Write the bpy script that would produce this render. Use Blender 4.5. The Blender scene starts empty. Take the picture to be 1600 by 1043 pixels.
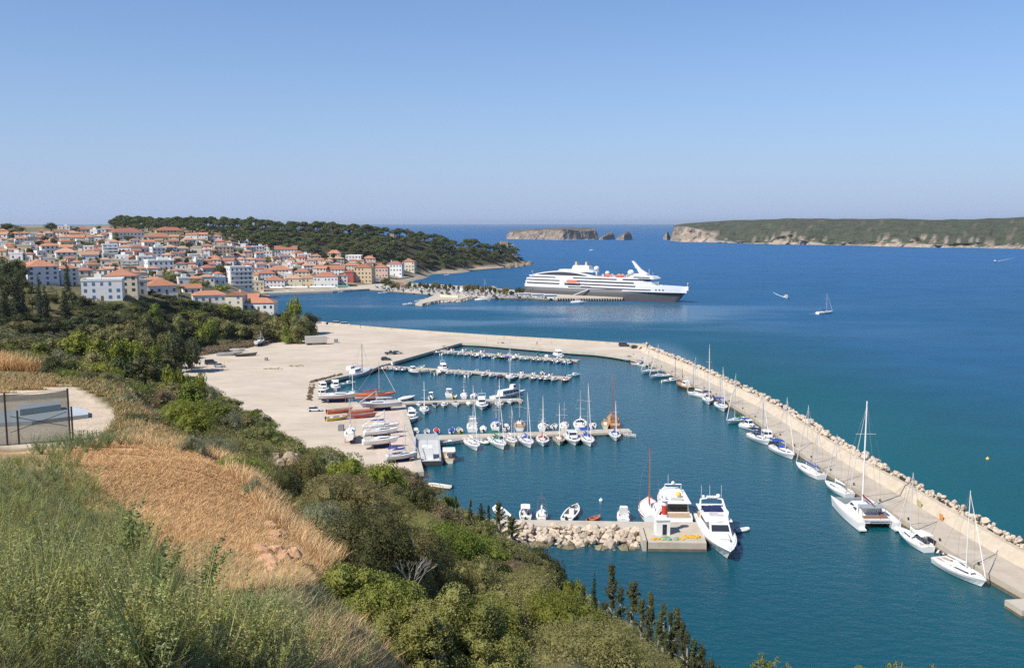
import bpy, math, random
import numpy as np
from mathutils import Vector, Matrix

SC = bpy.context.scene
COL = SC.collection
R = math.radians
# ------------------------------------------------------------------ camera
F, CZ = 1450.0, 58.0                     # focal length in photo pixels, eye height above the sea (m)
PITCH = math.atan(173.5 / F)
cam_d = bpy.data.cameras.new('camera')
cam_d.sensor_width = 36.0
cam_d.lens = 36.0 * F / 1600.0
cam_d.clip_start = 0.3
cam_d.clip_end = 400000.0
cam = bpy.data.objects.new('camera', cam_d)
COL.objects.link(cam)
cam.location = (0, 0, CZ)
cam.rotation_euler = (math.pi / 2 - PITCH, 0, 0)
SC.camera = cam
# ------------------------------------------------------------------ sky, sun, exposure
SUN_EL = R(47)
SUN_H = Vector((-0.77, -0.64, 0)).normalized()
SUN_V = Vector((SUN_H.x * math.cos(SUN_EL), SUN_H.y * math.cos(SUN_EL), math.sin(SUN_EL)))
w = bpy.data.worlds.new('World')
SC.world = w
w.use_nodes = True
nt = w.node_tree
bg = nt.nodes['Background']
sky = nt.nodes.new('ShaderNodeTexSky')
sky.sky_type = 'NISHITA'
sky.sun_disc = False
sky.sun_elevation = SUN_EL
sky.sun_rotation = math.atan2(SUN_H.x, SUN_H.y)
sky.altitude = 60
sky.air_density = 1.0
sky.dust_density = 0.3
sky.ozone_density = 10.0
# the lower sky pales towards a lavender sea haze
_tc = nt.nodes.new('ShaderNodeTexCoord'); _sx = nt.nodes.new('ShaderNodeSeparateXYZ'); nt.links.new(_tc.outputs['Generated'], _sx.inputs[0])
_m0 = nt.nodes.new('ShaderNodeMath'); _m0.operation = 'MAXIMUM'; _m0.inputs[1].default_value = 0.0; nt.links.new(_sx.outputs['Z'], _m0.inputs[0])
_m1 = nt.nodes.new('ShaderNodeMath'); _m1.operation = 'MULTIPLY'; _m1.inputs[1].default_value = -7.0; nt.links.new(_m0.outputs[0], _m1.inputs[0])
_m2 = nt.nodes.new('ShaderNodeMath'); _m2.operation = 'EXPONENT'; nt.links.new(_m1.outputs[0], _m2.inputs[0])
_mx = nt.nodes.new('ShaderNodeMix'); _mx.data_type = 'RGBA'; _mx.inputs[7].default_value = (3.05, 3.85, 5.6, 1)
nt.links.new(_m2.outputs[0], _mx.inputs[0]); nt.links.new(sky.outputs[0], _mx.inputs[6]); nt.links.new(_mx.outputs[2], bg.inputs[0])
bg.inputs[1].default_value = 0.085
sl = bpy.data.lights.new('sun', 'SUN')
sl.energy = 3.8
sl.angle = R(0.55)
sl.color = (1.0, 0.94, 0.86)
so = bpy.data.objects.new('sun', sl)
COL.objects.link(so)
so.rotation_euler = (-SUN_V).to_track_quat('-Z', 'Y').to_euler()
SC.view_settings.view_transform = 'Standard'
SC.view_settings.look = 'None'
SC.view_settings.exposure = 0.68
SC.view_settings.gamma = 1.0
SC.render.engine = 'CYCLES'
cy = SC.cycles
cy.use_denoising = False
cy.max_bounces = 6
cy.diffuse_bounces = 2
cy.glossy_bounces = 3
cy.transmission_bounces = 3
cy.transparent_max_bounces = 8
cy.volume_bounces = 0
cy.caustics_reflective = False
cy.caustics_refractive = False

HAZE = 3.8e-5
rng = np.random.default_rng(7)
rnd = random.Random(7)
# ------------------------------------------------------------------ pixel <-> place
_cp, _sp = math.cos(PITCH), math.sin(PITCH)
def ray(px, py):
    a = (px - 800.0) / F; b = (521.5 - py) / F
    return Vector((a, _cp + b * _sp, -_sp + b * _cp))
def G(px, py, z=0.0):                    # where the sight line through a photo pixel meets height z
    d = ray(px, py); t = (z - CZ) / d.z
    return Vector((d.x * t, d.y * t, z))
def P(px, py, Y):                        # the point on that sight line at distance Y
    d = ray(px, py); t = Y / d.y
    return Vector((d.x * t, Y, CZ + d.z * t))
def pix(p):
    x, y, z = p[0], p[1], p[2] - CZ
    dep = y * _cp - z * _sp
    return 800 + F * x / dep, 521.5 - F * (y * _sp + z * _cp) / dep
# ------------------------------------------------------------------ object helpers
def tag(o, label=None, cat=None, group=None, kind=None):
    if label: o['label'] = label
    if cat: o['category'] = cat
    if group: o['group'] = group
    if kind: o['kind'] = kind
    return o
def empty(name, loc=(0, 0, 0), rz=0.0, label=None, cat=None, group=None):
    o = bpy.data.objects.new(name, None)
    COL.objects.link(o)
    o.empty_display_size = 0.2
    o.location = loc; o.rotation_euler = (0, 0, rz)
    return tag(o, label, cat, group)
KIDS = {}
def link(name, me, parent=None):
    o = bpy.data.objects.new(name, me)
    COL.objects.link(o)
    if parent is not None:
        o.parent = parent
        KIDS.setdefault(parent.name, []).append(o)
    return o
def copy_tree(o, parent=None):
    c = o.copy(); COL.objects.link(c)
    if parent is not None:
        c.parent = parent
        KIDS.setdefault(parent.name, []).append(c)
    for k in list(KIDS.get(o.name, [])):
        copy_tree(k, c)
    return c
class MB:                                # collects faces for ONE mesh
    def __init__(s): s.v = []; s.f = []; s.m = []
    def add(s, vs, fs, mi=0):
        o = len(s.v)
        s.v += [tuple(v) for v in vs]
        s.f += [tuple(i + o for i in f) for f in fs]
        s.m += [mi] * len(fs)
    def box(s, x0, x1, y0, y1, z0, z1, mi=0, tx=0.0, ty=0.0):
        s.add([(x0, y0, z0), (x1, y0, z0), (x1, y1, z0), (x0, y1, z0),
               (x0 + tx, y0 + ty, z1), (x1 - tx, y0 + ty, z1), (x1 - tx, y1 - ty, z1), (x0 + tx, y1 - ty, z1)],
              [(3, 2, 1, 0), (4, 5, 6, 7), (0, 1, 5, 4), (1, 2, 6, 5), (2, 3, 7, 6), (3, 0, 4, 7)], mi)
    def prism(s, poly, z0, z1, mi=0, top=None):
        n = len(poly)
        zz = z1 if hasattr(z1, '__len__') else [z1] * n
        s.add([(p[0], p[1], z0) for p in poly] + [(p[0], p[1], z) for p, z in zip(poly, zz)],
              [tuple(range(n - 1, -1, -1))] + [(i, (i + 1) % n, (i + 1) % n + n, i + n) for i in range(n)], mi)
        o = len(s.v) - n
        s.f.append(tuple(range(o, o + n))); s.m.append(mi if top is None else top)
    def tube(s, pts, rad, n=6, mi=0, cap=True):
        pts = [Vector(p) for p in pts]
        if not hasattr(rad, '__len__'): rad = [rad] * len(pts)
        rings = []
        for i, p in enumerate(pts):
            d = (pts[min(i + 1, len(pts) - 1)] - pts[max(i - 1, 0)])
            if d.length < 1e-9: d = Vector((0, 0, 1))
            d.normalize()
            u = d.cross(Vector((0, 0, 1)) if abs(d.z) < 0.9 else Vector((1, 0, 0))).normalized()
            v = d.cross(u)
            rings.append([p + (u * math.cos(2 * math.pi * k / n) + v * math.sin(2 * math.pi * k / n)) * rad[i] for k in range(n)])
        s.loft(rings, True, cap, mi)
    def loft(s, rings, close=True, cap=False, mi=0):
        n = len(rings[0]); o = len(s.v)
        for r in rings: s.v += [tuple(p) for p in r]
        m = n if close else n - 1
        for i in range(len(rings) - 1):
            for k in range(m):
                a = o + i * n + k; b = o + i * n + (k + 1) % n
                s.f.append((a, b, b + n, a + n)); s.m.append(mi)
        if cap:
            s.f.append(tuple(o + k for k in range(n - 1, -1, -1))); s.m.append(mi)
            q = o + (len(rings) - 1) * n
            s.f.append(tuple(q + k for k in range(n))); s.m.append(mi)
    def ball(s, c, r, nu=10, nv=6, mi=0, sz=1.0):
        rings = []
        for j in range(nv + 1):
            t = math.pi * j / nv
            rr = max(r * math.sin(t), 1e-4)
            rings.append([(c[0] + rr * math.cos(2 * math.pi * k / nu), c[1] + rr * math.sin(2 * math.pi * k / nu), c[2] - r * sz * math.cos(t)) for k in range(nu)])
        s.loft(rings, True, False, mi)
    def mesh(s, name, mats, smooth=False):
        me = bpy.data.meshes.new(name)
        me.from_pydata(s.v, [], s.f)
        for m in (mats if isinstance(mats, (list, tuple)) else [mats]): me.materials.append(m)
        if any(s.m): me.polygons.foreach_set('material_index', s.m)
        if smooth: me.polygons.foreach_set('use_smooth', [True] * len(s.f))
        me.update()
        return me
    def build(s, name, mats, parent=None, smooth=False):
        return link(name, s.mesh(name, mats, smooth), parent)
def np_mesh(name, V, nper, mats, col=None, smooth=False, mi=None):   # V: (faces*nper,3), every face has its own nper corners
    V = np.asarray(V, dtype=np.float32).reshape(-1, 3)
    n = len(V) // nper
    me = bpy.data.meshes.new(name)
    me.vertices.add(len(V)); me.vertices.foreach_set('co', V.ravel())
    me.loops.add(len(V)); me.loops.foreach_set('vertex_index', np.arange(len(V), dtype=np.int32))
    me.polygons.add(n)
    me.polygons.foreach_set('loop_start', np.arange(0, len(V), nper, dtype=np.int32))
    me.polygons.foreach_set('loop_total', np.full(n, nper, dtype=np.int32))
    for m in (mats if isinstance(mats, (list, tuple)) else [mats]): me.materials.append(m)
    if mi is not None: me.polygons.foreach_set('material_index', np.asarray(mi, dtype=np.int32))
    if col is not None:
        a = me.color_attributes.new('Col', 'FLOAT_COLOR', 'POINT')
        c4 = np.ones((len(V), 4), dtype=np.float32); c4[:, :3] = np.repeat(col, nper, axis=0) if len(col) == n else col
        a.data.foreach_set('color', c4.ravel())
    me.update(calc_edges=True)
    me.validate()
    return me
# ------------------------------------------------------------------ materials
MATS = {}
def mat(name, col, rough=0.6, var=0.12, scale=1.5, spec=0.4, metal=0.0, bump=0.0, obvar=0.0, dirt=None, dscale=0.4, coat=0.0):
    """principled surface with procedural colour variation (noise in object space), optional weathering colour and bump"""
    if name in MATS: return MATS[name]
    m = bpy.data.materials.new(name); m.use_nodes = True
    t = m.node_tree; b = t.nodes['Principled BSDF']
    b.inputs['Roughness'].default_value = rough
    b.inputs['Specular IOR Level'].default_value = spec
    b.inputs['Metallic'].default_value = metal
    if coat: b.inputs['Coat Weight'].default_value = coat
    tc = t.nodes.new('ShaderNodeTexCoord')
    n = t.nodes.new('ShaderNodeTexNoise'); n.inputs['Scale'].default_value = scale; n.inputs['Detail'].default_value = 5; n.inputs['Roughness'].default_value = .65
    t.links.new(tc.outputs['Object'], n.inputs['Vector'])
    mr = t.nodes.new('ShaderNodeMapRange'); mr.inputs[1].default_value = .25; mr.inputs[2].default_value = .75
    mr.inputs[3].default_value = 1 - var; mr.inputs[4].default_value = 1 + var
    t.links.new(n.outputs['Fac'], mr.inputs[0])
    out = mr.outputs[0]
    if obvar:
        oi = t.nodes.new('ShaderNodeObjectInfo')
        mo = t.nodes.new('ShaderNodeMapRange'); mo.inputs[3].default_value = 1 - obvar; mo.inputs[4].default_value = 1 + obvar
        t.links.new(oi.outputs['Random'], mo.inputs[0])
        mm = t.nodes.new('ShaderNodeMath'); mm.operation = 'MULTIPLY'
        t.links.new(out, mm.inputs[0]); t.links.new(mo.outputs[0], mm.inputs[1]); out = mm.outputs[0]
    mx = t.nodes.new('ShaderNodeMix'); mx.data_type = 'RGBA'; mx.blend_type = 'MULTIPLY'; mx.inputs[0].default_value = 1
    mx.inputs[6].default_value = (*col, 1)
    t.links.new(out, mx.inputs[7])
    res = mx.outputs[2]
    if dirt:
        n2 = t.nodes.new('ShaderNodeTexNoise'); n2.inputs['Scale'].default_value = dscale; n2.inputs['Detail'].default_value = 6; n2.inputs['Roughness'].default_value = .7
        t.links.new(tc.outputs['Object'], n2.inputs['Vector'])
        m2 = t.nodes.new('ShaderNodeMapRange'); m2.inputs[1].default_value = .5; m2.inputs[2].default_value = .72; m2.inputs[4].default_value = .7
        t.links.new(n2.outputs['Fac'], m2.inputs[0])
        mx2 = t.nodes.new('ShaderNodeMix'); mx2.data_type = 'RGBA'
        t.links.new(m2.outputs[0], mx2.inputs[0]); t.links.new(res, mx2.inputs[6]); mx2.inputs[7].default_value = (*dirt, 1)
        res = mx2.outputs[2]
    t.links.new(res, b.inputs['Base Color'])
    if bump:
        bp = t.nodes.new('ShaderNodeBump'); bp.inputs['Strength'].default_value = 0.6; bp.inputs['Distance'].default_value = bump
        n3 = t.nodes.new('ShaderNodeTexNoise'); n3.inputs['Scale'].default_value = scale * 3; n3.inputs['Detail'].default_value = 6
        t.links.new(tc.outputs['Object'], n3.inputs['Vector'])
        t.links.new(n3.outputs['Fac'], bp.inputs['Height']); t.links.new(bp.outputs[0], b.inputs['Normal'])
    MATS[name] = m
    return m
def leafmat(name, col, col2, obvar=0.25, scale=0.6, trans=0.32, attr=False):
    """leaf surface: two greens mixed by noise, brightness varied per plant, some light let through"""
    if name in MATS: return MATS[name]
    m = bpy.data.materials.new(name); m.use_nodes = True
    t = m.node_tree; t.nodes.remove(t.nodes['Principled BSDF'])
    o = t.nodes['Material Output']
    tc = t.nodes.new('ShaderNodeTexCoord')
    n = t.nodes.new('ShaderNodeTexNoise'); n.inputs['Scale'].default_value = scale; n.inputs['Detail'].default_value = 4; n.inputs['Roughness'].default_value = .7
    t.links.new(tc.outputs['Object'], n.inputs['Vector'])
    mr = t.nodes.new('ShaderNodeMapRange'); mr.inputs[1].default_value = .35; mr.inputs[2].default_value = .65
    t.links.new(n.outputs['Fac'], mr.inputs[0])
    mx = t.nodes.new('ShaderNodeMix'); mx.data_type = 'RGBA'
    mx.inputs[6].default_value = (*col, 1); mx.inputs[7].default_value = (*col2, 1)
    t.links.new(mr.outputs[0], mx.inputs[0])
    res = mx.outputs[2]
    if attr:
        at = t.nodes.new('ShaderNodeAttribute'); at.attribute_name = 'Col'
        res = at.outputs['Color']
    oi = t.nodes.new('ShaderNodeObjectInfo')
    hs = t.nodes.new('ShaderNodeHueSaturation')
    m1 = t.nodes.new('ShaderNodeMapRange'); m1.inputs[3].default_value = 1 - obvar; m1.inputs[4].default_value = 1 + obvar
    m2 = t.nodes.new('ShaderNodeMapRange'); m2.inputs[3].default_value = .5 - obvar * .08; m2.inputs[4].default_value = .5 + obvar * .08
    mm = t.nodes.new('ShaderNodeMath'); mm.operation = 'MULTIPLY'; mm.inputs[1].default_value = 7.31
    fr = t.nodes.new('ShaderNodeMath'); fr.operation = 'FRACT'
    t.links.new(oi.outputs['Random'], m1.inputs[0]); t.links.new(oi.outputs['Random'], mm.inputs[0]); t.links.new(mm.outputs[0], fr.inputs[0]); t.links.new(fr.outputs[0], m2.inputs[0])
    t.links.new(m1.outputs[0], hs.inputs['Value']); t.links.new(m2.outputs[0], hs.inputs['Hue'])
    t.links.new(res, hs.inputs['Color'])
    df = t.nodes.new('ShaderNodeBsdfPrincipled'); df.inputs['Roughness'].default_value = .55; df.inputs['Specular IOR Level'].default_value = .25
    t.links.new(hs.outputs[0], df.inputs['Base Color'])
    tr = t.nodes.new('ShaderNodeBsdfTranslucent'); t.links.new(hs.outputs[0], tr.inputs['Color'])
    ms = t.nodes.new('ShaderNodeMixShader'); ms.inputs[0].default_value = trans
    t.links.new(df.outputs[0], ms.inputs[1]); t.links.new(tr.outputs[0], ms.inputs[2]); t.links.new(ms.outputs[0], o.inputs[0])
    MATS[name] = m
    return m
def attrmat(name, rough=0.9, scale=0.35, var=0.25, bump=0.0, bscale=3.0, fine=8.0):
    """ground cover: land colours stored on the mesh, broken up by noise at two sizes"""
    if name in MATS: return MATS[name]
    m = bpy.data.materials.new(name); m.use_nodes = True
    t = m.node_tree; b = t.nodes['Principled BSDF']; b.inputs['Roughness'].default_value = rough; b.inputs['Specular IOR Level'].default_value = .15
    at = t.nodes.new('ShaderNodeAttribute'); at.attribute_name = 'Col'
    tc = t.nodes.new('ShaderNodeTexCoord')
    res = at.outputs['Color']
    for sc in (scale, fine):
        n = t.nodes.new('ShaderNodeTexNoise'); n.inputs['Scale'].default_value = sc; n.inputs['Detail'].default_value = 6; n.inputs['Roughness'].default_value = .7
        t.links.new(tc.outputs['Object'], n.inputs['Vector'])
        mr = t.nodes.new('ShaderNodeMapRange'); mr.inputs[1].default_value = .3; mr.inputs[2].default_value = .7
        mr.inputs[3].default_value = 1 - var; mr.inputs[4].default_value = 1 + var
        t.links.new(n.outputs['Fac'], mr.inputs[0])
        mx = t.nodes.new('ShaderNodeMix'); mx.data_type = 'RGBA'; mx.blend_type = 'MULTIPLY'; mx.inputs[0].default_value = 1
        t.links.new(res, mx.inputs[6]); t.links.new(mr.outputs[0], mx.inputs[7]); res = mx.outputs[2]
    t.links.new(res, b.inputs['Base Color'])
    if bump:
        bp = t.nodes.new('ShaderNodeBump'); bp.inputs['Strength'].default_value = .8; bp.inputs['Distance'].default_value = bump
        n3 = t.nodes.new('ShaderNodeTexNoise'); n3.inputs['Scale'].default_value = bscale; n3.inputs['Detail'].default_value = 7
        t.links.new(tc.outputs['Object'], n3.inputs['Vector'])
        t.links.new(n3.outputs['Fac'], bp.inputs['Height']); t.links.new(bp.outputs[0], b.inputs['Normal'])
    MATS[name] = m
    return m
# noise for shaping land in python (smooth value noise)
_NT = np.random.default_rng(3).random((64, 64))
def vnoise(x, y):
    x = np.asarray(x, float); y = np.asarray(y, float)
    xi = np.floor(x).astype(int); yi = np.floor(y).astype(int)
    fx = x - xi; fy = y - yi
    fx = fx * fx * (3 - 2 * fx); fy = fy * fy * (3 - 2 * fy)
    a = _NT[xi % 64, yi % 64]; b = _NT[(xi + 1) % 64, yi % 64]; c = _NT[xi % 64, (yi + 1) % 64]; d = _NT[(xi + 1) % 64, (yi + 1) % 64]
    return (a * (1 - fx) + b * fx) * (1 - fy) + (c * (1 - fx) + d * fx) * fy
def fbm(x, y, o=4):
    s = 0; a = .5
    for k in range(o):
        s = s + a * vnoise(x * 2 ** k + 17 * k, y * 2 ** k + 5 * k); a *= .5
    return s / (1 - .5 ** o)
# ================================================================== land: height by sight-line column and distance
PROF = {
 -3000: [(0, 54.5), (30, 53), (70, 47), (150, 44), (400, 40), (900, 50), (1500, 40)],
 -600: [(0, 54.5), (8, 54.5), (20, 52.8), (45, 48.5), (62, 44.5), (90, 44.5), (130, 40), (180, 34), (330, 30), (500, 33), (700, 42), (900, 54), (1100, 55), (1500, 40)],
 -150: [(0, 54.5), (6.5, 54.9), (9, 54.3), (15, 53), (25, 51.4), (38, 48.7), (55, 45), (60, 44.5), (92, 44.5), (110, 41.5), (150, 36), (200, 32), (260, 28), (330, 25), (400, 27), (480, 31), (700, 39), (850, 47), (950, 55), (1100, 58), (1500, 20)],
 0: [(0, 54.5), (6.5, 54.75), (9, 54.2), (15, 52.7), (25, 51.2), (38, 48.4), (54, 44.8), (60, 44.5), (88, 44.5), (106, 41.5), (150, 35), (200, 31), (260, 27), (330, 24), (400, 26), (435, 28), (480, 29.5), (560, 32), (700, 36), (850, 44), (950, 51), (1050, 54), (1200, 52), (1500, 20)],
 100: [(0, 54.5), (6.5, 54.6), (10, 54.0), (16, 52.3), (27, 50.6), (41, 48), (55, 44.9), (60, 44.5), (82, 44.5), (100, 40), (150, 32), (200, 27.5), (260, 22), (330, 17), (380, 21), (400, 25), (440, 27.5), (500, 28), (600, 30), (700, 34), (850, 42), (960, 50), (1050, 54), (1180, 53), (1450, 10)],
 200: [(0, 54.5), (7, 54.6), (10, 54), (17, 52), (30, 49.8), (42, 48), (58, 45.2), (64, 44.5), (72, 43.8), (80, 42), (110, 37), (150, 30), (200, 22.5), (250, 16), (300, 12), (345, 11), (370, 15), (395, 23), (410, 24.5), (450, 25), (550, 26.5), (700, 32), (850, 40), (970, 47), (1050, 54), (1150, 55), (1300, 30), (1400, -3)],
 300: [(0, 54.5), (7, 54.3), (10, 53.6), (19, 51.4), (34, 48.9), (45, 47), (60, 43.9), (80, 40.7), (100, 37.2), (150, 28.5), (200, 20), (260, 9.6), (300, 2.7), (314, -1.5), (400, -1.5), (422, -1.5), (434, 8), (446, 16), (460, 18.5), (520, 20), (600, 22), (700, 26), (790, 32), (850, 36), (950, 45), (1020, 54), (1100, 54), (1250, 30), (1350, -3)],
 400: [(0, 54.5), (8, 54), (12, 53.2), (19, 51), (28, 49), (36, 47.5), (50, 44.5), (80, 38), (120, 29.8), (170, 19.7), (220, 9.4), (255, 2), (264, -1.5), (432, -1.5), (444, 4), (458, 12), (474, 15), (505, 14), (560, 6), (640, 2.5), (770, 2), (800, 4), (850, 11), (950, 26), (1020, 41), (1080, 52), (1150, 50), (1260, 20), (1330, -3)],
 450: [(0, 54.5), (8, 53.8), (13, 53), (20, 50.6), (30, 47.8), (50, 43), (80, 36), (120, 26.6), (160, 17), (200, 7.6), (230, -1.5), (450, -1.5), (457, 3), (470, 8), (490, 8), (508, 1), (525, -3), (772, -3), (779, 1.2), (810, 2), (850, 8), (950, 22), (1020, 38), (1090, 50), (1160, 47), (1260, 15), (1320, -3)],
 520: [(0, 54.5), (8, 53.6), (13, 52.2), (20, 49.6), (25, 48.4), (35, 46.3), (60, 40.3), (90, 32.8), (120, 25.4), (160, 15.4), (190, 8), (218, -1.5), (480, -2), (500, -3), (782, -3), (789, 1.2), (830, 3), (900, 13), (980, 25), (1040, 38), (1100, 48), (1170, 45), (1260, 10), (1310, -3)],
 600: [(0, 54.5), (8, 53.4), (14, 50.9), (20, 48.9), (28, 47), (40, 44.2), (70, 36.6), (100, 29), (130, 21), (165, 12), (195, 4.4), (207, -1.5), (300, -2), (420, -3), (520, -3), (825, -3), (838, 1.2), (900, 2.4), (950, 5), (1000, 17), (1060, 33), (1120, 45), (1180, 40), (1270, 8), (1310, -3)],
 680: [(0, 54.5), (6, 53.2), (9, 51.5), (16, 48.6), (28, 45.6), (45, 41.8), (75, 32.9), (105, 24.2), (130, 17), (160, 8.4), (180, 2.5), (190, -1), (198, -3), (1050, -3), (1068, 1), (1090, 8), (1120, 24), (1160, 36), (1200, 32), (1280, 5), (1310, -3)],
 740: [(0, 54.5), (6, 53), (9, 51.2), (16, 48.2), (28, 44.9), (45, 40.7), (75, 31.4), (100, 23.7), (125, 16), (150, 8.5), (168, 2.9), (176, -1), (183, -3), (1150, -3), (1166, 1), (1195, 11), (1225, 27), (1270, 28), (1310, 5), (1340, -3)],
 790: [(0, 54.5), (6, 53), (9, 51.2), (16, 48.2), (28, 44.9), (45, 39.8), (75, 29.9), (100, 21.8), (120, 15.3), (140, 8.7), (158, 2.7), (166, -1), (172, -3), (1245, -3), (1260, 2), (1276, 14), (1296, 25), (1330, 20), (1350, -3)],
 820: [(0, 54.5), (6, 53), (9, 51.2), (16, 48.2), (28, 44.9), (45, 38.9), (75, 28.6), (100, 20.5), (120, 13), (138, 6.5), (152, 1.5), (159, -1), (166, -3), (1285, -3), (1296, 1), (1308, 8), (1322, 3), (1335, -3)],
 832: [(0, 54.5), (6, 53), (9, 51.2), (16, 48.2), (28, 44.9), (45, 38.8), (75, 28.4), (100, 20), (120, 12.3), (138, 5.5), (150, .5), (157, -2), (162, -3), (1400, -3)],
 900: [(0, 54.5), (9, 52), (18, 49.2), (28, 44.8), (45, 37.5), (70, 27.2), (90, 19.3), (110, 11.3), (125, 5.3), (136, -1), (142, -3), (1400, -3)],
 1000: [(0, 54.5), (9, 51.5), (18, 48.6), (30, 43), (50, 33.5), (70, 24.4), (90, 15.3), (105, 8.4), (118, 1.5), (123, -1), (129, -3), (1400, -3)],
 1130: [(0, 54.5), (9, 51.3), (20, 46.8), (40, 36), (60, 25.6), (80, 15.6), (95, 8), (107, 0), (112, -3), (1400, -3)],
 1300: [(0, 54.5), (9, 51), (20, 45.5), (40, 34), (60, 23.5), (80, 12), (95, 3), (100, -3), (1400, -3)],
 1600: [(0, 54.5), (9, 50.5), (15, 47), (30, 38), (50, 25), (70, 12), (85, 2), (90, -3), (1400, -3)],
 4500: [(0, 54.5), (9, 50.5), (15, 47), (30, 38), (50, 25), (70, 12), (85, 2), (90, -3), (1400, -3)],
}
_cols = sorted(PROF)
_C = np.concatenate([np.arange(-3000, -200, 200), np.arange(-200, 1320, 8), np.arange(1320, 1700, 40), np.arange(1700, 4501, 200)]).astype(float)
_Y = np.concatenate([np.linspace(.5, 6, 8), np.exp(np.linspace(math.log(6.4), math.log(120), 110)), np.exp(np.linspace(math.log(122), math.log(560), 110)), np.linspace(566, 1500, 170)])
_T = np.stack([np.interp(np.log(_Y), np.log(np.array([max(a, .4) for a, b in PROF[c]])), np.array([b for a, b in PROF[c]])) for c in _cols])
_Z = np.stack([np.interp(_C, _cols, _T[:, j]) for j in range(len(_Y))], axis=1)     # (C, Y)
for _ in range(2):                                                                   # round off the kinks
    _Z[:, 1:-1] = .25 * _Z[:, :-2] + .5 * _Z[:, 1:-1] + .25 * _Z[:, 2:]
    _Z[1:-1] = .2 * _Z[:-2] + .6 * _Z[1:-1] + .2 * _Z[2:]
_XX = (_C[:, None] - 800) / F * _Y[None, :]
_YY = np.repeat(_Y[None, :], len(_C), 0)
_land = np.clip((_Z - 1.5) / 6, 0, 1)
_Z = _Z + _land * ((fbm(_XX / 60 + 9, _YY / 60) - .5) * np.clip(_YY / 90, 0, 1) * 4 + (fbm(_XX / 7, _YY / 7) - .5) * np.clip(_YY / 40, .15, .8))
_s = lambda v, a, b: np.clip((v - a) / (b - a), 0, 1) ** 2 * (3 - 2 * np.clip((v - a) / (b - a), 0, 1))
_pw = _s(_YY, 53, 58) * (1 - _s(_YY, 78, 94)) * (1 - _s(_C[:, None], 150, 235))
_Z = _Z * (1 - _pw) + 44.45 * _pw
def H(x, y):
    y = np.maximum(np.asarray(y, float), .5); c = 800 + F * np.asarray(x, float) / y
    ci = np.clip(np.interp(c, _C, np.arange(len(_C))), 0, len(_C) - 1.001); yi = np.clip(np.interp(y, _Y, np.arange(len(_Y))), 0, len(_Y) - 1.001)
    i = ci.astype(int); j = yi.astype(int); a = ci - i; b = yi - j
    return (_Z[i, j] * (1 - a) + _Z[i + 1, j] * a) * (1 - b) + (_Z[i, j + 1] * (1 - a) + _Z[i + 1, j + 1] * a) * b
def hz(x, y): return float(H(np.array([x]), np.array([y]))[0])
def hit(px, py, ymin=4.0, ymax=1490.0):       # first place a sight line touches the land
    d = ray(px, py)
    ys = np.exp(np.linspace(math.log(ymin), math.log(ymax), 1500))
    t = ys / d.y
    below = (CZ + d.z * t) <= H(d.x * t, ys)
    if not below.any(): return None
    k = int(np.argmax(below)); t = t[k]
    return Vector((d.x * t, d.y * t, hz(d.x * t, d.y * t)))
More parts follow.
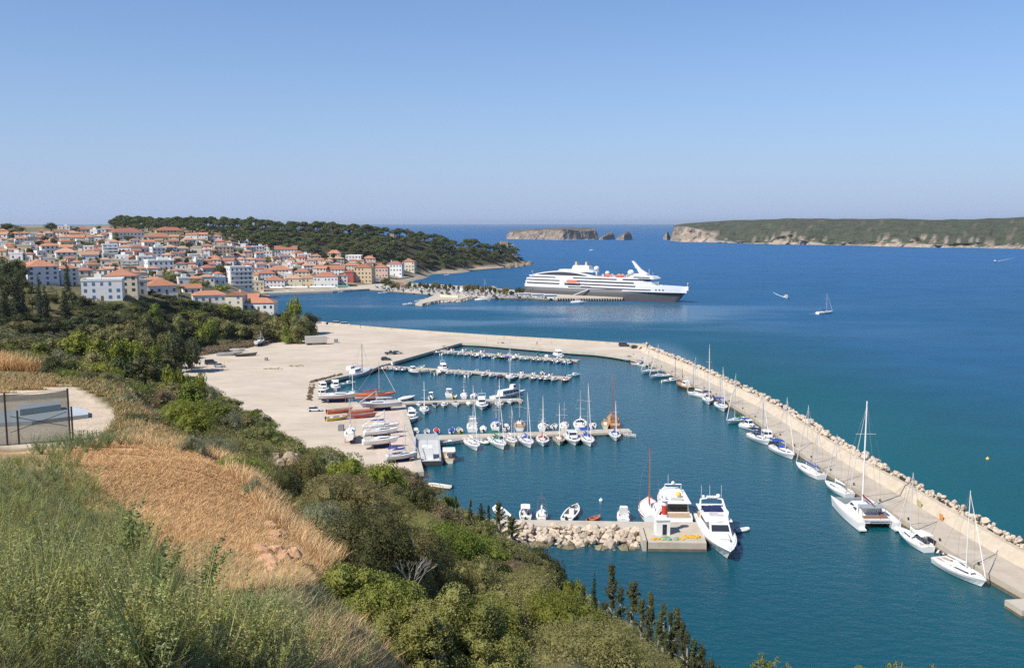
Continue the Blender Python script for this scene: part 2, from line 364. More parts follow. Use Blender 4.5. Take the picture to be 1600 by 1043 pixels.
def terrain():
    nC, nY = _Z.shape
    V = np.stack([_XX, _YY, _Z], -1).reshape(-1, 3)
    idx = np.arange(nC * nY).reshape(nC, nY)
    q = np.stack([idx[:-1, :-1], idx[1:, :-1], idx[1:, 1:], idx[:-1, 1:]], -1).reshape(-1, 4)
    zz = V[q[:, :], 2]
    q = q[(zz > -2.9).any(1)]                   # the deep sea bed is left out
    me = bpy.data.meshes.new('terrain')
    me.vertices.add(len(V)); me.vertices.foreach_set('co', V.astype(np.float32).ravel())
    me.loops.add(q.size); me.loops.foreach_set('vertex_index', q.astype(np.int32).ravel())
    me.polygons.add(len(q)); me.polygons.foreach_set('loop_start', np.arange(0, q.size, 4, dtype=np.int32)); me.polygons.foreach_set('loop_total', np.full(len(q), 4, dtype=np.int32))
    me.polygons.foreach_set('use_smooth', np.ones(len(q), dtype=bool))
    # land cover colours
    X, Y, Z = V.T; c = 800 + F * X / Y
    n1 = fbm(X / 9 + 3, Y / 9); n2 = fbm(X / 45, Y / 45 + 8)
    dry = np.array([.52, .34, .17]); scrub = np.array([.12, .11, .05]); sand = np.array([.55, .45, .33]); town = np.array([.26, .21, .14])
    wood = np.array([.06, .06, .03]); rock = np.array([.34, .28, .2]); weed = np.array([.10, .11, .05]); earth = np.array([.42, .22, .11])
    col = np.repeat(scrub[None], len(V), 0)
    def put(mask, k): col[:] = col * (1 - mask[:, None]) + k[None] * mask[:, None]
    sm = lambda v, a, b: np.clip((v - a) / (b - a), 0, 1)
    put(sm(n1, .45, .7) * .6, np.array([.17, .13, .06]))
    fore = (1 - sm(Y + (n1 - .5) * 8, 46, 54)) * (1 - sm(c + (n1 - .5) * 90 - 0, 500, 560))
    put(fore, dry)
    put(fore * sm(n1, .58, .75) * .5, earth)
    put(fore * (1 - sm(c + (n1 - .5) * 200, 120, 330)) * (1 - sm(Y, 26, 40)) * .8, weed)
    put((1 - sm(Y, 10, 16)) * .6, weed)
    put(sm(Y, 51, 54) * (1 - sm(Y + (n1 - .5) * 3, 75, 79)) * (1 - sm(c + (n1 - .5) * 14 + np.clip(np.where(Y > 64, Y - 64, 64 - Y) * np.where(Y > 64, 5.5, 4.5), 0, 90), 172, 184)), sand)
    put(sm(Y, 84, 90) * (1 - sm(Y, 104, 115)) * (1 - sm(c, 60, 120)), dry)
    put(sm(Y, 520, 600) * (c < 650), town)
    put(sm(Y, 520, 600) * sm(n2, .5, .62) * .7, np.array([.12, .12, .05]))
    put(sm(c, 340, 420) * sm(Y, 930, 990), wood)
    put(sm(Y, 850, 900) * (1 - sm(Z, 2.5, 5)) * (Z > -2), rock)
    put((Z < .5) * 1.0, rock * .8)
    a = me.color_attributes.new('Col', 'FLOAT_COLOR', 'POINT')
    c4 = np.ones((len(V), 4), np.float32); c4[:, :3] = col; a.data.foreach_set('color', c4.ravel())
    me.materials.append(attrmat('land_cover', bump=.08, bscale=4))
    me.update(calc_edges=True); me.validate()
    return tag(link('terrain', me), kind='structure')
terrain()

# ================================================================== sea
def water_mat():
    m = bpy.data.materials.new('sea_water'); m.use_nodes = True
    t = m.node_tree; b = t.nodes['Principled BSDF']; L = t.links.new
    b.inputs['IOR'].default_value = 1.33; b.inputs['Specular IOR Level'].default_value = .5
    g = t.nodes.new('ShaderNodeNewGeometry')
    sep = t.nodes.new('ShaderNodeSeparateXYZ'); L(g.outputs['Position'], sep.inputs[0])
    def noise(scale, detail=4, sx=1, sy=1, rot=0, rough=.6):
        mp = t.nodes.new('ShaderNodeMapping'); mp.inputs['Scale'].default_value = (sx, sy, 1); mp.inputs['Rotation'].default_value = (0, 0, rot)
        L(g.outputs['Position'], mp.inputs[0])
        n = t.nodes.new('ShaderNodeTexNoise'); n.inputs['Scale'].default_value = scale; n.inputs['Detail'].default_value = detail; n.inputs['Roughness'].default_value = rough
        L(mp.outputs[0], n.inputs['Vector']); return n.outputs['Fac']
    def math_(op, a, b_=None, clamp=False):
        q = t.nodes.new('ShaderNodeMath'); q.operation = op; q.use_clamp = clamp
        for i, v in enumerate((a, b_)):
            if v is None: continue
            if isinstance(v, (int, float)): q.inputs[i].default_value = v
            else: L(v, q.inputs[i])
        return q.outputs[0]
    def mapr(v, a, b_, c=0., d=1.):
        q = t.nodes.new('ShaderNodeMapRange'); q.inputs[1].default_value = a; q.inputs[2].default_value = b_; q.inputs[3].default_value = c; q.inputs[4].default_value = d
        L(v, q.inputs[0]); return q.outputs[0]
    def mix(f, a, b_):
        q = t.nodes.new('ShaderNodeMix'); q.data_type = 'RGBA'; L(f, q.inputs[0])
        for i, v in ((6, a), (7, b_)):
            if isinstance(v, tuple): q.inputs[i].default_value = (*v, 1)
            else: L(v, q.inputs[i])
        return q.outputs[2]
    big = noise(.006, 4); mid = noise(.03, 4, 1, 1.6, .4)
    yy = math_('ADD', sep.outputs['Y'], mapr(big, .3, .7, -90, 90))
    off_ = math_('MINIMUM', math_('MAXIMUM', math_('MULTIPLY', math_('SUBTRACT', sep.outputs['X'], 95.), 4.0), 0.), 330.)
    yy = math_('ADD', yy, off_)
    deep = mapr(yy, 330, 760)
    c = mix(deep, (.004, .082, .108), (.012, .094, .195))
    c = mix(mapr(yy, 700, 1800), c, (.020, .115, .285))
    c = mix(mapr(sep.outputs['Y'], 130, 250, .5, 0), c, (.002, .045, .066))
    # shallow sandy bottom showing turquoise: outside the breakwater and by the hill's foot
    dx = math_('SUBTRACT', sep.outputs['X'], 92.); dy = math_('SUBTRACT', sep.outputs['Y'], 200.)
    sh = math_('MULTIPLY', mapr(math_('ABSOLUTE', dx), 0, 46, 1, 0), mapr(math_('ABSOLUTE', dy), 60, 190, 1, 0))
    sh = math_('MULTIPLY', sh, mapr(mid, .35, .6, .3, 1.))
    c = mix(math_('MULTIPLY', sh, .8), c, (.003, .105, .112))
    near = math_('MULTIPLY', mapr(sep.outputs['Y'], 95, 150, 1, 0), mapr(mid, .4, .62, .1, 1.))
    c = mix(math_('MULTIPLY', near, .6), c, (.007, .092, .096))
    c = mix(mapr(mid, .3, .75, .0, .35), c, (.002, .034, .062))
    L(c, b.inputs['Base Color'])
    # calm slicks and wind-ruffled water
    slick = noise(.0045, 3, 1, 2.6, .25, .5)
    near_ship = math_('MULTIPLY', mapr(math_('ABSOLUTE', math_('SUBTRACT', sep.outputs['Y'], 590.)), 60, 160, 1, 0), mapr(sep.outputs['X'], 110, 260, 1, 0))
    ruff = math_('SUBTRACT', 1.0, math_('MULTIPLY', mapr(slick, .56, .44), math_('ADD', .12, math_('MULTIPLY', near_ship, .75))))
    inm = math_('MULTIPLY', mapr(sep.outputs['Y'], 420, 470, 1, 0), mapr(sep.outputs['X'], 74, 84, 1, 0))
    rg_ = mapr(ruff, 0, 1, .16, .5)
    q = t.nodes.new('ShaderNodeMix'); q.data_type = 'FLOAT'; L(inm, q.inputs[0]); L(rg_, q.inputs[2]); q.inputs[3].default_value = .17
    L(q.outputs[0], b.inputs['Roughness'])
    w1 = noise(.35, 4, 1, 1.5, .3); w2 = noise(1.6, 3, 1, 1.4, -.2)
    hgt = math_('ADD', math_('MULTIPLY', w1, .5), math_('MULTIPLY', w2, .16))
    bp = t.nodes.new('ShaderNodeBump'); bp.inputs['Distance'].default_value = 1.0
    L(mapr(ruff, 0, 1, .12, .42), bp.inputs['Strength'])
    L(hgt, bp.inputs['Height']); L(bp.outputs[0], b.inputs['Normal'])
    return m
def sea():
    mb = MB()
    rr = [0, 150, 600, 2500, 10000, 42000]; n = 48
    rings = [[(max(r, .01) * math.cos(2 * math.pi * k / n), 300 + max(r, .01) * math.sin(2 * math.pi * k / n), 0) for k in range(n)] for r in rr]
    mb.loft(rings)
    return tag(mb.build('sea', water_mat()), kind='structure')
sea()

# ================================================================== sandy lot, quays, piers
def lot_mat():
    m = mat('lot_sand', (.53, .455, .36), .95, .10, .05, .1, dirt=(.44, .355, .26), dscale=.03, bump=.02)
    t = m.node_tree; b = t.nodes['Principled BSDF']; src = b.inputs['Base Color'].links[0].from_socket
    tc = t.nodes.new('ShaderNodeTexCoord')
    for sc_, sy, rot, lo, k in ((.07, 3, .5, .52, .90), (.12, 5, -.35, .56, .91), (.9, 1, 0, .5, .94), (.05, 2, 1.0, .5, 1.08)):   # wheel-worn lanes and gravel patches
        mp = t.nodes.new('ShaderNodeMapping'); mp.inputs['Scale'].default_value = (1, sy, 1); mp.inputs['Rotation'].default_value = (0, 0, rot)
        n = t.nodes.new('ShaderNodeTexNoise'); n.inputs['Scale'].default_value = sc_; n.inputs['Detail'].default_value = 6; n.inputs['Distortion'].default_value = .6
        t.links.new(tc.outputs['Object'], mp.inputs[0]); t.links.new(mp.outputs[0], n.inputs['Vector'])
        mr = t.nodes.new('ShaderNodeMapRange'); mr.inputs[1].default_value = lo; mr.inputs[2].default_value = lo + .16; mr.inputs[3].default_value = 1; mr.inputs[4].default_value = k
        t.links.new(n.outputs['Fac'], mr.inputs[0])
        x = t.nodes.new('ShaderNodeMix'); x.data_type = 'RGBA'; x.blend_type = 'MULTIPLY'; x.inputs[0].default_value = 1
        t.links.new(src, x.inputs[6]); t.links.new(mr.outputs[0], x.inputs[7]); src = x.outputs[2]
    t.links.new(src, b.inputs['Base Color'])
    return m
M_SAND = lot_mat() or mat('lot_sand', (.50, .425, .325), .95, .10, .05, .1, dirt=(.38, .29, .195), dscale=.03, bump=.02)
M_CONC = mat('pier_concrete', (.49, .435, .35), .9, .14, .4, .15, dirt=(.34, .30, .24), dscale=.25, bump=.01)
M_CONC2 = mat('quay_concrete', (.50, .44, .36), .9, .16, .3, .15, dirt=(.30, .26, .2), dscale=.15, bump=.01)
M_WET = mat('wet_concrete', (.16, .13, .09), .5, .3, .8)
M_ROCK = mat('limestone', (.52, .435, .34), .95, .25, .9, .1, dirt=(.33, .25, .18), dscale=.8, bump=.06, obvar=.14)
LOTZ = 1.6
OUT = [(492, 505.5), (505, 505), (530, 508.5), (560, 511), (600, 514.5), (660, 519), (700, 522), (760, 526), (830, 530), (900, 534), (960, 538), (1000, 540), (1012, 541), (1020, 548)]
INN = [(1018, 567), (989, 559), (960, 554), (932, 550.5), (893, 548), (836, 543), (759, 536.5), (718, 535), (677, 546), (603, 567), (589, 570.5), (576, 577), (548, 584), (520, 590), (501, 594.5), (497, 610), (495, 627), (555, 629), (626, 632)]
QUAY = [(626, 632), (643, 700), (652, 737), (640, 744), (600, 749)]
HID = [(560, 752), (500, 728), (430, 690), (330, 625), (270, 585), (262, 565), (287, 557), (362, 549), (415, 536), (470, 528), (480, 518)]
lot_poly = [G(x, y, LOTZ) for x, y in OUT + INN + QUAY[1:] + HID]
mb = MB(); mb.prism([(p.x, p.y) for p in lot_poly], -2.5, LOTZ, 1, top=0)
tag(mb.build('sandy_lot', [M_SAND, M_CONC2]), kind='structure')
def strip_poly(line, w_, side=1):
    """polygon of a strip of width w_ to one side of a line of (x, y)"""
    L_ = [Vector((p[0], p[1])) for p in line]; off = []
    for i, p in enumerate(L_):
        d = (L_[min(i + 1, len(L_) - 1)] - L_[max(i - 1, 0)]).normalized()
        off.append(p + Vector((-d.y, d.x)) * w_ * side)
    return L_, off
def band(mb, line, w0, w1, z0, z1, mi=0, side=1):
    """solid strip between offsets w0 and w1 of the line"""
    a = strip_poly(line, w0, side)[1]; b_ = strip_poly(line, w1, side)[1]
    za = z1 if hasattr(z1, '__len__') else (z1, z1)
    rings = [[(p.x, p.y, z0), (p.x, p.y, za[0]), (q.x, q.y, za[1]), (q.x, q.y, z0)] for p, q in zip(a, b_)]
    mb.loft(rings, True, True, mi)
# quay edge (coping) round the inner basin
inner = [G(x, y, LOTZ) for x, y in INN + QUAY[1:3]]
t = empty('quay_edge', inner[0], label='pale concrete quay edge running round the inside of the marina basin', cat='quay')
def rel(line, o): return [(p[0] - o[0], p[1] - o[1]) for p in line]
mb = MB(); band(mb, rel(inner, inner[0]), -.12, 1.5, -1.0, .05); mb.build('coping', M_CONC, t)
mb = MB(); band(mb, rel(inner, inner[0]), -.16, -.121, -3.5, -1.0 ); mb.build('wet_face', M_WET, t)
# concrete apron of the boatyard, one sheet above the sand
ap = [G(x, y, LOTZ) for x, y in [(556, 630), (620, 633), (636, 690), (646, 734), (600, 740), (585, 700), (590, 660), (545, 650)]]
mb = MB(); mb.prism([(p.x, p.y) for p in ap], LOTZ - .4, LOTZ + .012)
tag(mb.build('boatyard_pavement', mat('apron_concrete', (.58, .47, .39), .9, .12, .3, .1, dirt=(.42, .33, .27), dscale=.12)), kind='structure')
# low outer sea wall of the lot
outl = [G(x, y, LOTZ) for x, y in OUT]
t = empty('sea_wall', outl[0], label='low pale sea wall with stones along the outer edge of the sandy lot', cat='sea wall')
mb = MB(); band(mb, rel(outl, outl[0]), 0, -1.2, -3.5, 1.1); mb.build('parapet', M_CONC, t)
mb = MB()
rr_ = random.Random(5)
def rockshape(mb, c, r, rg, mi=0):
    nu = 6; rings = []
    ph = rg.random() * 6
    sx, sy, sz = r * rg.uniform(.8, 1.35), r * rg.uniform(.7, 1.1), r * rg.uniform(.55, .9)
    for j, (zr, rr) in enumerate(((-1, .45), (-.4, 1), (.35, .92), (.9, .5))):
        rings.append([(c[0] + sx * rr * rg.uniform(.62, 1.18) * math.cos(ph + 2 * math.pi * k / nu), c[1] + sy * rr * rg.uniform(.62, 1.18) * math.sin(ph + 2 * math.pi * k / nu), c[2] + sz * (zr + rg.uniform(-.15, .15))) for k in range(nu)])
    mb.loft(rings, True, True, mi)
a0, b0 = strip_poly(rel(outl, outl[0]), 2.2)
for i in range(len(b0) - 1):
    d = (b0[i + 1] - b0[i]).length
    for k in range(int(d / 2.2)):
        q = b0[i].lerp(b0[i + 1], rr_.random()) + (a0[i] - b0[i]) * rr_.uniform(-.6, .3)
        rockshape(mb, (q.x, q.y, rr_.uniform(-1.6, -.6)), rr_.uniform(.6, 1.3), rr_)
o = mb.build('armour_stones', M_ROCK, t); tag(o, kind='stuff')
# ------------------------------------------------------------------ floating / fixed piers
def pier(a, b_, width, label, z=1.0):
    A = G(*a, z); B = G(*b_, z)
    d = (B - A); L_ = d.length
    t = empty('concrete_pier', (A.x, A.y, 0), math.atan2(d.y, d.x), label, 'pier', 'long concrete piers in the marina')
    mb = MB(); mb.box(0, L_, -width / 2, width / 2, z - .55, z); mb.build('deck', M_CONC, t)
    for k in range(int(L_ // 9) + 1):
        x = 1.5 + k * 9
        if x > L_ - .6: continue
        mb = MB(); mb.box(x - .6, x + .6, -width * .42, width * .42, -2.5, z - .551); mb.build('support', M_WET, t)
    return A, B, d.normalized()
PA = pier((679, 546.5), (904, 562.5), 3.0, 'northernmost long pier, crowded with small boats, nearest the sandy lot')
PB = pier((591, 571), (892, 589.5), 3.2, 'second pier from the sandy lot, with small boats packed along its near side')
PC = pier((618, 628.5), (814, 623), 3.0, 'third pier, starting at the boatyard corner, with a long windowed boat at its tip')
PD = pier((638, 684), (985, 671.5), 4.2, 'pier of sailing yachts, closest long pier to the small mole')
# ================================================================== breakwater (quay, wall, riprap)
BWI = [(1018, 567), (1022, 570), (1045, 580), (1068, 591), (1110, 614), (1162, 640.5), (1222, 686), (1266, 718), (1297, 739), (1348, 769), (1428, 821), (1489, 866), (1556, 903), (1599, 926)]
bw = [G(x, y, 1.5) for x, y in BWI]
# smooth the traced edge into an even curve and carry it on past the frame
def resample(pts, n):
    pts = [Vector((p[0], p[1])) for p in pts]
    s = [0.0]
    for a, b in zip(pts, pts[1:]): s.append(s[-1] + (b - a).length)
    o = []
    for k in range(n):
        t = s[-1] * k / (n - 1)
        i = max(j for j in range(len(s)) if s[j] <= t + 1e-9); i = min(i, len(pts) - 2)
        o.append(pts[i].lerp(pts[i + 1], (t - s[i]) / max(s[i + 1] - s[i], 1e-6)))
    return o
bl = resample([Vector((49.0, 414.0)), Vector((50.5, 402)), Vector((53, 387))] + bw, 48)
for _ in range(6):
    bl = [bl[0]] + [(bl[i - 1] + bl[i] * 2 + bl[i + 1]) / 4 for i in range(1, len(bl) - 1)] + [bl[-1]]
ext = (bl[-1] - bl[-4]).normalized()
bl = bl + [bl[-1] + ext * 3 * k for k in range(1, 7)]
BO = bl[0].copy()
bwl = [p - BO for p in bl]
t = empty('breakwater', (BO.x, BO.y, 0), label='long pale breakwater with quay, parapet wall and rock armour guarding the marina', cat='breakwater')
M_WALL = mat('parapet_stone', (.50, .43, .33), .9, .15, .5, .1, dirt=(.40, .32, .23), dscale=.3, bump=.02)
mb = MB(); band(mb, bwl, 0, 7.0, -3.0, 1.5); mb.build('quay_deck', mat('breakwater_deck', (.47, .41, .325), .92, .12, .25, .12, dirt=(.30, .25, .19), dscale=.18), t)
mb = MB(); band(mb, bwl, -.06, -.002, -3.0, .55); mb.build('wet_face', M_WET, t)
mb = MB(); band(mb, bwl, 7.0, 8.7, -2.0, (1.5, 3.3)); band(mb, bwl, 8.7, 9.8, -2.0, 3.3); mb.build('parapet_wall', M_WALL, t)
mb = MB(); band(mb, bwl, 9.8, 16.0, -3.2, (2.5, -1.2)); mb.build('rubble_core', M_ROCK, t)
# armour rocks: those that show largest are things of their own
BOULD, WETB = [], []
M_WROCK = mat('wet_rock', (.20, .17, .10), .6, .3, 1.2, .3, dirt=(.10, .09, .045), dscale=1.0, bump=.05, obvar=.2)
for k in range(8):
    mb = MB(); rockshape(mb, (0, 0, 0), 1.0, random.Random(40 + k)); BOULD.append(mb.mesh('boulder', M_ROCK)); WETB.append(mb.mesh('boulder', M_WROCK))
def boulder(x, y, z, r, label, group, rg):
    o = link('boulder', rg.choice(WETB if z < .12 else BOULD)); o.location = (x, y, z)
    o.scale = (r, r * rg.uniform(.8, 1.1), r * rg.uniform(.8, 1.1)); o.rotation_euler = (rg.uniform(-.5, .5), rg.uniform(-.5, .5), rg.random() * 6.3)
    return tag(o, label, 'boulder', group)
rg = random.Random(11)
cent, offo = strip_poly(bl, 1.0)
far = MB(); nb = 0
segs = []
for i in range(len(bl) - 1):
    p, q = bl[i], bl[i + 1]; n_ = (offo[i] - bl[i]).normalized()
    L_ = (q - p).length
    for k in range(int(L_ * 4.2)):
        u = rg.random(); w_ = 9.6 + 6.2 * rg.random() ** 1.1
        c = p.lerp(q, u) + n_ * w_
        z = 3.6 - max(0, w_ - 11.2) * .85 + rg.uniform(-.5, .6)
        segs.append((c.y, c.x, z, rg.choice([rg.uniform(.3, .6), rg.uniform(.5, .9)])))
segs.sort()
for y, x, z, r in segs:
    if nb < 120 and 137 < y and r > .5 and pix((x, y, z))[0] < 1610 and z > .4:
        boulder(x, y, z, r, 'pale limestone boulder in the rock armour along the seaward side of the breakwater', 'rock armour of the breakwater', rg); nb += 1
    else:
        rockshape(far, (x - BO.x, y - BO.y, z), r, rg)
tag(far.build('armour_stones', M_ROCK, t), kind='stuff')
# small concrete step at the frame's edge of the quay
a = G(1592, 940, 1.2)
t2 = empty('mooring_block', (a.x, a.y, 0), .12, 'low pale concrete block jutting from the breakwater quay at its close end', 'block')
mb = MB(); mb.box(-1.6, 4, -3, 1.0, -2.6, 1.25); mb.build('block_top', M_CONC, t2)
mb = MB(); mb.box(-1.64, 4.04, -3.04, 1.04, -2.6, .4); mb.build('wet_base', M_WET, t2)
# ================================================================== small mole with riprap and harbour light
a = G(796, 811, 1.6); b_ = G(1004, 814.5, 1.6)
c0 = G(1094, 815, 1.6); c1 = G(1104, 848, 1.6); c2 = G(1013, 847, 1.6); c3 = G(1003, 816, 1.6)
d_ = (b_ - a).normalized(); nrm = Vector((d_.y, -d_.x, 0))          # towards the camera
a = a - d_ * 8
t = empty('stone_mole', (c3.x, c3.y, 0), label='short concrete mole with a square head, rocks on its near side', cat='mole')
o_ = Vector((c3.x, c3.y, 0))
mb = MB(); pl = [a, b_, c0, c1, c2, c2.lerp(c3, .86) , a + nrm * 3.2]
mb.prism([((p - o_).x, (p - o_).y) for p in (a, b_, c0, c1, c2, c3 + nrm * 3.2, a + nrm * 3.2)][::-1], -2.6, 1.6); mb.build('deck', M_CONC, t)
mb = MB(); e = 0.05
w1 = [(c2 - o_) - Vector((0, e, 0)), (c1 - o_) + Vector((e, -e, 0)), (c0 - o_) + Vector((e, 0, 0))]
band(mb, w1, 0, .03, -2.6, .5, side=-1); mb.build('wet_face', M_WET, t)
mb = MB(); m_ = [c3 - d_ * .2 + nrm * 3.2 - o_, c2 - d_ * .3 - o_]
band(mb, m_, 0, .7, -2.6, (2.0, 2.0), side=-1); mb.build('side_wall', M_CONC, t)
ln = [a + nrm * 3.2 - o_, c3 + nrm * 3.2 - d_ * .9 - o_]
mb = MB(); band(mb, ln, 0, 8.6, -3, (1.2, -1.5), side=-1); mb.build('rubble_core', M_ROCK, t)
L_ = (ln[1] - ln[0]).length
cells = []
nx = int(L_ / 1.18)
for i in range(nx):
    for j in range(6):
        u = (i + .5 + rg.uniform(-.4, .4)) / nx; w_ = .5 + j * 1.35 + rg.uniform(-.4, .4)
        q = a + nrm * 3.2 + (ln[1] - ln[0]) * u + nrm * w_
        z = 1.6 - w_ * .26 + rg.uniform(-.2, .3)
        if pix(q)[0] < 812: continue
        cells.append((q.x, q.y, z, rg.choice([rg.uniform(.42, .8), rg.uniform(.7, 1.25)])))
rg.shuffle(cells)
core2 = MB()
for k, (x, y, z, r) in enumerate(cells):
    if k < 178: boulder(x, y, z, r, 'pale limestone boulder heaped on the near side of the small mole', 'rocks of the small mole', rg)
    else: rockshape(core2, (x - o_.x, y - o_.y, z), r, rg)
if core2.v: tag(core2.build('small_stones', M_ROCK, t), kind='stuff')
# harbour light: square hut with doorway, round red and white column
q = G(1034, 832, 1.6)
M_WHITE = mat('white_paint', (.78, .78, .76), .5, .06, 1.2, .4, dirt=(.6, .58, .52), dscale=.6)
M_RED = mat('red_paint', (.50, .055, .03), .5, .1, 2)
M_DARK = mat('dark_glass', (.03, .035, .045), .12, .1, 2, .6)
M_BLACK = mat('black_rubber', (.02, .02, .022), .6, .2, 3)
M_METAL = mat('grey_metal', (.42, .43, .44), .4, .1, 2, .5, .6)
M_ALU = mat('mast_alloy', (.66, .67, .68), .4, .08, 1, .5, .25)
t = empty('harbour_light', (q.x, q.y, 1.6), .05, 'white harbour light hut with red banded column on the mole head', 'lighthouse')
mb = MB(); mb.box(-1.25, 1.25, -1.25, 1.25, 0, 2.7); mb.box(-1.4, 1.4, -1.4, 1.4, 2.7, 2.95); mb.build('hut', M_WHITE, t)
mb = MB(); mb.box(-.15, .65, -1.27, -1.1, .02, 2.0); mb.build('doorway', M_DARK, t)
mb = MB(); mb.tube([(.5, .2, 2.95), (.5, .2, 3.5)], .62, 14); mb.tube([(.5, .2, 5.2), (.5, .2, 6.1)], .5, 14); mb.build('white_column', M_WHITE, t)
mb = MB(); mb.tube([(.5, .2, 3.5), (.5, .2, 5.2)], .55, 14); mb.build('red_band', M_RED, t)
mb = MB(); mb.tube([(.5, .2, 6.1), (.5, .2, 6.2)], .8, 14); mb.tube([(.5, .2, 6.2), (.5, .2, 6.85), (.5, .2, 7.1)], [.3, .3, .08], 12); mb.build('lantern', M_WHITE, t)
# heaps of yellow and green fishing nets
M_NETY = mat('yellow_net', (.60, .34, .04), .95, .35, 3, .1, bump=.1)
M_NETG = mat('green_net', (.18, .33, .22), .95, .3, 3, .1, bump=.1)
for (px, py, r, m_, lb) in ((1079, 839, 1.5, M_NETY, 'bigger orange-yellow heap of fishing net on the mole head'), (1049, 841, 1.4, M_NETG, 'grey-green fishing net spread between yellow nets on the mole head'), (1029, 842, 1.1, M_NETY, 'small yellow net heap beside the harbour light hut'), (1063, 842, .9, M_NETY, 'low yellow net strip between the green net and the larger yellow heap')):
    q = G(px, py, 1.6)
    mb = MB()
    for k in range(9):
        mb.ball((rg.uniform(-r, r) * 1.1, rg.uniform(-.6, .6) * r * .6, .08), rg.uniform(.25, .5) * r, 8, 5, 0, .45)
    o = mb.build('fishing_net', m_, None, True); o.location = q; tag(o, lb, 'net', 'nets drying on the mole')
# ================================================================== islands and headland rocks
def ridge_island(name, base, top, depth, cliff, back, colors, seed, kind='structure', rows=14, detail=1.0):
    """land strip: base line (px,py at sea level), crest rows (px,py) set `depth` behind it, steep front share `cliff`"""
    n = 260
    bx = np.linspace(base[0][0], base[-1][0], n)
    by = np.interp(bx, [p[0] for p in base], [p[1] for p in base])
    ty = np.interp(bx, [p[0] for p in top], [p[1] for p in top])
    V = []; C = []
    for i in range(n):
        B = G(bx[i], by[i], 0)
        rd = Vector((B.x, B.y)).normalized()
        T = P(bx[i], ty[i], B.y + depth * .55)
        hgt = max(T.z, .5)
        col = []
        cf = np.interp(bx[i], [c[0] for c in cliff], [c[1] for c in cliff])
        prof = [(-12, -4)] + [(depth * .04 * k / 4 + .5, hgt * cf * (k / 4)) for k in range(5)] + [(depth * (.04 + .51 * k / 6), hgt * (cf + (1 - cf) * (1 - (1 - k / 6) ** 1.6))) for k in range(1, 7)] + [(depth * .75, hgt * .9), (depth, -4)]
        for j, (d, z) in enumerate(prof):
            amp = hgt * (.12 if j <= 6 else .05) * detail if 1 <= j <= len(prof) - 2 else 0
            px_, py_ = B.x + rd.x * d, B.y + rd.y * d
            w_ = (fbm(px_ / 22 + seed, py_ / 22 + j * .35, 4) - .5)
            dd = d + w_ * depth * .07 * detail * (1 if 0 < j < len(prof) - 1 else 0)
            V.append((B.x + rd.x * dd, B.y + rd.y * dd, z + (fbm(px_ / 40 + seed * 3, j * .6 + seed, 3) - .5) * amp * 1.6))
            onc = j <= 5
            nn = fbm(bx[i] / 5 + seed, j * .9, 4)
            base_c = np.array(colors[0]) if onc else np.array(colors[1])
            if onc: base_c = base_c * (.75 + .6 * nn) ; base_c = base_c * (1 + .15 * (j <= 2))
            if onc and j >= 3 and cf < .38 and nn > .42: base_c = np.array(colors[1])
            if not onc and nn > .72: base_c = np.array(colors[2])
            C.append(base_c)
    m = len(prof)
    faces = []
    for i in range(n - 1):
        for j in range(m - 1):
            a = i * m + j; faces.append((a, a + m, a + m + 1, a + 1))
    me = bpy.data.meshes.new(name); me.from_pydata(V, [], faces)
    a = me.color_attributes.new('Col', 'FLOAT_COLOR', 'POINT'); c4 = np.ones((len(V), 4), np.float32); c4[:, :3] = np.array(C); a.data.foreach_set('color', c4.ravel())
    me.materials.append(attrmat('island_rock', .95, .03, .35, bump=1.2, bscale=.12, fine=.12))
    me.update()
    return tag(link(name, me), kind=kind)
ridge_island('island_hills', [(1047, 376), (1060, 377.5), (1110, 378.5), (1200, 381.5), (1350, 384), (1450, 386.5), (1600, 388.5), (1900, 394), (2300, 402)],
             [(1047, 372), (1051, 353), (1060, 350.5), (1090, 348), (1120, 345), (1180, 343), (1240, 341), (1330, 341.5), (1450, 343), (1530, 342), (1600, 339.5), (1900, 336), (2300, 345)],
             900, [(1047, .9), (1075, .75), (1110, .45), (1150, .12), (1200, .12), (1213, .34), (1250, .36), (1275, .28), (1290, .16), (1370, .14), (1385, .27), (1430, .32), (1480, .27), (1520, .24), (1545, .15), (1580, .2), (1700, .3), (2300, .3)],
             0, ((.27, .22, .165), (.062, .068, .038), (.115, .10, .06)), 1.7)
ridge_island('rock_island', [(791, 373), (830, 374), (880, 375), (934, 374.2)], [(791, 368), (797, 360), (815, 358.5), (850, 357.5), (880, 355), (905, 356), (930, 357), (934, 366)], 160, [(791, .8), (934, .85)], 0,
             ((.235, .185, .145), (.12, .105, .07), (.2, .165, .125)), 4.1, detail=1.6)
ridge_island('sea_stack', [(932, 374), (942, 374.5), (961, 374)], [(932, 373), (940, 369), (950, 364), (957, 363), (961, 370)], 60, [(932, .7), (961, .7)], 0, ((.23, .19, .155), (.16, .135, .1), (.22, .18, .15)), 6.1, detail=1.5)
ridge_island('sea_stack', [(962, 374.5), (975, 375), (988, 374.5)], [(962, 373), (970, 367), (979, 361.5), (985, 364), (988, 371)], 60, [(962, .7), (988, .7)], 0, ((.23, .19, .155), (.16, .135, .1), (.22, .18, .15)), 7.3, detail=1.5)
ridge_island('sea_stack', [(1036, 374), (1042, 374.5), (1048, 374)], [(1036, 371), (1040, 364), (1043, 360), (1046, 368), (1048, 372)], 40, [(1036, .8), (1048, .8)], 0, ((.28, .235, .185), (.2, .17, .13), (.22, .18, .15)), 9.3, detail=1.2)
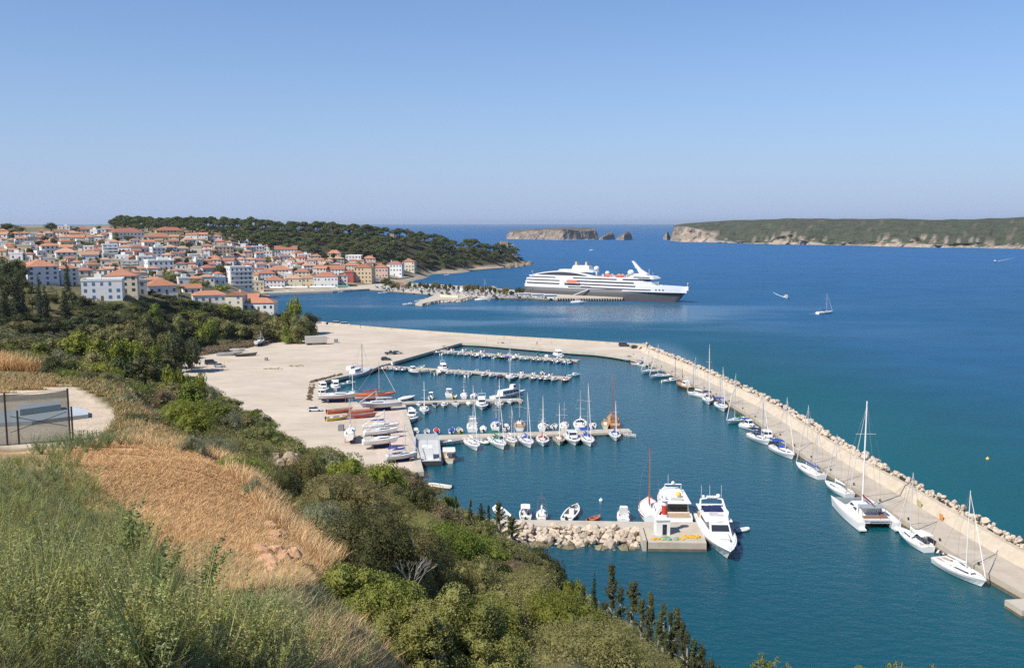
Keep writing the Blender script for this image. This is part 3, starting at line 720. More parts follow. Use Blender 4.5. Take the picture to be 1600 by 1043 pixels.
# tip of the headland: dark shore rocks
hr = MB(); rg2 = random.Random(21)
for k in range(46):
    px = rg2.uniform(792, 830); q = G(px, 419 - (px - 792) * .15 + rg2.uniform(-3, 1), 0)
    rockshape(hr, (q.x, q.y, rg2.uniform(-1, 2.5) * (1 if px < 822 else .3)), rg2.uniform(2, 5), rg2)
tag(hr.build('shore_rocks', mat('dark_rock', (.24, .19, .14), .95, .3, .2, .1, obvar=.1, bump=.2)), kind='structure')
# ================================================================== town jetty
JF = [(560, 452.5), (600, 455), (640, 458.5), (683, 462), (720, 464.5), (763, 467), (800, 467), (830, 467), (872, 469.8), (973, 470.2)]
JB = [(973, 467.4), (900, 465), (845, 462.5), (815, 458), (760, 453), (700, 449), (650, 446), (610, 446), (560, 448)]
JF = [G(x, y, 0) for x, y in JF]; JBk = [G(x, y, 0) for x, y in JB]
t = empty('town_jetty', JF[0], label='broad stone jetty of the town carrying parked cars, with the cruise ship behind', cat='jetty')
mb = MB(); mb.prism([((p - JF[0]).x, (p - JF[0]).y) for p in JF + JBk], -3, 2.2); mb.build('deck', M_CONC, t)
mb = MB(); band(mb, rel(JF, JF[0]), -.35, -.01, -3, .7); mb.build('dark_foot', M_WET, t)
mb = MB()
for k in range(26):
    q = JF[8].lerp(JF[9], k / 25.0) - JF[0]; mb.box(q.x - .35, q.x + .35, q.y - .9, q.y - .37, .2, 2.0)
mb.build('fender', M_BLACK, t)
hk = [G(x, y, 0) for x, y in [(649, 477), (660, 478), (688, 472), (720, 471.3), (736, 466.5), (737, 463), (683, 462), (675, 466)]]
t = empty('hook_jetty', hk[0], label='small bent stone jetty branching off the town jetty', cat='jetty')
mb = MB(); mb.prism([((p - hk[0]).x, (p - hk[0]).y) for p in hk], -3, 1.8); mb.build('deck', M_CONC, t)
mb = MB()
for k in range(60):
    i = rg2.choice([1, 2, 2, 3, 3, 3]); q = hk[i].lerp(hk[i + 1], rg2.random()) - hk[0]
    rockshape(mb, (q.x, q.y - rg2.uniform(0, 2), rg2.uniform(-.5, .8)), rg2.uniform(.8, 1.6), rg2)
tag(mb.build('foot_stones', M_ROCK, t), kind='stuff')
# town waterfront promenade and beach shore
WF = [(398, 461.5), (420, 460.5), (470, 459), (520, 457.5), (545, 456), (575, 454), (575, 446), (398, 446)]
wq = [G(x, y, 0) for x, y in WF[:6]]
back_ = [wq[-1] + Vector((0, 40, 0)), wq[0] + Vector((0, 40, 0))]
mb = MB(); mb.prism([(p.x, p.y) for p in wq + back_], -3, 1.7)
tag(mb.build('waterfront_pavement', M_CONC2), kind='structure')
BS = [(575, 447), (600, 443), (625, 440), (645, 437.5), (660, 431), (672, 428), (690, 426.5), (720, 424.5), (760, 421), (790, 418.5)]
sq = [G(x, y, 0) for x, y in BS]
mb = MB(); band(mb, sq, 0, 14, -3, (.8, 2.6)); 
tag(mb.build('stony_beach', mat('beach_stone', (.40, .31, .21), .95, .25, .1, .1, dirt=(.25, .19, .13), dscale=.05, bump=.1)), kind='structure')
mb = MB(); band(mb, [G(x, y, 0) for x, y in [(604, 441), (625, 439), (648, 435.5), (662, 430.5)]], 1, 10, -1, 3.0)
tag(mb.build('terrace_pavement', M_CONC), kind='structure')

# ================================================================== cruise ship
def cruise_ship():
    B = G(1052, 473.2, 0); S_ = Vector((0, 0, 0))
    lo = None
    for k in range(400):                                  # stern sits where the hull is 131 m long
        Y = B.y + .25 * k; q = P(817, 400, Y); q.z = 0
        if (q - B).length >= 131: lo = q; break
    d = (B - lo); Lw = d.length
    t = empty('cruise_ship', (lo.x, lo.y, 0), math.atan2(d.y, d.x), 'large cruise ship with grey hull and white decks moored behind the town jetty', 'cruise ship')
    grey = mat('ship_grey', (.085, .085, .09), .45, .06, .08, .4); white = mat('ship_white', (.68, .69, .70), .4, .03, .1, .4)
    glass = mat('ship_glass', (.05, .055, .07), .2, .1, .3, .6); redp = mat('ship_antifoul', (.16, .05, .04), .6, .1, .2)
    org = mat('lifeboat_orange', (.62, .10, .03), .5, .08, .5); tan = mat('funnel_tan', (.50, .42, .33), .5, .1, .3)
    HB = 9.0; off = HB                                    # near side of the hull lies on the traced line
    def hb(u, top):                                       # half beam along the hull, 0 stern .. 1 bow
        f = 1.0 if u < .62 else max(0.0, 1 - ((u - .62) / .38) ** (2.4 if top else 1.7))
        if u < .08: f *= .86 + .14 * u / .08
        return HB * max(f, .012)
    N = 34; hull = MB(); red = MB()
    def zt(u): return 7.4 + 4.2 * max(0, (u - .35) / .65) ** 2
    for sgn in (1,):
        rings = []
        for i in range(N + 1):
            u = i / N; xw = Lw * u; xt = Lw * u + 9.0 * max(0, (u - .8) / .2) ** 1.3
            a, b2 = hb(u, False), hb(u, True)
            z1 = zt(u)
            rings.append([(xw, off + a * .9, -3), (xw, off - a * .9, -3), (xw + .02 * (xt - xw), off - a * .97, .6), (xw * .55 + xt * .45, off - (a + b2) / 2 - .05, z1 * .5), (xt, off - b2, z1), (xt, off + b2, z1), (xw * .55 + xt * .45, off + (a + b2) / 2 + .05, z1 * .5), (xw + .02 * (xt - xw), off + a * .97, .6)])
        hull.loft(rings, True, True)
    for f_i, f in enumerate(hull.f):                      # boot topping
        if len(f) == 4 and min(hull.v[i][2] for i in f) < -2: hull.m[f_i] = 1
    hull.build('hull', [grey, redp], t, True)
    def tier(name, x0, x1, z0, z1, ins, m, nose=0.0, tail=0.0, u1=None, wid=None):
        mb = MB(); n = 30; ra = []; rb = []
        pts = []
        for i in range(n + 1):
            x = x0 + (x1 - x0) * i / n; u = min(x / (Lw + 9), .97)
            h_ = min(hb(u, True), HB) - ins if wid is None else wid
            e_ = 1.0
            if nose and x > x1 - nose: e_ = math.sqrt(max(0.0, 1 - ((x - x1 + nose) / nose) ** 2)) * .92 + .08
            pts.append((x, max(h_ * e_, .15)))
        prof = [(x, off - h) for x, h in pts] + [(x, off + h) for x, h in reversed(pts)]
        mb.prism(prof, z0, z1, 0); return mb.build(name, m, t)
    tier('main_deck', 1.0, Lw + 7.0, 7.0, 9.9, .12, white)                       # white band over the grey hull
    tier('bow_bulwark', 100, Lw + 8.3, 9.0, 12.3, .05, white)
    tier('window_band', 42, 112, 8.0, 9.1, .07, glass)
    tier('passenger_deck', 1.6, 119, 9.9, 12.8, .5, white, 14)
    tier('window_band', 44, 106, 10.7, 11.9, .42, glass, 6)
    tier('upper_deck', 2.5, 115, 12.8, 15.6, .7, white, 16)
    tier('window_band', 44, 112, 13.5, 14.8, .62, glass, 16)
    tier('bridge_deck', 5, 108, 15.6, 18.3, 1.0, white, 16)
    tier('window_band', 46, 88, 16.3, 17.4, .92, glass, 4)
    tier('bridge_window', 89, 108.2, 16.5, 17.7, .9, glass, 16)
    tier('sun_deck', 12, 96, 18.3, 18.8, 1.2, white, 12)
    for (x0, x1, z) in ((3, 34, 10.6), (3, 34, 13.4), (4, 30, 16.2)):            # stern galleries
        tier('stern_gallery', x0, x1, z, z + 1.0, .1 if z < 11 else .6 if z < 14 else .93, glass)
    # sweeping arch with dark glazing aft
    mb = MB(); g2 = MB()
    xs = [8 + 56 * k / 20 for k in range(21)]
    top = [18.4 + 4.6 * math.sin(math.pi * k / 20) ** .8 for k in range(21)]
    mb.loft([[(x, off - 8.0, 18.2), (x, off - 8.0, z), (x, off + 8.0, z), (x, off + 8.0, 18.2)] for x, z in zip(xs, top)], True, True)
    mb.build('arched_saloon', white, t)
    for sd in (-1, 1):
        g2.loft([[(x, off + sd * 8.04, 18.85), (x, off + sd * 8.04, max(18.86, z - .95))] for x, z in zip(xs[2:-2], top[2:-2])], False)
    g2.build('arched_glazing', glass, t)
    # funnel block, radar domes
    mb = MB(); mb.box(30, 62, off - 5, off + 5, 22.4, 24.2, 0, 1.5, .8); mb.box(42, 58, off - 3.6, off + 3.6, 24.2, 28.2, 0, 1.2, .7); mb.build('funnel_casing', white, t)
    for x in (45, 54):
        mb = MB(); mb.box(x - 1.1, x + 1.1, off - 2.0, off + 2.0, 28.2, 31.6, 0, .5, .3); mb.build('funnel', tan, t)
    for (x, r, z) in ((63.5, 2.2, 24.6), (73, 1.8, 21), (104 - 11, 2.6, 21.6)):
        mb = MB(); mb.tube([(x, off - 2, 18.8), (x, off - 2, z)], .6, 8); mb.ball((x, off - 2, z + r * .6), r, 14, 8); mb.build('radar_dome', white, t, True)
    # bridge house and raked mast
    mb = MB(); mb.box(92, 114, off - 6.5, off + 6.5, 18.3, 20.6, 0, 2.5, 1.2); mb.box(95, 107, off - 4, off + 4, 20.6, 22.4, 0, 2, 1); mb.build('bridge_house', white, t)
    mb = MB(); mb.box(96.5, 111, off - 6.6, off + 6.6, 19.0, 20.0, 0, 1, .5); mb.build('bridge_window', glass, t)
    mb = MB(); mb.loft([[(x - w_, off - .9, z), (x + w_, off - .9, z), (x + w_, off + .9, z), (x - w_, off + .9, z)] for x, z, w_ in ((103, 22.4, 3.4), (99, 26, 1.9), (93.5, 33.5, .7))], True, True)
    mb.tube([(97, off - 3.4, 27.5), (97, off + 3.4, 27.5)], .22, 6); mb.tube([(107, off, 22), (107, off, 27)], .12, 6); mb.tube([(112, off - 4, 20), (112, off - 4, 24)], .1, 6); mb.build('raked_mast', white, t)
    # open sun deck clutter: rails, sunbeds, sun shades
    mb = MB(); rg = random.Random(3)
    for k in range(34):
        x = 64 + 26 * rg.random(); y = off + rg.uniform(-6.5, 6.5); s = rg.uniform(.4, .9); mb.box(x - s, x + s, y - s, y + s, 18.8, 18.8 + rg.uniform(.6, 2.4))
    mb.build('deck_furniture', mat('deck_grey', (.45, .44, .42), .6, .3, .5), t)
    for x in (76, 86):                                                            # orange boats on the sun deck
        mb = MB(); mb.loft([[(x + q, off - 6.2 - r_, 19.6), (x + q, off - 6.2, 19.0), (x + q, off - 6.2 + r_, 19.6), (x + q, off - 6.2, 21)] for q, r_ in ((-3.4, .3), (-2, 1.2), (2, 1.2), (3.6, .2))], True, True); mb.build('rescue_boat', org, t)
    # lifeboat in its recess
    mb = MB(); mb.box(38.8, 52.6, off - 9.0, off - 8.86, 10.2, 12.6); mb.build('lifeboat_recess', glass, t)
    lb = MB(); lb.loft([[(x, off - 9.3 - r_, 12.9), (x, off - 9.3 - r_ * .5, 11.9), (x, off - 8.9, 11.7), (x, off - 8.9, 13.0)] for x, r_ in ((40, .15), (42, 1.2), (49, 1.2), (51.6, .2))], True, True)
    lo_ = lb.build('lifeboat', white, t)
    lc = MB(); lc.loft([[(x, off - 9.3 - r_, 12.92), (x, off - 9.2 - r_ * .5, h_), (x, off - 8.9, h_), (x, off - 8.9, 12.92)] for x, r_, h_ in ((40.6, .3, 13.6), (42, 1.1, 15.0), (49, 1.1, 15.0), (51, .3, 13.6))], True, True); lc.build('lifeboat_canopy', org, lo_)
    for x in (54.5,):                                                            # shell door openings
        mb = MB(); mb.box(x - 1, x + 8, off - 9.02, off - 8.8, 8.2, 9.6); mb.build('shell_door', glass, t)
    for k in range(12):                                                          # portholes on the grey hull
        for z in (3.6, 5.6):
            if (k * 7 + int(z)) % 5 == 0: continue
            x = 7 + k * 2.6
            mb = MB(); mb.tube([(x, off - 9.02, z), (x, off - 8.7, z)], .42, 8); mb.build('porthole', glass, t)
    for k in range(3):
        x = 116 + 2.6 * k; yy = off - hb((x) / (Lw + 9), True)
        mb = MB(); mb.box(x - .5, x + .5, yy - .08, yy + .5, 8.2 + .2, 9.6); mb.build('deck_port', glass, t)
    mb = MB(); mb.tube([(Lw + 6.6, off, 10.5), (Lw + 7.2, off, 15)], .14, 6); mb.ball((Lw + 7.2, off, 15.2), .5, 8, 5); mb.build('bow_staff', white, t)
    mb = MB(); mb.box(Lw - 8, Lw - 5, off - 1.5, off + 1.5, 10.6, 12.2, 0, .3, .3); mb.box(Lw - 14, Lw - 11, off - 2.6, off - 1.2, 10.4, 11.6); mb.build('windlass', white, t)
    mb = MB(); mb.tube([(4, off, 18.3), (3.6, off, 22)], .12, 6); mb.box(3.55, 3.65, off - 1.2, off, 20.6, 21.9); mb.build('stern_flagstaff', white, t)
    # boarding ramp and mark at the bow
    mb = MB(); mb.loft([[(50, off - 14, 2.4), (50, off - 12.6, 2.4), (50, off - 12.6, 2.9), (50, off - 14, 2.9)], [(61, off - 10.4, 7.0), (61, off - 9.05, 7.0), (61, off - 9.05, 7.5), (61, off - 10.4, 7.5)]], True, True); mb.build('boarding_ramp', white, t)
    for o in KIDS[t.name]:                                                       # squat proportions of the upper works
        for q in [o] + KIDS.get(o.name, []):
            if q.name.startswith('hull'): continue
            for v in q.data.vertices:
                if v.co.z > 8: v.co.z = 8 + (v.co.z - 8) * .84
    return t
cruise_ship()
# ================================================================== plants: shared meshes
def leaf_quads(blobs, n_per, size, rg, width=.5, up=0.0, loose=.75, inner=.72):
    out = []
    for (cx, cy, cz, r) in blobs:
        n = max(6, int(n_per * r * r))
        d = rg.normal(size=(n, 3)); d[:, 2] += up; d /= np.linalg.norm(d, axis=1)[:, None]
        d = d[d[:, 2] > -.75]; n = len(d)
        rad = r * (inner + (1.06 - inner) * rg.random(n) ** .6)
        c = np.array([cx, cy, cz]) + d * rad[:, None] * np.array([1, 1, .9])
        nn = d + rg.normal(size=(n, 3)) * loose; nn /= np.linalg.norm(nn, axis=1)[:, None]
        tt = np.cross(nn, rg.normal(size=(n, 3))); tt /= np.linalg.norm(tt, axis=1)[:, None] + 1e-9
        bb = np.cross(nn, tt)
        s = size * rg.uniform(.6, 1.35, n)[:, None]
        out.append(np.stack([c - tt * s, c + bb * s * width, c + tt * s, c - bb * s * width], 1))
    return np.concatenate(out).reshape(-1, 3)
def cores(blobs, k=.52):
    mb = MB()
    for (x, y, z, r) in blobs: mb.ball((x, y, z), r * k, 6, 4)
    V = []
    for f in mb.f:
        p = [mb.v[i] for i in f]
        V += p
    return np.array(V).reshape(-1, 3)
def crown_mesh(name, blobs, n_per, size, mats, rg, core=True, **kw):
    V = leaf_quads(blobs, n_per, size, rg, **kw)
    if core: V = np.concatenate([V, cores(blobs)])
    return np_mesh(name, V, 4, mats)
def trunk_mesh(name, h, r, m, limbs=(), lean=(0, 0)):
    mb = MB()
    mb.tube([(0, 0, -.6), (lean[0] * .3, lean[1] * .3, h * .35), (lean[0] * .7, lean[1] * .7, h * .7), (lean[0], lean[1], h)], [r * 1.3, r, r * .8, r * .45], 7)
    for (z0, x, y, z) in limbs:
        k = z0 / h
        mb.tube([(lean[0] * k, lean[1] * k, z0), ((lean[0] * k + x) * .55, (lean[1] * k + y) * .55, (z0 + z) * .5 - .1), (x, y, z)], [r * .5, r * .35, r * .15], 5)
    return mb.mesh(name, m)
M_BARK = mat('bark', (.13, .09, .06), .95, .3, 3)
M_BARKG = mat('grey_bark', (.30, .27, .23), .95, .25, 3)
L_PINE = leafmat('pine_needles', (.075, .095, .030), (.125, .145, .042), .25, .35)
L_DARK = leafmat('dark_leaves', (.060, .070, .024), (.108, .114, .040), .3, .5)
L_OLIVE = leafmat('olive_leaves', (.190, .182, .058), (.285, .262, .100), .25, .8)
L_GREY = leafmat('greygreen_leaves', (.19, .195, .105), (.28, .275, .16), .18, 1.0)
L_GREEN = leafmat('green_leaves', (.130, .165, .024), (.225, .255, .042), .22, .8)
L_BRIGHT = leafmat('bright_leaves', (.175, .205, .030), (.27, .285, .042), .16, .8)
L_BROWN = leafmat('brown_scrub', (0.176, 0.128, 0.074), (0.257, 0.189, 0.108), .2, .8)
L_CYP = leafmat('cypress_leaves', (.038, .050, .020), (.068, .080, .032), .25, 1.0)
L_CYPG = leafmat('conifer_leaves', (.085, .105, .045), (.155, .17, .075), .22, 1.5)
g = np.random.default_rng(5)
def blobs_pine(rg):                              # flattened, broken dome
    b = []
    for k in range(15):
        a = rg.random() * 6.28; q = rg.random() ** .6 * 2.7
        b.append((q * math.cos(a), q * math.sin(a), 4.4 + (1 - (q / 3.1) ** 2) * 2.6 * rg.uniform(.55, 1) , rg.uniform(.8, 1.45)))
    return b
def blobs_round(rg, n=16):
    b = []
    for k in range(n):
        d = rg.normal(size=3); d /= np.linalg.norm(d); q = rg.random() ** .5
        b.append((d[0] * 2.1 * q, d[1] * 2.1 * q, 3.4 + d[2] * 2.2 * q, rg.uniform(.75, 1.5)))
    return b
def blobs_cyp(rg):
    b = []
    for k in range(15):
        z = .7 + k * .56; r = .62 * (1 - (k / 15.5) ** 2.2) * (0.65 + .35 * min(1, k / 3)) + .1
        b.append((rg.uniform(-.14, .14), rg.uniform(-.14, .14), z, r * rg.uniform(.85, 1.2)))
    return b
def blobs_bush(rg, n=12):
    b = []
    for k in range(n):
        a = rg.random() * 6.28; q = rg.random() ** .6
        b.append((q * math.cos(a) * 1.0, q * math.sin(a) * 1.0, .35 + (1 - q * q) * .55 * rg.uniform(.6, 1.3), rg.uniform(.28, .55)))
    return b
PINES = []
for k in range(7):
    bl_ = blobs_pine(g)
    cr = crown_mesh('crown', bl_, 46, .36, L_PINE, g, up=.3, loose=.6)
    tr = trunk_mesh('trunk', 5.0, .26, M_BARK, [(2.6, b[0] * .8, b[1] * .8, b[2] - .4) for b in bl_[:5]], (g.uniform(-.5, .5), g.uniform(-.4, .4)))
    PINES.append((cr, tr))
ROUNDS = {}
for nm, lm in (('dark', L_DARK), ('olive', L_OLIVE), ('green', L_GREEN), ('bright', L_BRIGHT)):
    ROUNDS[nm] = []
    for k in range(4):
        bl_ = blobs_round(g)
        cr = crown_mesh('crown', bl_, 95, .20, lm, g, up=.15, loose=.65)
        tr = trunk_mesh('trunk', 3.4, .2, M_BARK, [(1.6, b[0] * .7, b[1] * .7, b[2] - .3) for b in bl_[:4]])
        ROUNDS[nm].append((cr, tr))
CYPS = [(crown_mesh('crown', blobs_cyp(g), 300, .14, L_CYP, g, up=.6, loose=.5), trunk_mesh('trunk', 3, .14, M_BARK)) for k in range(3)]
BUSH, FINE = {}, {}
for nm, lm in (('dark', L_DARK), ('olive', L_OLIVE), ('grey', L_GREY), ('green', L_GREEN), ('bright', L_BRIGHT), ('brown', L_BROWN)):
    BUSH[nm] = [crown_mesh('bush', blobs_bush(g, 13), 1500, .042, lm, g, up=.2, loose=.7) for k in range(4)]
    FINE[nm] = [crown_mesh('bush', blobs_bush(g, 16), 6500, .021, lm, g, up=.2, loose=.75) for k in range(2)]
def tree(name, kind, pos, h, w_, label, cat, group, rg, lean=0.0):
    """one tree: Empty with crown and trunk children; h total height and w_ crown width in metres"""
    src, bh, bw_ = kind
    cr, tr = rg.choice(src)
    o = empty(name, pos, rg.random() * 6.28, label, cat, group)
    o.scale = (w_ / bw_, w_ / bw_, h / bh)
    if lean: o.rotation_euler = (rg.uniform(-lean, lean), rg.uniform(-lean, lean), rg.random() * 6.28)
    link('crown', cr, o); link('trunk', tr, o)
    return o
K_PINE = (PINES, 7.9, 6.6); K_CYP = (CYPS, 9.0, 1.25)
def K_R(nm): return (ROUNDS[nm], 6.2, 5.6)
def bush(kind, pos, r, h, label, group, rg):
    o = link('bush', rg.choice((FINE if pos[1] < 62 else BUSH)[kind])); o.location = pos
    o.scale = (r / 1.3, r / 1.3 * rg.uniform(.85, 1.15), h / 1.45); o.rotation_euler = (0, 0, rg.random() * 6.28)
    return tag(o, label, 'bush', group)

# ================================================================== town
M_WALLS = {
 'white': mat('wall_white', (.74, .73, .70), .85, .05, .3, .15, dirt=(.62, .60, .54), dscale=.2, obvar=.06),
 'cream': mat('wall_cream', (.68, .60, .45), .85, .06, .3, .15, dirt=(.55, .48, .36), dscale=.2, obvar=.06),
 'ochre': mat('wall_ochre', (.58, .45, .29), .85, .08, .3, .15, dirt=(.45, .32, .2), dscale=.2),
 'pink': mat('wall_pink', (.62, .45, .38), .85, .06, .3, .15, obvar=.06),
 'grey': mat('wall_grey', (.55, .54, .51), .85, .08, .3, .15, obvar=.08),
 'red': mat('wall_red', (.45, .10, .07), .85, .08, .3, .15),
 'blue-white': mat('wall_bluewhite', (.66, .70, .74), .85, .04, .3, .15),
 'yellow': mat('wall_yellow', (.68, .56, .34), .85, .06, .3, .15)}
M_ROOFS = [mat('roof_tiles_%s' % n, c, .9, .18, .9, .1, dirt=d, dscale=.35, obvar=.16) for n, c, d in
           (('orange', (.41, .19, .115), (.33, .18, .12)), ('red', (.34, .15, .10), (.26, .14, .10)), ('pale', (.46, .27, .18), (.36, .23, .16)))]
M_FLAT = mat('flat_roof', (.55, .52, .47), .9, .1, .4, .1, obvar=.1)
M_WIN = mat('window_dark', (.05, .055, .065), .3, .3, .5, .5, obvar=.4)
M_SHUT = mat('shutter_blue', (.08, .17, .32), .6, .1, 1)
M_SHUTB = mat('shutter_brown', (.14, .09, .06), .6, .1, 1)
M_AWN = mat('awning_white', (.74, .73, .70), .8, .05, .5)
_mb = MB(); _mb.box(-.55, .55, -.07, .10, 0, 1.5); WIN = _mb.mesh('window', M_WIN)
_mb = MB(); _mb.box(-.55, .55, -.07, .10, 0, 1.5); WINB = _mb.mesh('window', M_SHUT)
_mb = MB(); _mb.box(-.55, .55, -.07, .10, 0, 1.5); WINR = _mb.mesh('window', M_SHUTB)
_mb = MB(); _mb.box(-.5, .5, -.08, .10, 0, 2.2); DOOR = _mb.mesh('door', M_SHUTB)
def house(px, py, wpx, hpx, roof, wall, rot=0, depth=None, storeys=None, label=None, group='houses of the harbour town', name='town_house', balc=False, rm=None, win=True, winmesh=None, rh=1.0, rg=rnd):
    p = hit(px, py, 250)
    if p is None: return None
    Y = p.y; s = Y / F
    W, Hh = wpx * s, hpx * s
    D = depth if depth else min(max(W * rg.uniform(.7, 1.0), 6), 16)
    if storeys is None: storeys = max(1, round(Hh / 3.1))
    az = math.atan2(-p.x, p.y)                                   # face the viewer, then turn
    o = empty(name, p, az + R(rot), label, 'house', group)
    mb = MB(); mb.box(-W / 2, W / 2, 0, D, -4, Hh); mb.build('wall', M_WALLS[wall], o)
    e = .45
    mr = rm if rm is not None else rg.choice([0, 0, 0, 1, 2])
    rise = min(W, D) * .5 * .46 * rh
    mb = MB(); z0 = Hh + .003
    if roof == 'hip':
        x0, x1, y0, y1 = -W / 2 - e, W / 2 + e, -e, D + e
        if W >= D: q = (D / 2) * .95; a, b_ = (x0 + q, D / 2), (x1 - q, D / 2)
        else: q = (W / 2) * .95; a, b_ = (0, y0 + q), (0, y1 - q)
        v = [(x0, y0, z0), (x1, y0, z0), (x1, y1, z0), (x0, y1, z0), (a[0], a[1], z0 + rise), (b_[0], b_[1], z0 + rise)]
        if W >= D: f = [(0, 1, 5, 4), (1, 2, 5), (2, 3, 4, 5), (3, 0, 4), (3, 2, 1, 0)]
        else: f = [(0, 1, 4), (1, 2, 5, 4), (2, 3, 5), (3, 0, 4, 5), (3, 2, 1, 0)]
        mb.add(v, f); ro = mb.build('roof', M_ROOFS[mr], o)
    elif roof in ('gable', 'gable_front'):
        if roof == 'gable':
            v = [(-W / 2 - e, -e, z0), (W / 2 + e, -e, z0), (W / 2 + e, D + e, z0), (-W / 2 - e, D + e, z0), (-W / 2 - e, D / 2, z0 + rise), (W / 2 + e, D / 2, z0 + rise)]
            f = [(0, 1, 5, 4), (2, 3, 4, 5), (1, 2, 5), (3, 0, 4), (3, 2, 1, 0)]
        else:
            v = [(-W / 2 - e, -e, z0), (W / 2 + e, -e, z0), (W / 2 + e, D + e, z0), (-W / 2 - e, D + e, z0), (0, -e, z0 + rise), (0, D + e, z0 + rise)]
            f = [(3, 0, 4, 5), (1, 2, 5, 4), (0, 1, 4), (2, 3, 5), (3, 2, 1, 0)]
        mb.add(v, f); ro = mb.build('roof', M_ROOFS[mr], o)
    else:
        mb.box(-W / 2 - .15, W / 2 + .15, -.15, D + .15, z0, z0 + .25)
        for a in ((-W / 2 - .15, W / 2 + .15, -.15, .15), (-W / 2 - .15, W / 2 + .15, D - .15, D + .15), (-W / 2 - .15, -W / 2 + .15, .15, D - .15), (W / 2 - .15, W / 2 + .15, .15, D - .15)):
            mb.box(*a, z0 + .25, z0 + .95)
        ro = mb.build('roof', [M_FLAT if wall != 'white' else M_WALLS['white']], o)
        if rg.random() < .6:
            mb = MB(); x = rg.uniform(-W * .25, W * .25); mb.box(x - 1.4, x + 1.4, D * .4, D * .4 + 2.6, z0 + .25, z0 + 2.7); mb.build('stair_hut', M_WALLS[wall], ro)
    if roof != 'flat' and rg.random() < .45:
        mb = MB(); x = rg.uniform(-W * .3, W * .3); mb.box(x - .35, x + .35, D * .62, D * .62 + .7, z0 + rise * .3, z0 + rise + .7); mb.build('chimney', M_WALLS[wall], ro)
    if win:
        wm = winmesh or rg.choice([WIN, WIN, WINR, WINB] if rg.random() < .5 else [WIN])
        fh = Hh / storeys; sx = min(1.0, fh / 3.0)
        nw = max(1, min(9, int(W / 2.9)))
        for fl in range(storeys):
            for k in range(nw):
                if rg.random() < .10: continue
                x = -W / 2 + W * (k + .5) / nw
                if fl == 0 and k == nw // 2:
                    dd = link('door', DOOR, o); dd.location = (x, 0, .1); dd.scale = (1, 1, sx); continue
                ww = link('window', wm, o); ww.location = (x, 0, fl * fh + fh * .32); ww.scale = (rg.uniform(.9, 1.25), 1, sx)
            for sd in (-1, 1):
                ns = max(1, int(D / 4))
                for k in range(ns):
                    if rg.random() < .3: continue
                    ww = link('window', wm, o); ww.location = (sd * W / 2, D * (k + .5) / ns, fl * fh + fh * .32); ww.rotation_euler = (0, 0, sd * math.pi / 2); ww.scale = (1, 1, sx)
            if balc and fl > 0:
                mb = MB(); z = fl * fh; mb.box(-W / 2 + .3, W / 2 - .3, -1.4, -.005, z - .12, z + .02); mb.box(-W / 2 + .3, W / 2 - .3, -1.45, -1.38, z + .021, z + .95)
                mb.build('balcony', M_WALLS[wall], o)
    return o
HS = []      # (px, py, w, h) footprints already taken in the picture of the town
def H_(px, py, w, h, roof, wall, rot=0, label=None, mark=None, **k):
    HS.append((px, py, w, h, mark)); return house(px, py, w, h, roof, wall, rot, label=label, **k)
H_(69, 446, 46, 30, 'hip', 'blue-white', 16, 'tall pale four-storey block with orange hipped roof behind the cypresses', 'cypress block', storeys=4, depth=15, rm=0, balc=False)
H_(110, 446, 26, 27, 'hip', 'white', 14, 'narrower white block with orange roof touching the tall block behind the cypresses', storeys=4, rm=0)
H_(160, 470, 59, 31, 'flat', 'white', -6, 'wide white flat-roofed three-storey building on the edge of the wooded bluff', 'bluff-edge building', storeys=3, depth=13)
H_(190, 458, 47, 27, 'hip', 'cream', -4, 'large cream house with broad orange hipped roof behind the flat white building', 'broad-roofed cream house', storeys=3, rm=0, depth=15)
H_(222, 459, 17, 20, 'flat', 'grey', 10, 'narrow grey flat house squeezed right beside the broad-roofed cream house', storeys=2)
H_(134, 431, 20, 9, 'hip', 'grey', 0, 'low grey house with reddish roof between the tall block and the cream house', rm=1)
H_(255, 460, 45, 14, 'hip', 'white', 12, 'white house with wide orange hipped roof beside a tall palm on the bluff', 'palm house', rm=0)
H_(243, 449, 26, 12, 'hip', 'cream', 8, 'cream house whose orange roof rises right behind the house by the palm', rm=0)
H_(301, 459, 28, 9, 'gable', 'white', 8, 'long low white house with orange ridge roof right of the palm', rm=0)
H_(328, 473, 50, 12, 'hip', 'white', 5, 'white bungalow with blue shutters and orange roof above the dark trees', 'bungalow with blue shutters', rm=0, winmesh=WINB, depth=9)
H_(366, 484, 26, 22, 'gable_front', 'cream', -14, 'tall cream gable-fronted house standing at the bluff end', 'gable-fronted house', storeys=3, rm=0, depth=11)
H_(404, 486, 48, 13, 'hip', 'white', -12, 'white house with large orange hipped roof at the tip of the bluff over the cove', 'bluff tip house', rm=0, depth=10)
H_(386, 474, 34, 8, 'gable', 'cream', -10, 'low orange-roofed house half hidden behind the house at the bluff tip', rm=0)
H_(227, 416, 22, 14, 'flat', 'white', 6, 'white cube house with flat roof above the wide-roofed white house', 'white cube house', storeys=2)
H_(252, 423, 38, 15, 'flat', 'white', 10, 'long bright white stepped house with flat roof in the middle of the town', 'stepped white house', storeys=2)
H_(173, 401, 22, 18, 'flat', 'white', 4, 'white four-storey flat-roofed apartment block high in the left half of the town', 'white apartment block', storeys=4, balc=True)
H_(249, 402, 20, 14, 'flat', 'white', 15, 'white flat-roofed block standing alone above the long bright white stepped house', storeys=3)
H_(141, 408, 25, 10, 'gable', 'blue-white', 0, 'bluish-white house with salmon ridge roof below the white four-storey apartment block', rm=2)
H_(203, 421, 24, 12, 'flat', 'grey', -5, 'grey-white flat-roofed house with balconies left of the white cube house', storeys=3, balc=True)
H_(79, 396, 25, 12, 'hip', 'white', 10, 'white house with orange hipped roof high in the town above the tall block', rm=0)
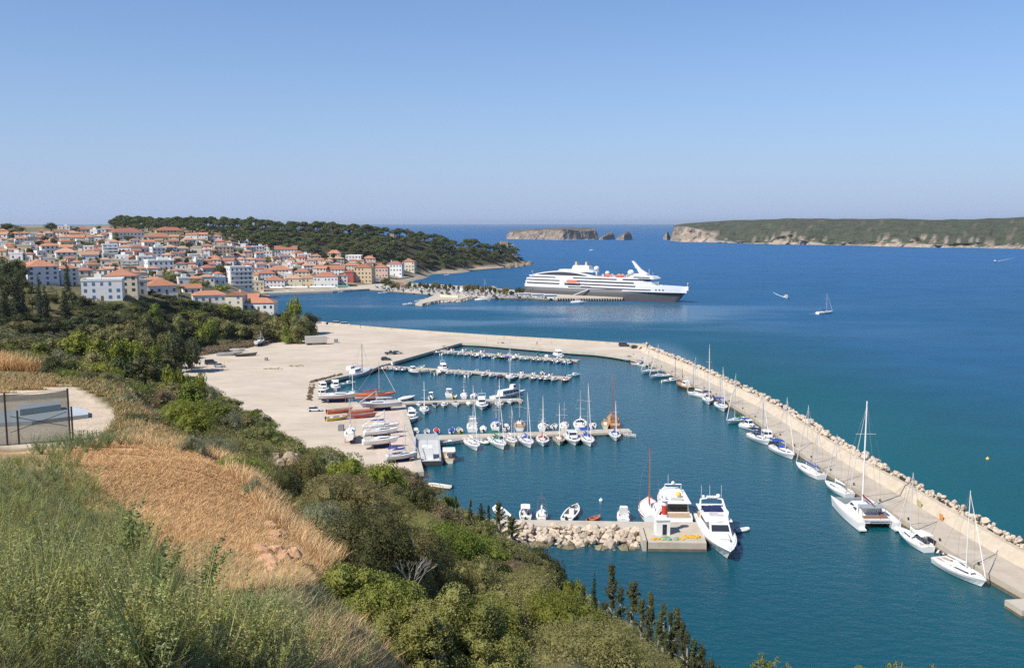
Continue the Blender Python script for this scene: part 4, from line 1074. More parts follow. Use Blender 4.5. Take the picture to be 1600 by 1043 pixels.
H_(105, 406, 30, 12, 'hip', 'white', 6, 'white house with broad salmon roof between the tall block and the apartment block', rm=2)
H_(201, 375, 48, 12, 'hip', 'white', 12, 'long white institutional building with red roof high on the hill below the pines', 'institutional building', storeys=2, rm=1, depth=18)
H_(266, 369, 40, 9, 'hip', 'ochre', 8, 'long ochre building with red roof beside the pine wood on the crest', 'long ochre building', rm=1, depth=14)
H_(250, 377, 36, 7, 'hip', 'cream', 8, 'low cream building with wide orange roof right of the long institutional building', rm=0)
H_(351, 401, 28, 15, 'flat', 'ochre', 12, 'ochre flat-roofed three-storey block below the pine wood', 'ochre flat-roofed block', storeys=3)
H_(378, 452, 34, 34, 'flat', 'white', 16, 'white five-storey hotel with rows of balconies close to the cove', 'five-storey hotel', storeys=5, balc=True, depth=15)
H_(399, 453.5, 26, 12, 'flat', 'cream', 0, 'cream flat-roofed two-storey house right at the hotel foot on the waterfront', storeys=2)
H_(430, 450, 29, 12, 'hip', 'white', 0, 'white waterfront house with red hipped roof, second building right of the hotel', rm=1, storeys=2)
H_(459, 450, 26, 15, 'hip', 'cream', 0, 'cream waterfront house with pale tiled roof, third building right of the hotel', rm=2, storeys=2)
H_(481, 449.5, 17, 15, 'gable', 'yellow', 0, 'narrow yellowish waterfront house just left of the big white arched house', rm=2, storeys=2)
H_(509, 449, 37, 17, 'hip', 'white', -3, 'big white waterfront house with blue shutters and red hipped roof', 'blue-shuttered waterfront house', rm=1, winmesh=WINB, storeys=2)
H_(536, 447, 14, 16, 'hip', 'grey', -5, 'slim grey waterfront house between the blue-shuttered house and the red front', rm=1, storeys=3)
H_(545, 441, 15, 16, 'hip', 'red', -8, 'narrow house with dark red front on the waterfront', 'red-fronted house', rm=1, storeys=3)
H_(567, 442, 28, 24, 'hip', 'ochre', -14, 'tall ochre block with red roof where the waterfront meets the jetty road', 'tall ochre block', rm=1, storeys=4)
H_(594, 434, 24, 16, 'hip', 'pink', -10, 'pale pink house with orange roof behind the blue awning', rm=0, storeys=2)
H_(616, 431, 24, 18, 'hip', 'white', -12, 'white three-storey seaside house with red roof, left one of the pair by the beach', 'beach pair', rm=1, storeys=3)
H_(638, 424, 19, 15, 'hip', 'cream', -12, 'cream three-storey house with red roof, last house before the wooded headland', rm=1, storeys=3)
H_(417, 438, 27, 11, 'hip', 'white', 5, 'white house with dark red roof just up and right of the hotel', rm=1)
H_(438, 430, 36, 8, 'hip', 'white', 3, 'white house under a long orange roof two rows above the waterfront', rm=0)
H_(472, 434, 24, 9, 'hip', 'cream', 0, 'cream house with wide red roof in the row behind the waterfront', rm=1)
H_(523, 430, 30, 9, 'gable', 'white', -5, 'long white house with orange roof above the big white waterfront house', rm=0)
H_(549, 424, 28, 9, 'hip', 'cream', -8, 'cream house with orange roof above the red-fronted house', rm=0)
H_(447, 400, 34, 10, 'gable', 'white', 0, 'large white house with red ridge roof right under the pine wood', 'pine-side house', rm=1, storeys=2)
H_(522, 404, 20, 8, 'hip', 'white', -5, 'white house with orange pyramid roof close under the pine slope', rm=0, rh=1.6)
H_(552, 409, 24, 9, 'flat', 'white', -8, 'white flat house under the trees at the right end of the town', storeys=2)
# the rest of the town, row by row up the slope
MARKS = [h for h in HS if h[4]]
fills = []
rt = random.Random(12)
ROWS = [(364, 96, 150, .5), (371, 0, 180, .7), (373, 222, 330, .5), (379, 0, 345, .8), (386, 0, 395, .85), (393, 20, 440, .9), (400, 0, 470, .95), (407, 20, 540, .95), (414, 70, 600, .95), (421, 120, 615, .95), (428, 130, 600, .95), (435, 235, 560, .9), (442, 235, 350, .85), (447, 270, 355, .8)]
TT = []
for (y, x0, x1, dens) in ROWS:
    x = x0 + rt.uniform(0, 8)
    while x < x1:
        wv = rt.uniform(11, 21); hv = rt.uniform(6.5, 11) * (.8 + .2 * (y - 364) / 80)
        yy = y + rt.uniform(-2.5, 2.5)
        ok = all(abs(x - a) > (wv + c) * .43 or not (b - d_ * .8 < yy + 1 and yy < b + 5) for a, b, c, d_, m_ in HS)
        if rt.random() < dens and ok:
            fills.append((x, yy, wv, hv)); HS.append((x, yy, wv, hv, None))
        elif ok or rt.random() < .35: TT.append((x, yy + 1))
        x += wv * rt.uniform(.85, 1.15)
for k in range(2600):
    if len(fills) > 215: break
    x, y = rt.uniform(0, 600), rt.uniform(366, 440)
    if x > np.interp(y, [366, 380, 393, 407, 421, 440], [170, 340, 430, 540, 605, 560]) or x < np.interp(y, [366, 400, 420, 440], [-5, 0, 110, 245]) or hit(x, y, 250) is None: continue
    wv = rt.uniform(8, 14); hv = rt.uniform(5.5, 8.5)
    if all(abs(x - a) > (wv + c) * .42 or not (b - d_ * .75 < y + 1 and y < b + 4) for a, b, c, d_, m_ in HS): fills.append((x, y, wv, hv)); HS.append((x, y, wv, hv, None))
fills.sort(key=lambda f: f[1])
cnt = {}
ORD = ['nearest', 'second', 'third', 'fourth', 'fifth', 'sixth', 'seventh', 'eighth', 'ninth', 'tenth', 'eleventh', 'twelfth', 'thirteenth', 'fourteenth', 'fifteenth', 'sixteenth', 'seventeenth', 'eighteenth', 'nineteenth', 'twentieth', 'twenty-first', 'twenty-second', 'twenty-third', 'twenty-fourth', 'twenty-fifth', 'twenty-sixth', 'twenty-seventh', 'twenty-eighth', 'twenty-ninth', 'thirtieth', 'thirty-first', 'thirty-second', 'thirty-third', 'thirty-fourth', 'thirty-fifth', 'thirty-sixth']
recs = []
for (x, y, wv, hv) in fills:
    m_ = min(MARKS, key=lambda q: (q[0] - x) ** 2 + (2.2 * (q[1] - y)) ** 2)
    dx, dy = x - m_[0], y - m_[1]
    di = ('above' if dy < 0 else 'below') if abs(dx) < 14 else (('up and ' if dy < -5 else 'down and ' if dy > 5 else '') + ('right of' if dx > 0 else 'left of'))
    recs.append([m_[4], di, dx * dx + 4 * dy * dy, x, y, wv, hv])
recs.sort(key=lambda r: r[2])
for r in recs:
    k = (r[0], r[1]); cnt[k] = cnt.get(k, 0) + 1; r.append(cnt[k])
for (mk, di, _, x, y, wv, hv, n) in sorted(recs, key=lambda r: r[4]):
    roof = rt.choices(['hip', 'gable', 'flat', 'gable_front'], [.55, .2, .2, .05])[0]
    wall = rt.choices(['white', 'cream', 'ochre', 'pink', 'grey', 'yellow'], [.58, .2, .03, .06, .09, .04])[0]
    rmi = rt.choice([0, 0, 1, 2])
    rd_ = {'hip': 'hipped ', 'gable': 'ridge ', 'flat': 'flat ', 'gable_front': 'gabled '}[roof] + ('roof' if roof == 'flat' else ('orange roof', 'red roof', 'salmon roof')[rmi])
    lb = '%s house with %s, %s one %s the %s' % (wall, rd_, ORD[min(n - 1, 35)], di, mk)
    house(x, y, wv, hv, roof, wall, rt.uniform(-22, 24), label=lb, rm=rmi, rg=rt)
# awnings on the waterfront
for (x0, x1, y, c_, lb) in ((405, 440, 454.5, M_AWN, 'long white cafe awning at the hotel end of the waterfront'), (445, 480, 454, M_AWN, 'white cafe awning in the middle of the waterfront'), (484, 522, 453.5, M_AWN, 'white cafe awning before the big blue-shuttered house'),
                         (524, 545, 452.5, mat('awning_green', (.12, .25, .18), .8, .1, .5), 'dark green awning right of the white cafe awnings'), (577, 592, 442, mat('awning_blue', (.02, .09, .42), .7, .1, .5), 'bright blue awning at the town end of the jetty')):
    a = G(x0, y, 1.7); b_ = G(x1, y, 1.7); L_ = (b_ - a).length; d = b_ - a
    t = empty('awning', a, math.atan2(d.y, d.x), lb, 'awning', 'awnings along the waterfront')
    mb = MB(); mb.loft([[(0, 0, 2.5), (0, 0, 2.7), (0, 4.5, 3.5), (0, 4.5, 3.4)], [(L_, 0, 2.5), (L_, 0, 2.7), (L_, 4.5, 3.5), (L_, 4.5, 3.4)]], True, True); mb.build('canopy', c_, t)
    for k in range(int(L_ // 4) + 1):
        mb = MB(); x = min(k * 4.0 + .1, L_ - .1); mb.tube([(x, .1, 0), (x, .1, 2.52)], .08, 5); mb.build('post', M_METAL, t)
# castle bastion and hotel on the headland's tip
q = P(788, 394, 1292); q.z = hz(q.x, q.y)
t = empty('castle_bastion', q, .2, 'ruined stone bastion of the castle above the headland tip', 'castle')
mb = MB(); mb.box(-5.5, 6, 0, 10, -6, 13, 0, .7, .7); mb.build('wall', mat('old_stone', (.36, .28, .2), .95, .25, .3, .1, dirt=(.24, .18, .13), dscale=.25, bump=.08), t)
mb = MB()
for k in range(4): mb.box(-4.6 + k * 2.7, -3.2 + k * 2.7, .8, 2.2, 13.002, 14.3)
mb.build('battlement', MATS['old_stone'], t)
q = P(797, 409, 1292); q.z = max(hz(q.x, q.y), 2)
t = empty('seaside_hotel', q, .25, 'terraced white and brown building clinging to the rocky tip of the headland', 'building')
for k, (w_, z) in enumerate(((11, 0), (9, 4), (6.5, 8))):
    mb = MB(); mb.box(-w_, w_, k * 3, k * 3 + 7, z - (5 if k == 0 else 0), z + 3.4); mb.build('storey', M_WALLS['cream' if k % 2 else 'pink'], t)
    mb = MB(); mb.box(-w_ + .6, w_ - .6, k * 3 - .08, k * 3 + .1, z + .9, z + 2.5); mb.build('window_band', M_WIN, t)
    mb = MB(); mb.box(-w_ - .5, w_ + .5, k * 3 - .6, k * 3 + 7.4, z + 3.402, z + 3.75); mb.build('terrace', M_WALLS['white'], t)
q = P(613, 378, 1085); q.z = hz(q.x, q.y)
t = tag(MB().build('stone_tower', MATS['old_stone']), 'small old stone tower standing among the pines of the headland', 'tower')
mb = MB(); mb.box(-2.6, 2.6, -2.6, 2.6, -3, 12, 0, .3, .3)
for k in range(3): mb.box(-2.3 + k * 1.7, -1.4 + k * 1.7, -2.3, -1.5, 12.002, 13)
t.data = mb.mesh('stone_tower', MATS['old_stone']); t.location = q
# ------------------------------------------------------------------ trees in and above the town
rv = random.Random(33)
for k in range(70): TT.append((rv.uniform(0, 560), rv.uniform(368, 446)))
for (x, y) in TT[:130]:
    if x > np.interp(y, [366, 380, 393, 407, 421, 440, 447], [170, 340, 430, 540, 605, 560, 330]) or x < np.interp(y, [366, 400, 420, 446], [-5, 0, 110, 250]): continue
    p = hit(x, y, 250)
    if p is None: continue
    s = p.y / F
    kd = rv.choice(['dark', 'olive', 'green', 'dark'])
    tree('town_tree', K_R(kd), p, rv.uniform(8, 13) * s, rv.uniform(8, 16) * s, '%s round tree standing between the houses of the town' % {'dark': 'dark green', 'olive': 'olive-grey', 'green': 'fresh green'}[kd], 'tree', 'trees between the town houses', rv)
for (x, y, hp, wp, kd, lb) in ((345, 436, 26, 22, 'dark', 'tall dark tree left of the five-storey hotel'), (362, 432, 22, 12, 'dark', 'slim dark tree directly behind the five-storey hotel'), (310, 452, 16, 34, 'olive', 'wide olive tree right of the palm house'), (345, 459, 16, 30, 'green', 'wide green tree below the five-storey hotel'),
                            (268, 440, 16, 34, 'olive', 'broad olive tree above the wide-roofed house'), (125, 388, 14, 26, 'dark', 'spreading dark tree under the long institutional building'), (605, 452, 20, 24, 'dark', 'leafy dark tree at the root of the town jetty, larger one'), (622, 452, 13, 20, 'olive', 'lower bushy tree at the root of the town jetty'), (205, 379, 11, 20, 'dark', 'dark tree hugging the long institutional building'),
                            (80, 360, 15, 26, 'dark', 'dark clump tree on the skyline above the town, left'), (97, 360, 10, 20, 'olive', 'low olive tree on the skyline beside the dark clump'), (153, 358, 12, 12, 'dark', 'lone dark tree on the skyline left of the pine wood'), (10, 362, 14, 30, 'dark', 'dark tree at the left end of the skyline'), (30, 362, 10, 20, 'olive', 'small olive tree near the left end of the skyline')):
    p = hit(x, y, 250) or P(x, y, 940)
    if y < 365: p = P(x, y, 950); p.z = min(p.z, hz(p.x, p.y))
    s = p.y / F
    tree('town_tree', K_R(kd), p, hp * s, wp * s, lb, 'tree', 'trees between the town houses', rv)
# pine wood over the castle hill and headland
def skyline(px): return np.interp(px, [186, 215, 250, 300, 340, 400, 440, 500, 540, 580, 610, 635, 660, 690, 730, 760, 780, 800, 825], [349, 346, 344, 341, 339, 341, 343, 347, 352, 356, 357, 358, 366, 369, 374, 380, 384, 394, 404])
def woodfoot(px): return np.interp(px, [186, 230, 290, 330, 380, 420, 470, 520, 560, 600, 640, 680, 720, 760, 800], [362, 364, 366, 376, 386, 394, 396, 400, 404, 406, 412, 420, 420, 417, 412])
cand = []
for k in range(5000):
    px = rv.uniform(184, 815)
    Y = rv.uniform(860, 1330)
    x = (px - 800) / F * Y * 1.004; z = hz(x, Y)
    if z < 4: continue
    u, v = pix((x, Y, z))
    if v > woodfoot(u) + 1 or u > 808: continue
    cand.append((x, Y, z, u, v))
used = []
for c in cand:
    if all((c[0] - d[0]) ** 2 + (c[1] - d[1]) ** 2 > 11.2 ** 2 for d in used): used.append(c)
# keep the ones in view: drop trees wholly behind nearer ones' ridge
used.sort(key=lambda c: c[1])
front = {}
keep = []
for c in used:
    top = pix((c[0], c[1], c[2] + 9))[1]; b_ = int(c[3] // 6)
    vis = min(front.get(b_ + k, 9999) for k in (-1, 0, 1)) if any((b_ + k) in front for k in (-1, 0, 1)) else 9999
    vis = max(front.get(b_ + k, 9999) for k in (0,))
    if top < vis - .8:
        keep.append(c); front[b_] = min(front.get(b_, 9999), top + 2.0)
#print('wood candidates', len(used), 'kept', len(keep))
rv.shuffle(keep)
for k, (x, y, z, u, v) in enumerate(keep[:285]):
    h = rv.uniform(9.5, 13.5) 
    tree('pine_tree', K_PINE, (x, y, z - .5), h, h * rv.uniform(1.0, 1.4), 'round-topped green pine in the wood covering the castle hill and headland', 'pine tree', 'pine wood on the headland', rv)
# undergrowth between the pines, as one mass
ub = []
for (x, y, z, u, v) in used:
    for k in range(4):
        ub.append((x + rv.uniform(-5, 5), y + rv.uniform(-5, 5), z + .6, rv.uniform(1.0, 2.3)))
tag(link('undergrowth', np_mesh('undergrowth', leaf_quads(ub, 9, .5, g, up=.5), 4, L_DARK)), kind='stuff')
# ================================================================== boats
def paint(name, c, rough=.35, **k): return mat(name, c, rough, k.pop('var', .04), k.pop('scale', .8), .45, **k)
B_WHITE = paint('gelcoat_white', (.80, .80, .78), dirt=(.68, .67, .63), dscale=.9)
B_CREAM = paint('gelcoat_cream', (.74, .68, .55))
B_GREY = paint('hull_grey', (.48, .50, .51))
B_NAVY = paint('hull_navy', (.03, .05, .13))
B_BLUE = paint('hull_blue', (.10, .25, .48))
B_RED = paint('hull_red', (.40, .06, .035))
B_GREEN = paint('hull_green', (.10, .34, .20))
B_ORANGE = paint('hull_orange', (.62, .14, .04))
B_YEL = paint('hull_yellow', (.68, .47, .05))
B_WOOD = mat('varnished_wood', (.28, .12, .05), .5, .25, 2, .4)
B_DARKW = mat('dark_wood', (.09, .05, .03), .55, .25, 2, .3)
B_TEAK = mat('teak_deck', (.42, .30, .19), .8, .15, 2, .2)
B_DECK = mat('deck_white', (.72, .71, .67), .7, .06, 1, .3)
B_DGREY = mat('deck_grey_light', (.50, .50, .49), .75, .08, 1, .3)
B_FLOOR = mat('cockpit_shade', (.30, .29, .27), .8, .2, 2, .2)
C_BLUE = mat('canvas_blue', (.025, .075, .33), .85, .12, 2, .15)
C_NAVY = mat('canvas_navy', (.02, .03, .09), .85, .12, 2, .15)
C_WHITE = mat('canvas_white', (.76, .75, .72), .85, .06, 2, .15)
C_GREEN = mat('canvas_green', (.02, .16, .10), .85, .12, 2, .15)
C_RED = mat('canvas_red', (.42, .05, .04), .85, .12, 2, .15)
C_MAROON = mat('canvas_maroon', (.20, .035, .04), .85, .12, 2, .15)
C_GREY = mat('canvas_grey', (.30, .32, .33), .85, .12, 2, .15)
B_TUBE = mat('inflatable_tube', (.60, .61, .61), .6, .06, 1, .3)
B_RIG = mat('rigging_wire', (.33, .33, .33), .4, .1, 1, .5, .5)

def hull_parts(t, L, B, Fb, hullm, deckm, under=None, rake=.10, transom=.8, open_=False, stripe=None, full=2.2, rise=.35, name='hull'):
    n = 14; P_, S_ = [], []
    rings = []
    for i in range(n + 1):
        u = i / n
        hb = B / 2 * (transom + (1 - transom) * math.sin(math.pi / 2 * min(1, u / .42))) if u < .42 else B / 2 * max(.015, 1 - ((u - .42) / .58) ** full)
        xd = -L / 2 + L * u; xw = -L / 2 + L * (1 - rake) * u
        z = Fb * (1 + rise * u * u)
        kd = -.45 * (1 - .8 * u ** 4)
        f = .78 - .25 * u
        P_.append((xd, hb, z)); S_.append((xd, -hb, z))
        row = [(xw, 0, kd), (xw, hb * f, -.06), (xw * .9 + xd * .1, hb * (f + .06), .10), (xw * .35 + xd * .65, hb * .965, z * .72), (xd, hb, z)]
        rings.append(row[::-1] + [(p[0], -p[1], p[2]) for p in row[1:]])
    mb = MB(); mb.loft(rings, False, False)
    fm = [0] * 8
    fm[2] = fm[3] = fm[4] = fm[5] = 1 if under else 0
    if stripe: fm[0] = fm[7] = 2
    mb.m = [fm[k % 8] for k in range(len(mb.f))]
    m9 = len(rings[0]); mb.f.append(tuple(range(m9 - 1, -1, -1))); mb.m.append(0)
    h = mb.build(name, [hullm, under or hullm, stripe or hullm], t, False)
    dk = MB()
    if not open_:
        rr = [[(p[0] , p[1] * .985, p[2] - .02), (p[0], 0, p[2] + .05 * B * .3), (s[0], s[1] * .985, s[2] - .02)] for p, s in zip(P_, S_)]
        dk.loft(rr, False); dk.build('deck', deckm, t)
    else:
        k = .80
        rr = []
        for p, s in zip(P_[:-1], S_[:-1]):
            x = p[0] * .95 - .02 * L + .02
            fl = .12
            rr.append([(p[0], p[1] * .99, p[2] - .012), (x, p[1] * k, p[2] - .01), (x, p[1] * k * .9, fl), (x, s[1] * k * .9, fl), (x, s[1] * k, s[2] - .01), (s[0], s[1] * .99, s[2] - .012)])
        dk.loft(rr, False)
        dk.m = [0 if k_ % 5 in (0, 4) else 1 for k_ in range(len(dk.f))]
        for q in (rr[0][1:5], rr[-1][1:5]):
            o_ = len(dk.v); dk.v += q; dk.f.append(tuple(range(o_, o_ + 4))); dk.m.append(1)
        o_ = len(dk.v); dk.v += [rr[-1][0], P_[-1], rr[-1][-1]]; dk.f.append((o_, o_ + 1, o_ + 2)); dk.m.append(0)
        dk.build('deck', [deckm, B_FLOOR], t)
    return h
def cabin(t, x0, x1, w0, w1, z0, z1, m, winm=None, front=.35, back=.1, name='cabin', wz=(.45, .85)):
    """tapered house; w0 stern width, w1 bow width"""
    h = z1 - z0
    b = [(x0, -w0 / 2), (x1, -w1 / 2), (x1, w1 / 2), (x0, w0 / 2)]
    k = .86
    tp = [(x0 + h * back, -w0 / 2 * k), (x1 - h * front, -w1 / 2 * k), (x1 - h * front, w1 / 2 * k), (x0 + h * back, w0 / 2 * k)]
    mb = MB(); mb.add([(x, y, z0) for x, y in b] + [(x, y, z1) for x, y in tp], [(0, 1, 5, 4), (1, 2, 6, 5), (2, 3, 7, 6), (3, 0, 4, 7), (4, 5, 6, 7)])
    c = mb.build(name, m, t)
    if winm:
        mb = MB()
        def q(i, u, v, push):
            j = (i + 1) % 4
            a = Vector((*b[i], z0)).lerp(Vector((*b[j], z0)), u); d = Vector((*tp[i], z1)).lerp(Vector((*tp[j], z1)), u)
            p = a.lerp(d, v)
            e1 = Vector((*b[j], 0)) - Vector((*b[i], 0)); nn = Vector((e1.y, -e1.x, 0)).normalized()
            return p + nn * push
        for i, (u0, u1) in enumerate(((.08, .92), (.06, .94), (.08, .92))):
            mb.add([q(i, u0, wz[0], .012), q(i, u1, wz[0], .012), q(i, u1, wz[1], .012), q(i, u0, wz[1], .012)], [(0, 1, 2, 3)])
        mb.build('window_band', winm, c)
    return c
def mast_rig(t, x, h, L, B, z0, boomL, cover, r=.085, m=M_ALU, boom=True, spread=2, furl=True, fore=None, back=None):
    mb = MB(); mb.tube([(x, 0, z0 - .2), (x, 0, h * .6), (x, 0, h)], [r, r, r * .75], 7); ms = mb.build('mast', m, t)
    mb = MB()
    for k in range(spread):
        z = z0 + (h - z0) * (.42 if k == 0 and spread > 1 else .68 if spread > 1 else .55); w_ = B * (.34 if k == 0 else .26)
        mb.tube([(x - .1, -w_, z + .02), (x, 0, z), (x - .1, w_, z + .02)], .03, 4)
    if spread: mb.build('spreader', m, ms)
    f_ = fore if fore is not None else L * .48; bk = back if back is not None else -L * .49
    mb = MB(); w_ = .022
    mb.tube([(x, 0, h * .98), (bk, 0, z0 - .1)], w_, 4)
    for s in (-1, 1): mb.tube([(x, 0, h * .96), (x - .15, s * B * .36, z0 + (h - z0) * .5), (x - .1, s * B * .46, z0 - .2)], w_, 4)
    if not furl: mb.tube([(x, 0, h * .97), (f_, 0, z0)], w_, 4)
    mb.build('rigging', B_RIG, ms)
    if furl:
        mb = MB(); mb.tube([(f_, 0, z0 + .5), (f_ + (x - f_) * .5, 0, z0 + (h - z0) * .52), (x + .1, 0, h * .95)], [.09, .075, .03], 6); mb.build('furled_sail', C_WHITE, ms)
    if boom:
        mb = MB(); zb = z0 + 1.15
        mb.tube([(x, 0, zb), (x - boomL, 0, zb + .05)], .07, 6); b_ = mb.build('boom', m, ms)
        mb = MB(); mb.tube([(x - .05, 0, zb + .5), (x - .4, 0, zb + .28), (x - boomL * .6, 0, zb + .22), (x - boomL, 0, zb + .13)], [.13, .2, .17, .09], 7); mb.build('sail_cover', cover, b_)
    return ms
def rails(t, L, B, z, m=M_METAL, n=7):
    mb = MB()
    for s in (-1, 1):
        pts = []
        for k in range(n):
            u = .12 + .86 * k / (n - 1)
            hb = B / 2 * .95 * (1 if u < .42 else max(.03, 1 - ((u - .42) / .58) ** 2.2))
            p = (-L / 2 + L * u, s * hb, z * (1 + .35 * u * u)); pts.append((p[0], p[1], p[2] + .6)); mb.tube([p, pts[-1]], .018, 4)
        mb.tube(pts, .018, 4)
    mb.build('guard_rail', m, t)
def outboard(t, L, z):
    mb = MB(); mb.box(-L / 2 - .42, -L / 2 - .02, -.2, .2, z * .7, z + .35, 0, .06, .04); mb.box(-L / 2 - .3, -L / 2 - .12, -.07, .07, -.4, z * .7); mb.build('outboard_motor', M_BLACK, t)
def place(stern, bow, z=.7):
    a, b = G(*stern, z), G(*bow, z); m_ = (a + b) / 2; d = b - a
    return Vector((m_.x, m_.y, 0)), math.atan2(d.y, d.x), d.length
SAILG = 'sailing yachts in the marina'; MOTG = 'motor boats in the marina'
def sailboat(stern, bow, mtop, label, hull=B_WHITE, deck=B_DECK, under=C_NAVY, cover=C_BLUE, bimini=None, hood=None, B=None, mm=M_ALU, L=None, furl=True, stripe=None, mizzen=None, ground=0.0, wheel=False, group=SAILG, cab=B_WHITE, r=.085):
    p, rz, l = place(stern, bow)
    L = L or max(l, 5.0)
    B = B or (1.0 + L * .235)
    t = empty('sailing_yacht', (p.x, p.y, ground), rz, label, 'sailboat', group)
    Fb = .55 + L * .045
    hull_parts(t, L, B, Fb, hull, deck, under, .10, .72, stripe=stripe)
    z = Fb * 1.02
    cabin(t, -L * .10, L * .27, B * .58, B * .30, z, z + .30 + L * .022, cab, M_DARK, 1.2, .3, wz=(.3, .75))
    mb = MB(); x0, x1 = -L * .46, -L * .11; w_ = B * .30
    mb.loft([[(x0, -w_ - .14, z), (x1, -w_ - .16, z), (x1, w_ + .16, z), (x0, w_ + .14, z)], [(x0, -w_ - .1, z + .26), (x1, -w_ - .1, z + .34), (x1, w_ + .1, z + .34), (x0, w_ + .1, z + .26)],
             [(x0 + .06, -w_, z + .26), (x1 - .06, -w_, z + .34), (x1 - .06, w_, z + .34), (x0 + .06, w_, z + .26)], [(x0 + .1, -w_ + .05, z + .03), (x1 - .1, -w_ + .05, z + .03), (x1 - .1, w_ - .05, z + .03), (x0 + .1, w_ - .05, z + .03)]], True)
    nf = len(mb.v); mb.f.append((nf - 4, nf - 3, nf - 2, nf - 1)); mb.m.append(1)
    mb.build('cockpit', [deck, B_TEAK], t)
    xm = L * .09
    if mtop is not None:
        top = P(mtop[0], mtop[1], (G(*bow, .7).y + G(*stern, .7).y) / 2)
        h = max(top.z - ground, 5.0)
        mast_rig(t, xm, h, L, B, z, L * .38, cover, furl=furl, m=mm, r=r)
    if mizzen:
        mast_rig(t, -L * .30, mizzen, L * .5, B, z, L * .16, cover, furl=False, m=mm, spread=1, fore=-L * .05, r=r * .8)
    rails(t, L, B, Fb)
    if hood:
        mb = MB(); x = -L * .10; w_ = B * .30
        mb.loft([[(x + .9, -w_, z + .35), (x + .9, 0, z + .45), (x + .9, w_, z + .35)], [(x + .3, -w_, z + .6), (x + .3, 0, z + 1.05), (x + .3, w_, z + .6)], [(x - .35, -w_, z + .45), (x - .35, 0, z + 1.1), (x - .35, w_, z + .45)]], False); mb.build('spray_hood', hood, t)
    if bimini:
        mb = MB(); x0, x1 = -L * .45, -L * .16; w_ = B * .36
        mb.loft([[(x, -w_, zz - .15), (x, -w_ * .5, zz), (x, w_ * .5, zz), (x, w_, zz - .15), (x, 0, zz - .06)] for x, zz in ((x0, z + 1.85), ((x0 + x1) / 2, z + 2.0), (x1, z + 1.9))], True, True); b_ = mb.build('bimini', bimini, t)
        mb = MB()
        for x in (x0 + .1, x1 - .1):
            for s in (-1, 1): mb.tube([(x, s * w_ * .98, z), (x, s * w_ * .98, z + 1.8)], .025, 4)
        mb.build('bimini_frame', M_METAL, b_)
    return t
def cruiser(stern, bow, label, hull=B_WHITE, fly=False, canopy=None, L=None, B=None, under=C_NAVY, stripe=None, group=MOTG, hard=False, ground=0.0):
    p, rz, l = place(stern, bow); L = L or max(l, 5.0); B = B or (.9 + L * .26)
    t = empty('cabin_cruiser', (p.x, p.y, ground), rz, label, 'motorboat', group)
    Fb = .65 + L * .04
    hull_parts(t, L, B, Fb, hull, B_DECK, under, .12, .9, stripe=stripe)
    z = Fb * 1.03
    cabin(t, -L * .02, L * .30, B * .66, B * .36, z, z + .75, B_WHITE, M_DARK, 1.5, .1, wz=(.35, .8))
    cabin(t, -L * .20, L * .10, B * .70, B * .60, z, z + 1.75 if not fly else z + 1.6, B_WHITE, M_DARK, .55, -.2, 'wheelhouse', (.5, .88))
    mb = MB(); mb.box(-L * .46, -L * .2, -B * .38, -B * .32, z - .05, z + .45); mb.box(-L * .46, -L * .2, B * .32, B * .38, z - .05, z + .45); mb.box(-L * .47, -L * .43, -B * .38, B * .38, z - .05, z + .45); mb.build('cockpit_sides', B_WHITE, t)
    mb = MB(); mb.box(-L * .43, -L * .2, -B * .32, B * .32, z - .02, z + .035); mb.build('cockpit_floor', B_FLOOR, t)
    if fly:
        cabin(t, -L * .24, L * .06, B * .62, B * .5, z + 1.6, z + 2.15, B_WHITE, None, .8, -.3, 'flybridge')
        mb = MB(); mb.tube([(-L * .2, -B * .3, z + 1.9), (-L * .24, -B * .28, z + 3.0), (-L * .24, B * .28, z + 3.0), (-L * .2, B * .3, z + 1.9)], .07, 5); mb.tube([(-L * .24, 0, z + 3), (-L * .24, 0, z + 4.4)], .03, 4); mb.build('radar_arch', B_WHITE, t)
    if canopy:
        mb = MB(); mb.box(-L * .45, -L * .16, -B * .36, B * .36, z + 1.7, z + 1.8); c_ = mb.build('canopy', canopy, t)
        mb = MB()
        for x in (-L * .44, -L * .2):
            for s in (-1, 1): mb.tube([(x, s * B * .34, z), (x, s * B * .34, z + 1.7)], .025, 4)
        mb.build('canopy_frame', M_METAL, c_)
    rails(t, L, B, Fb)
    return t
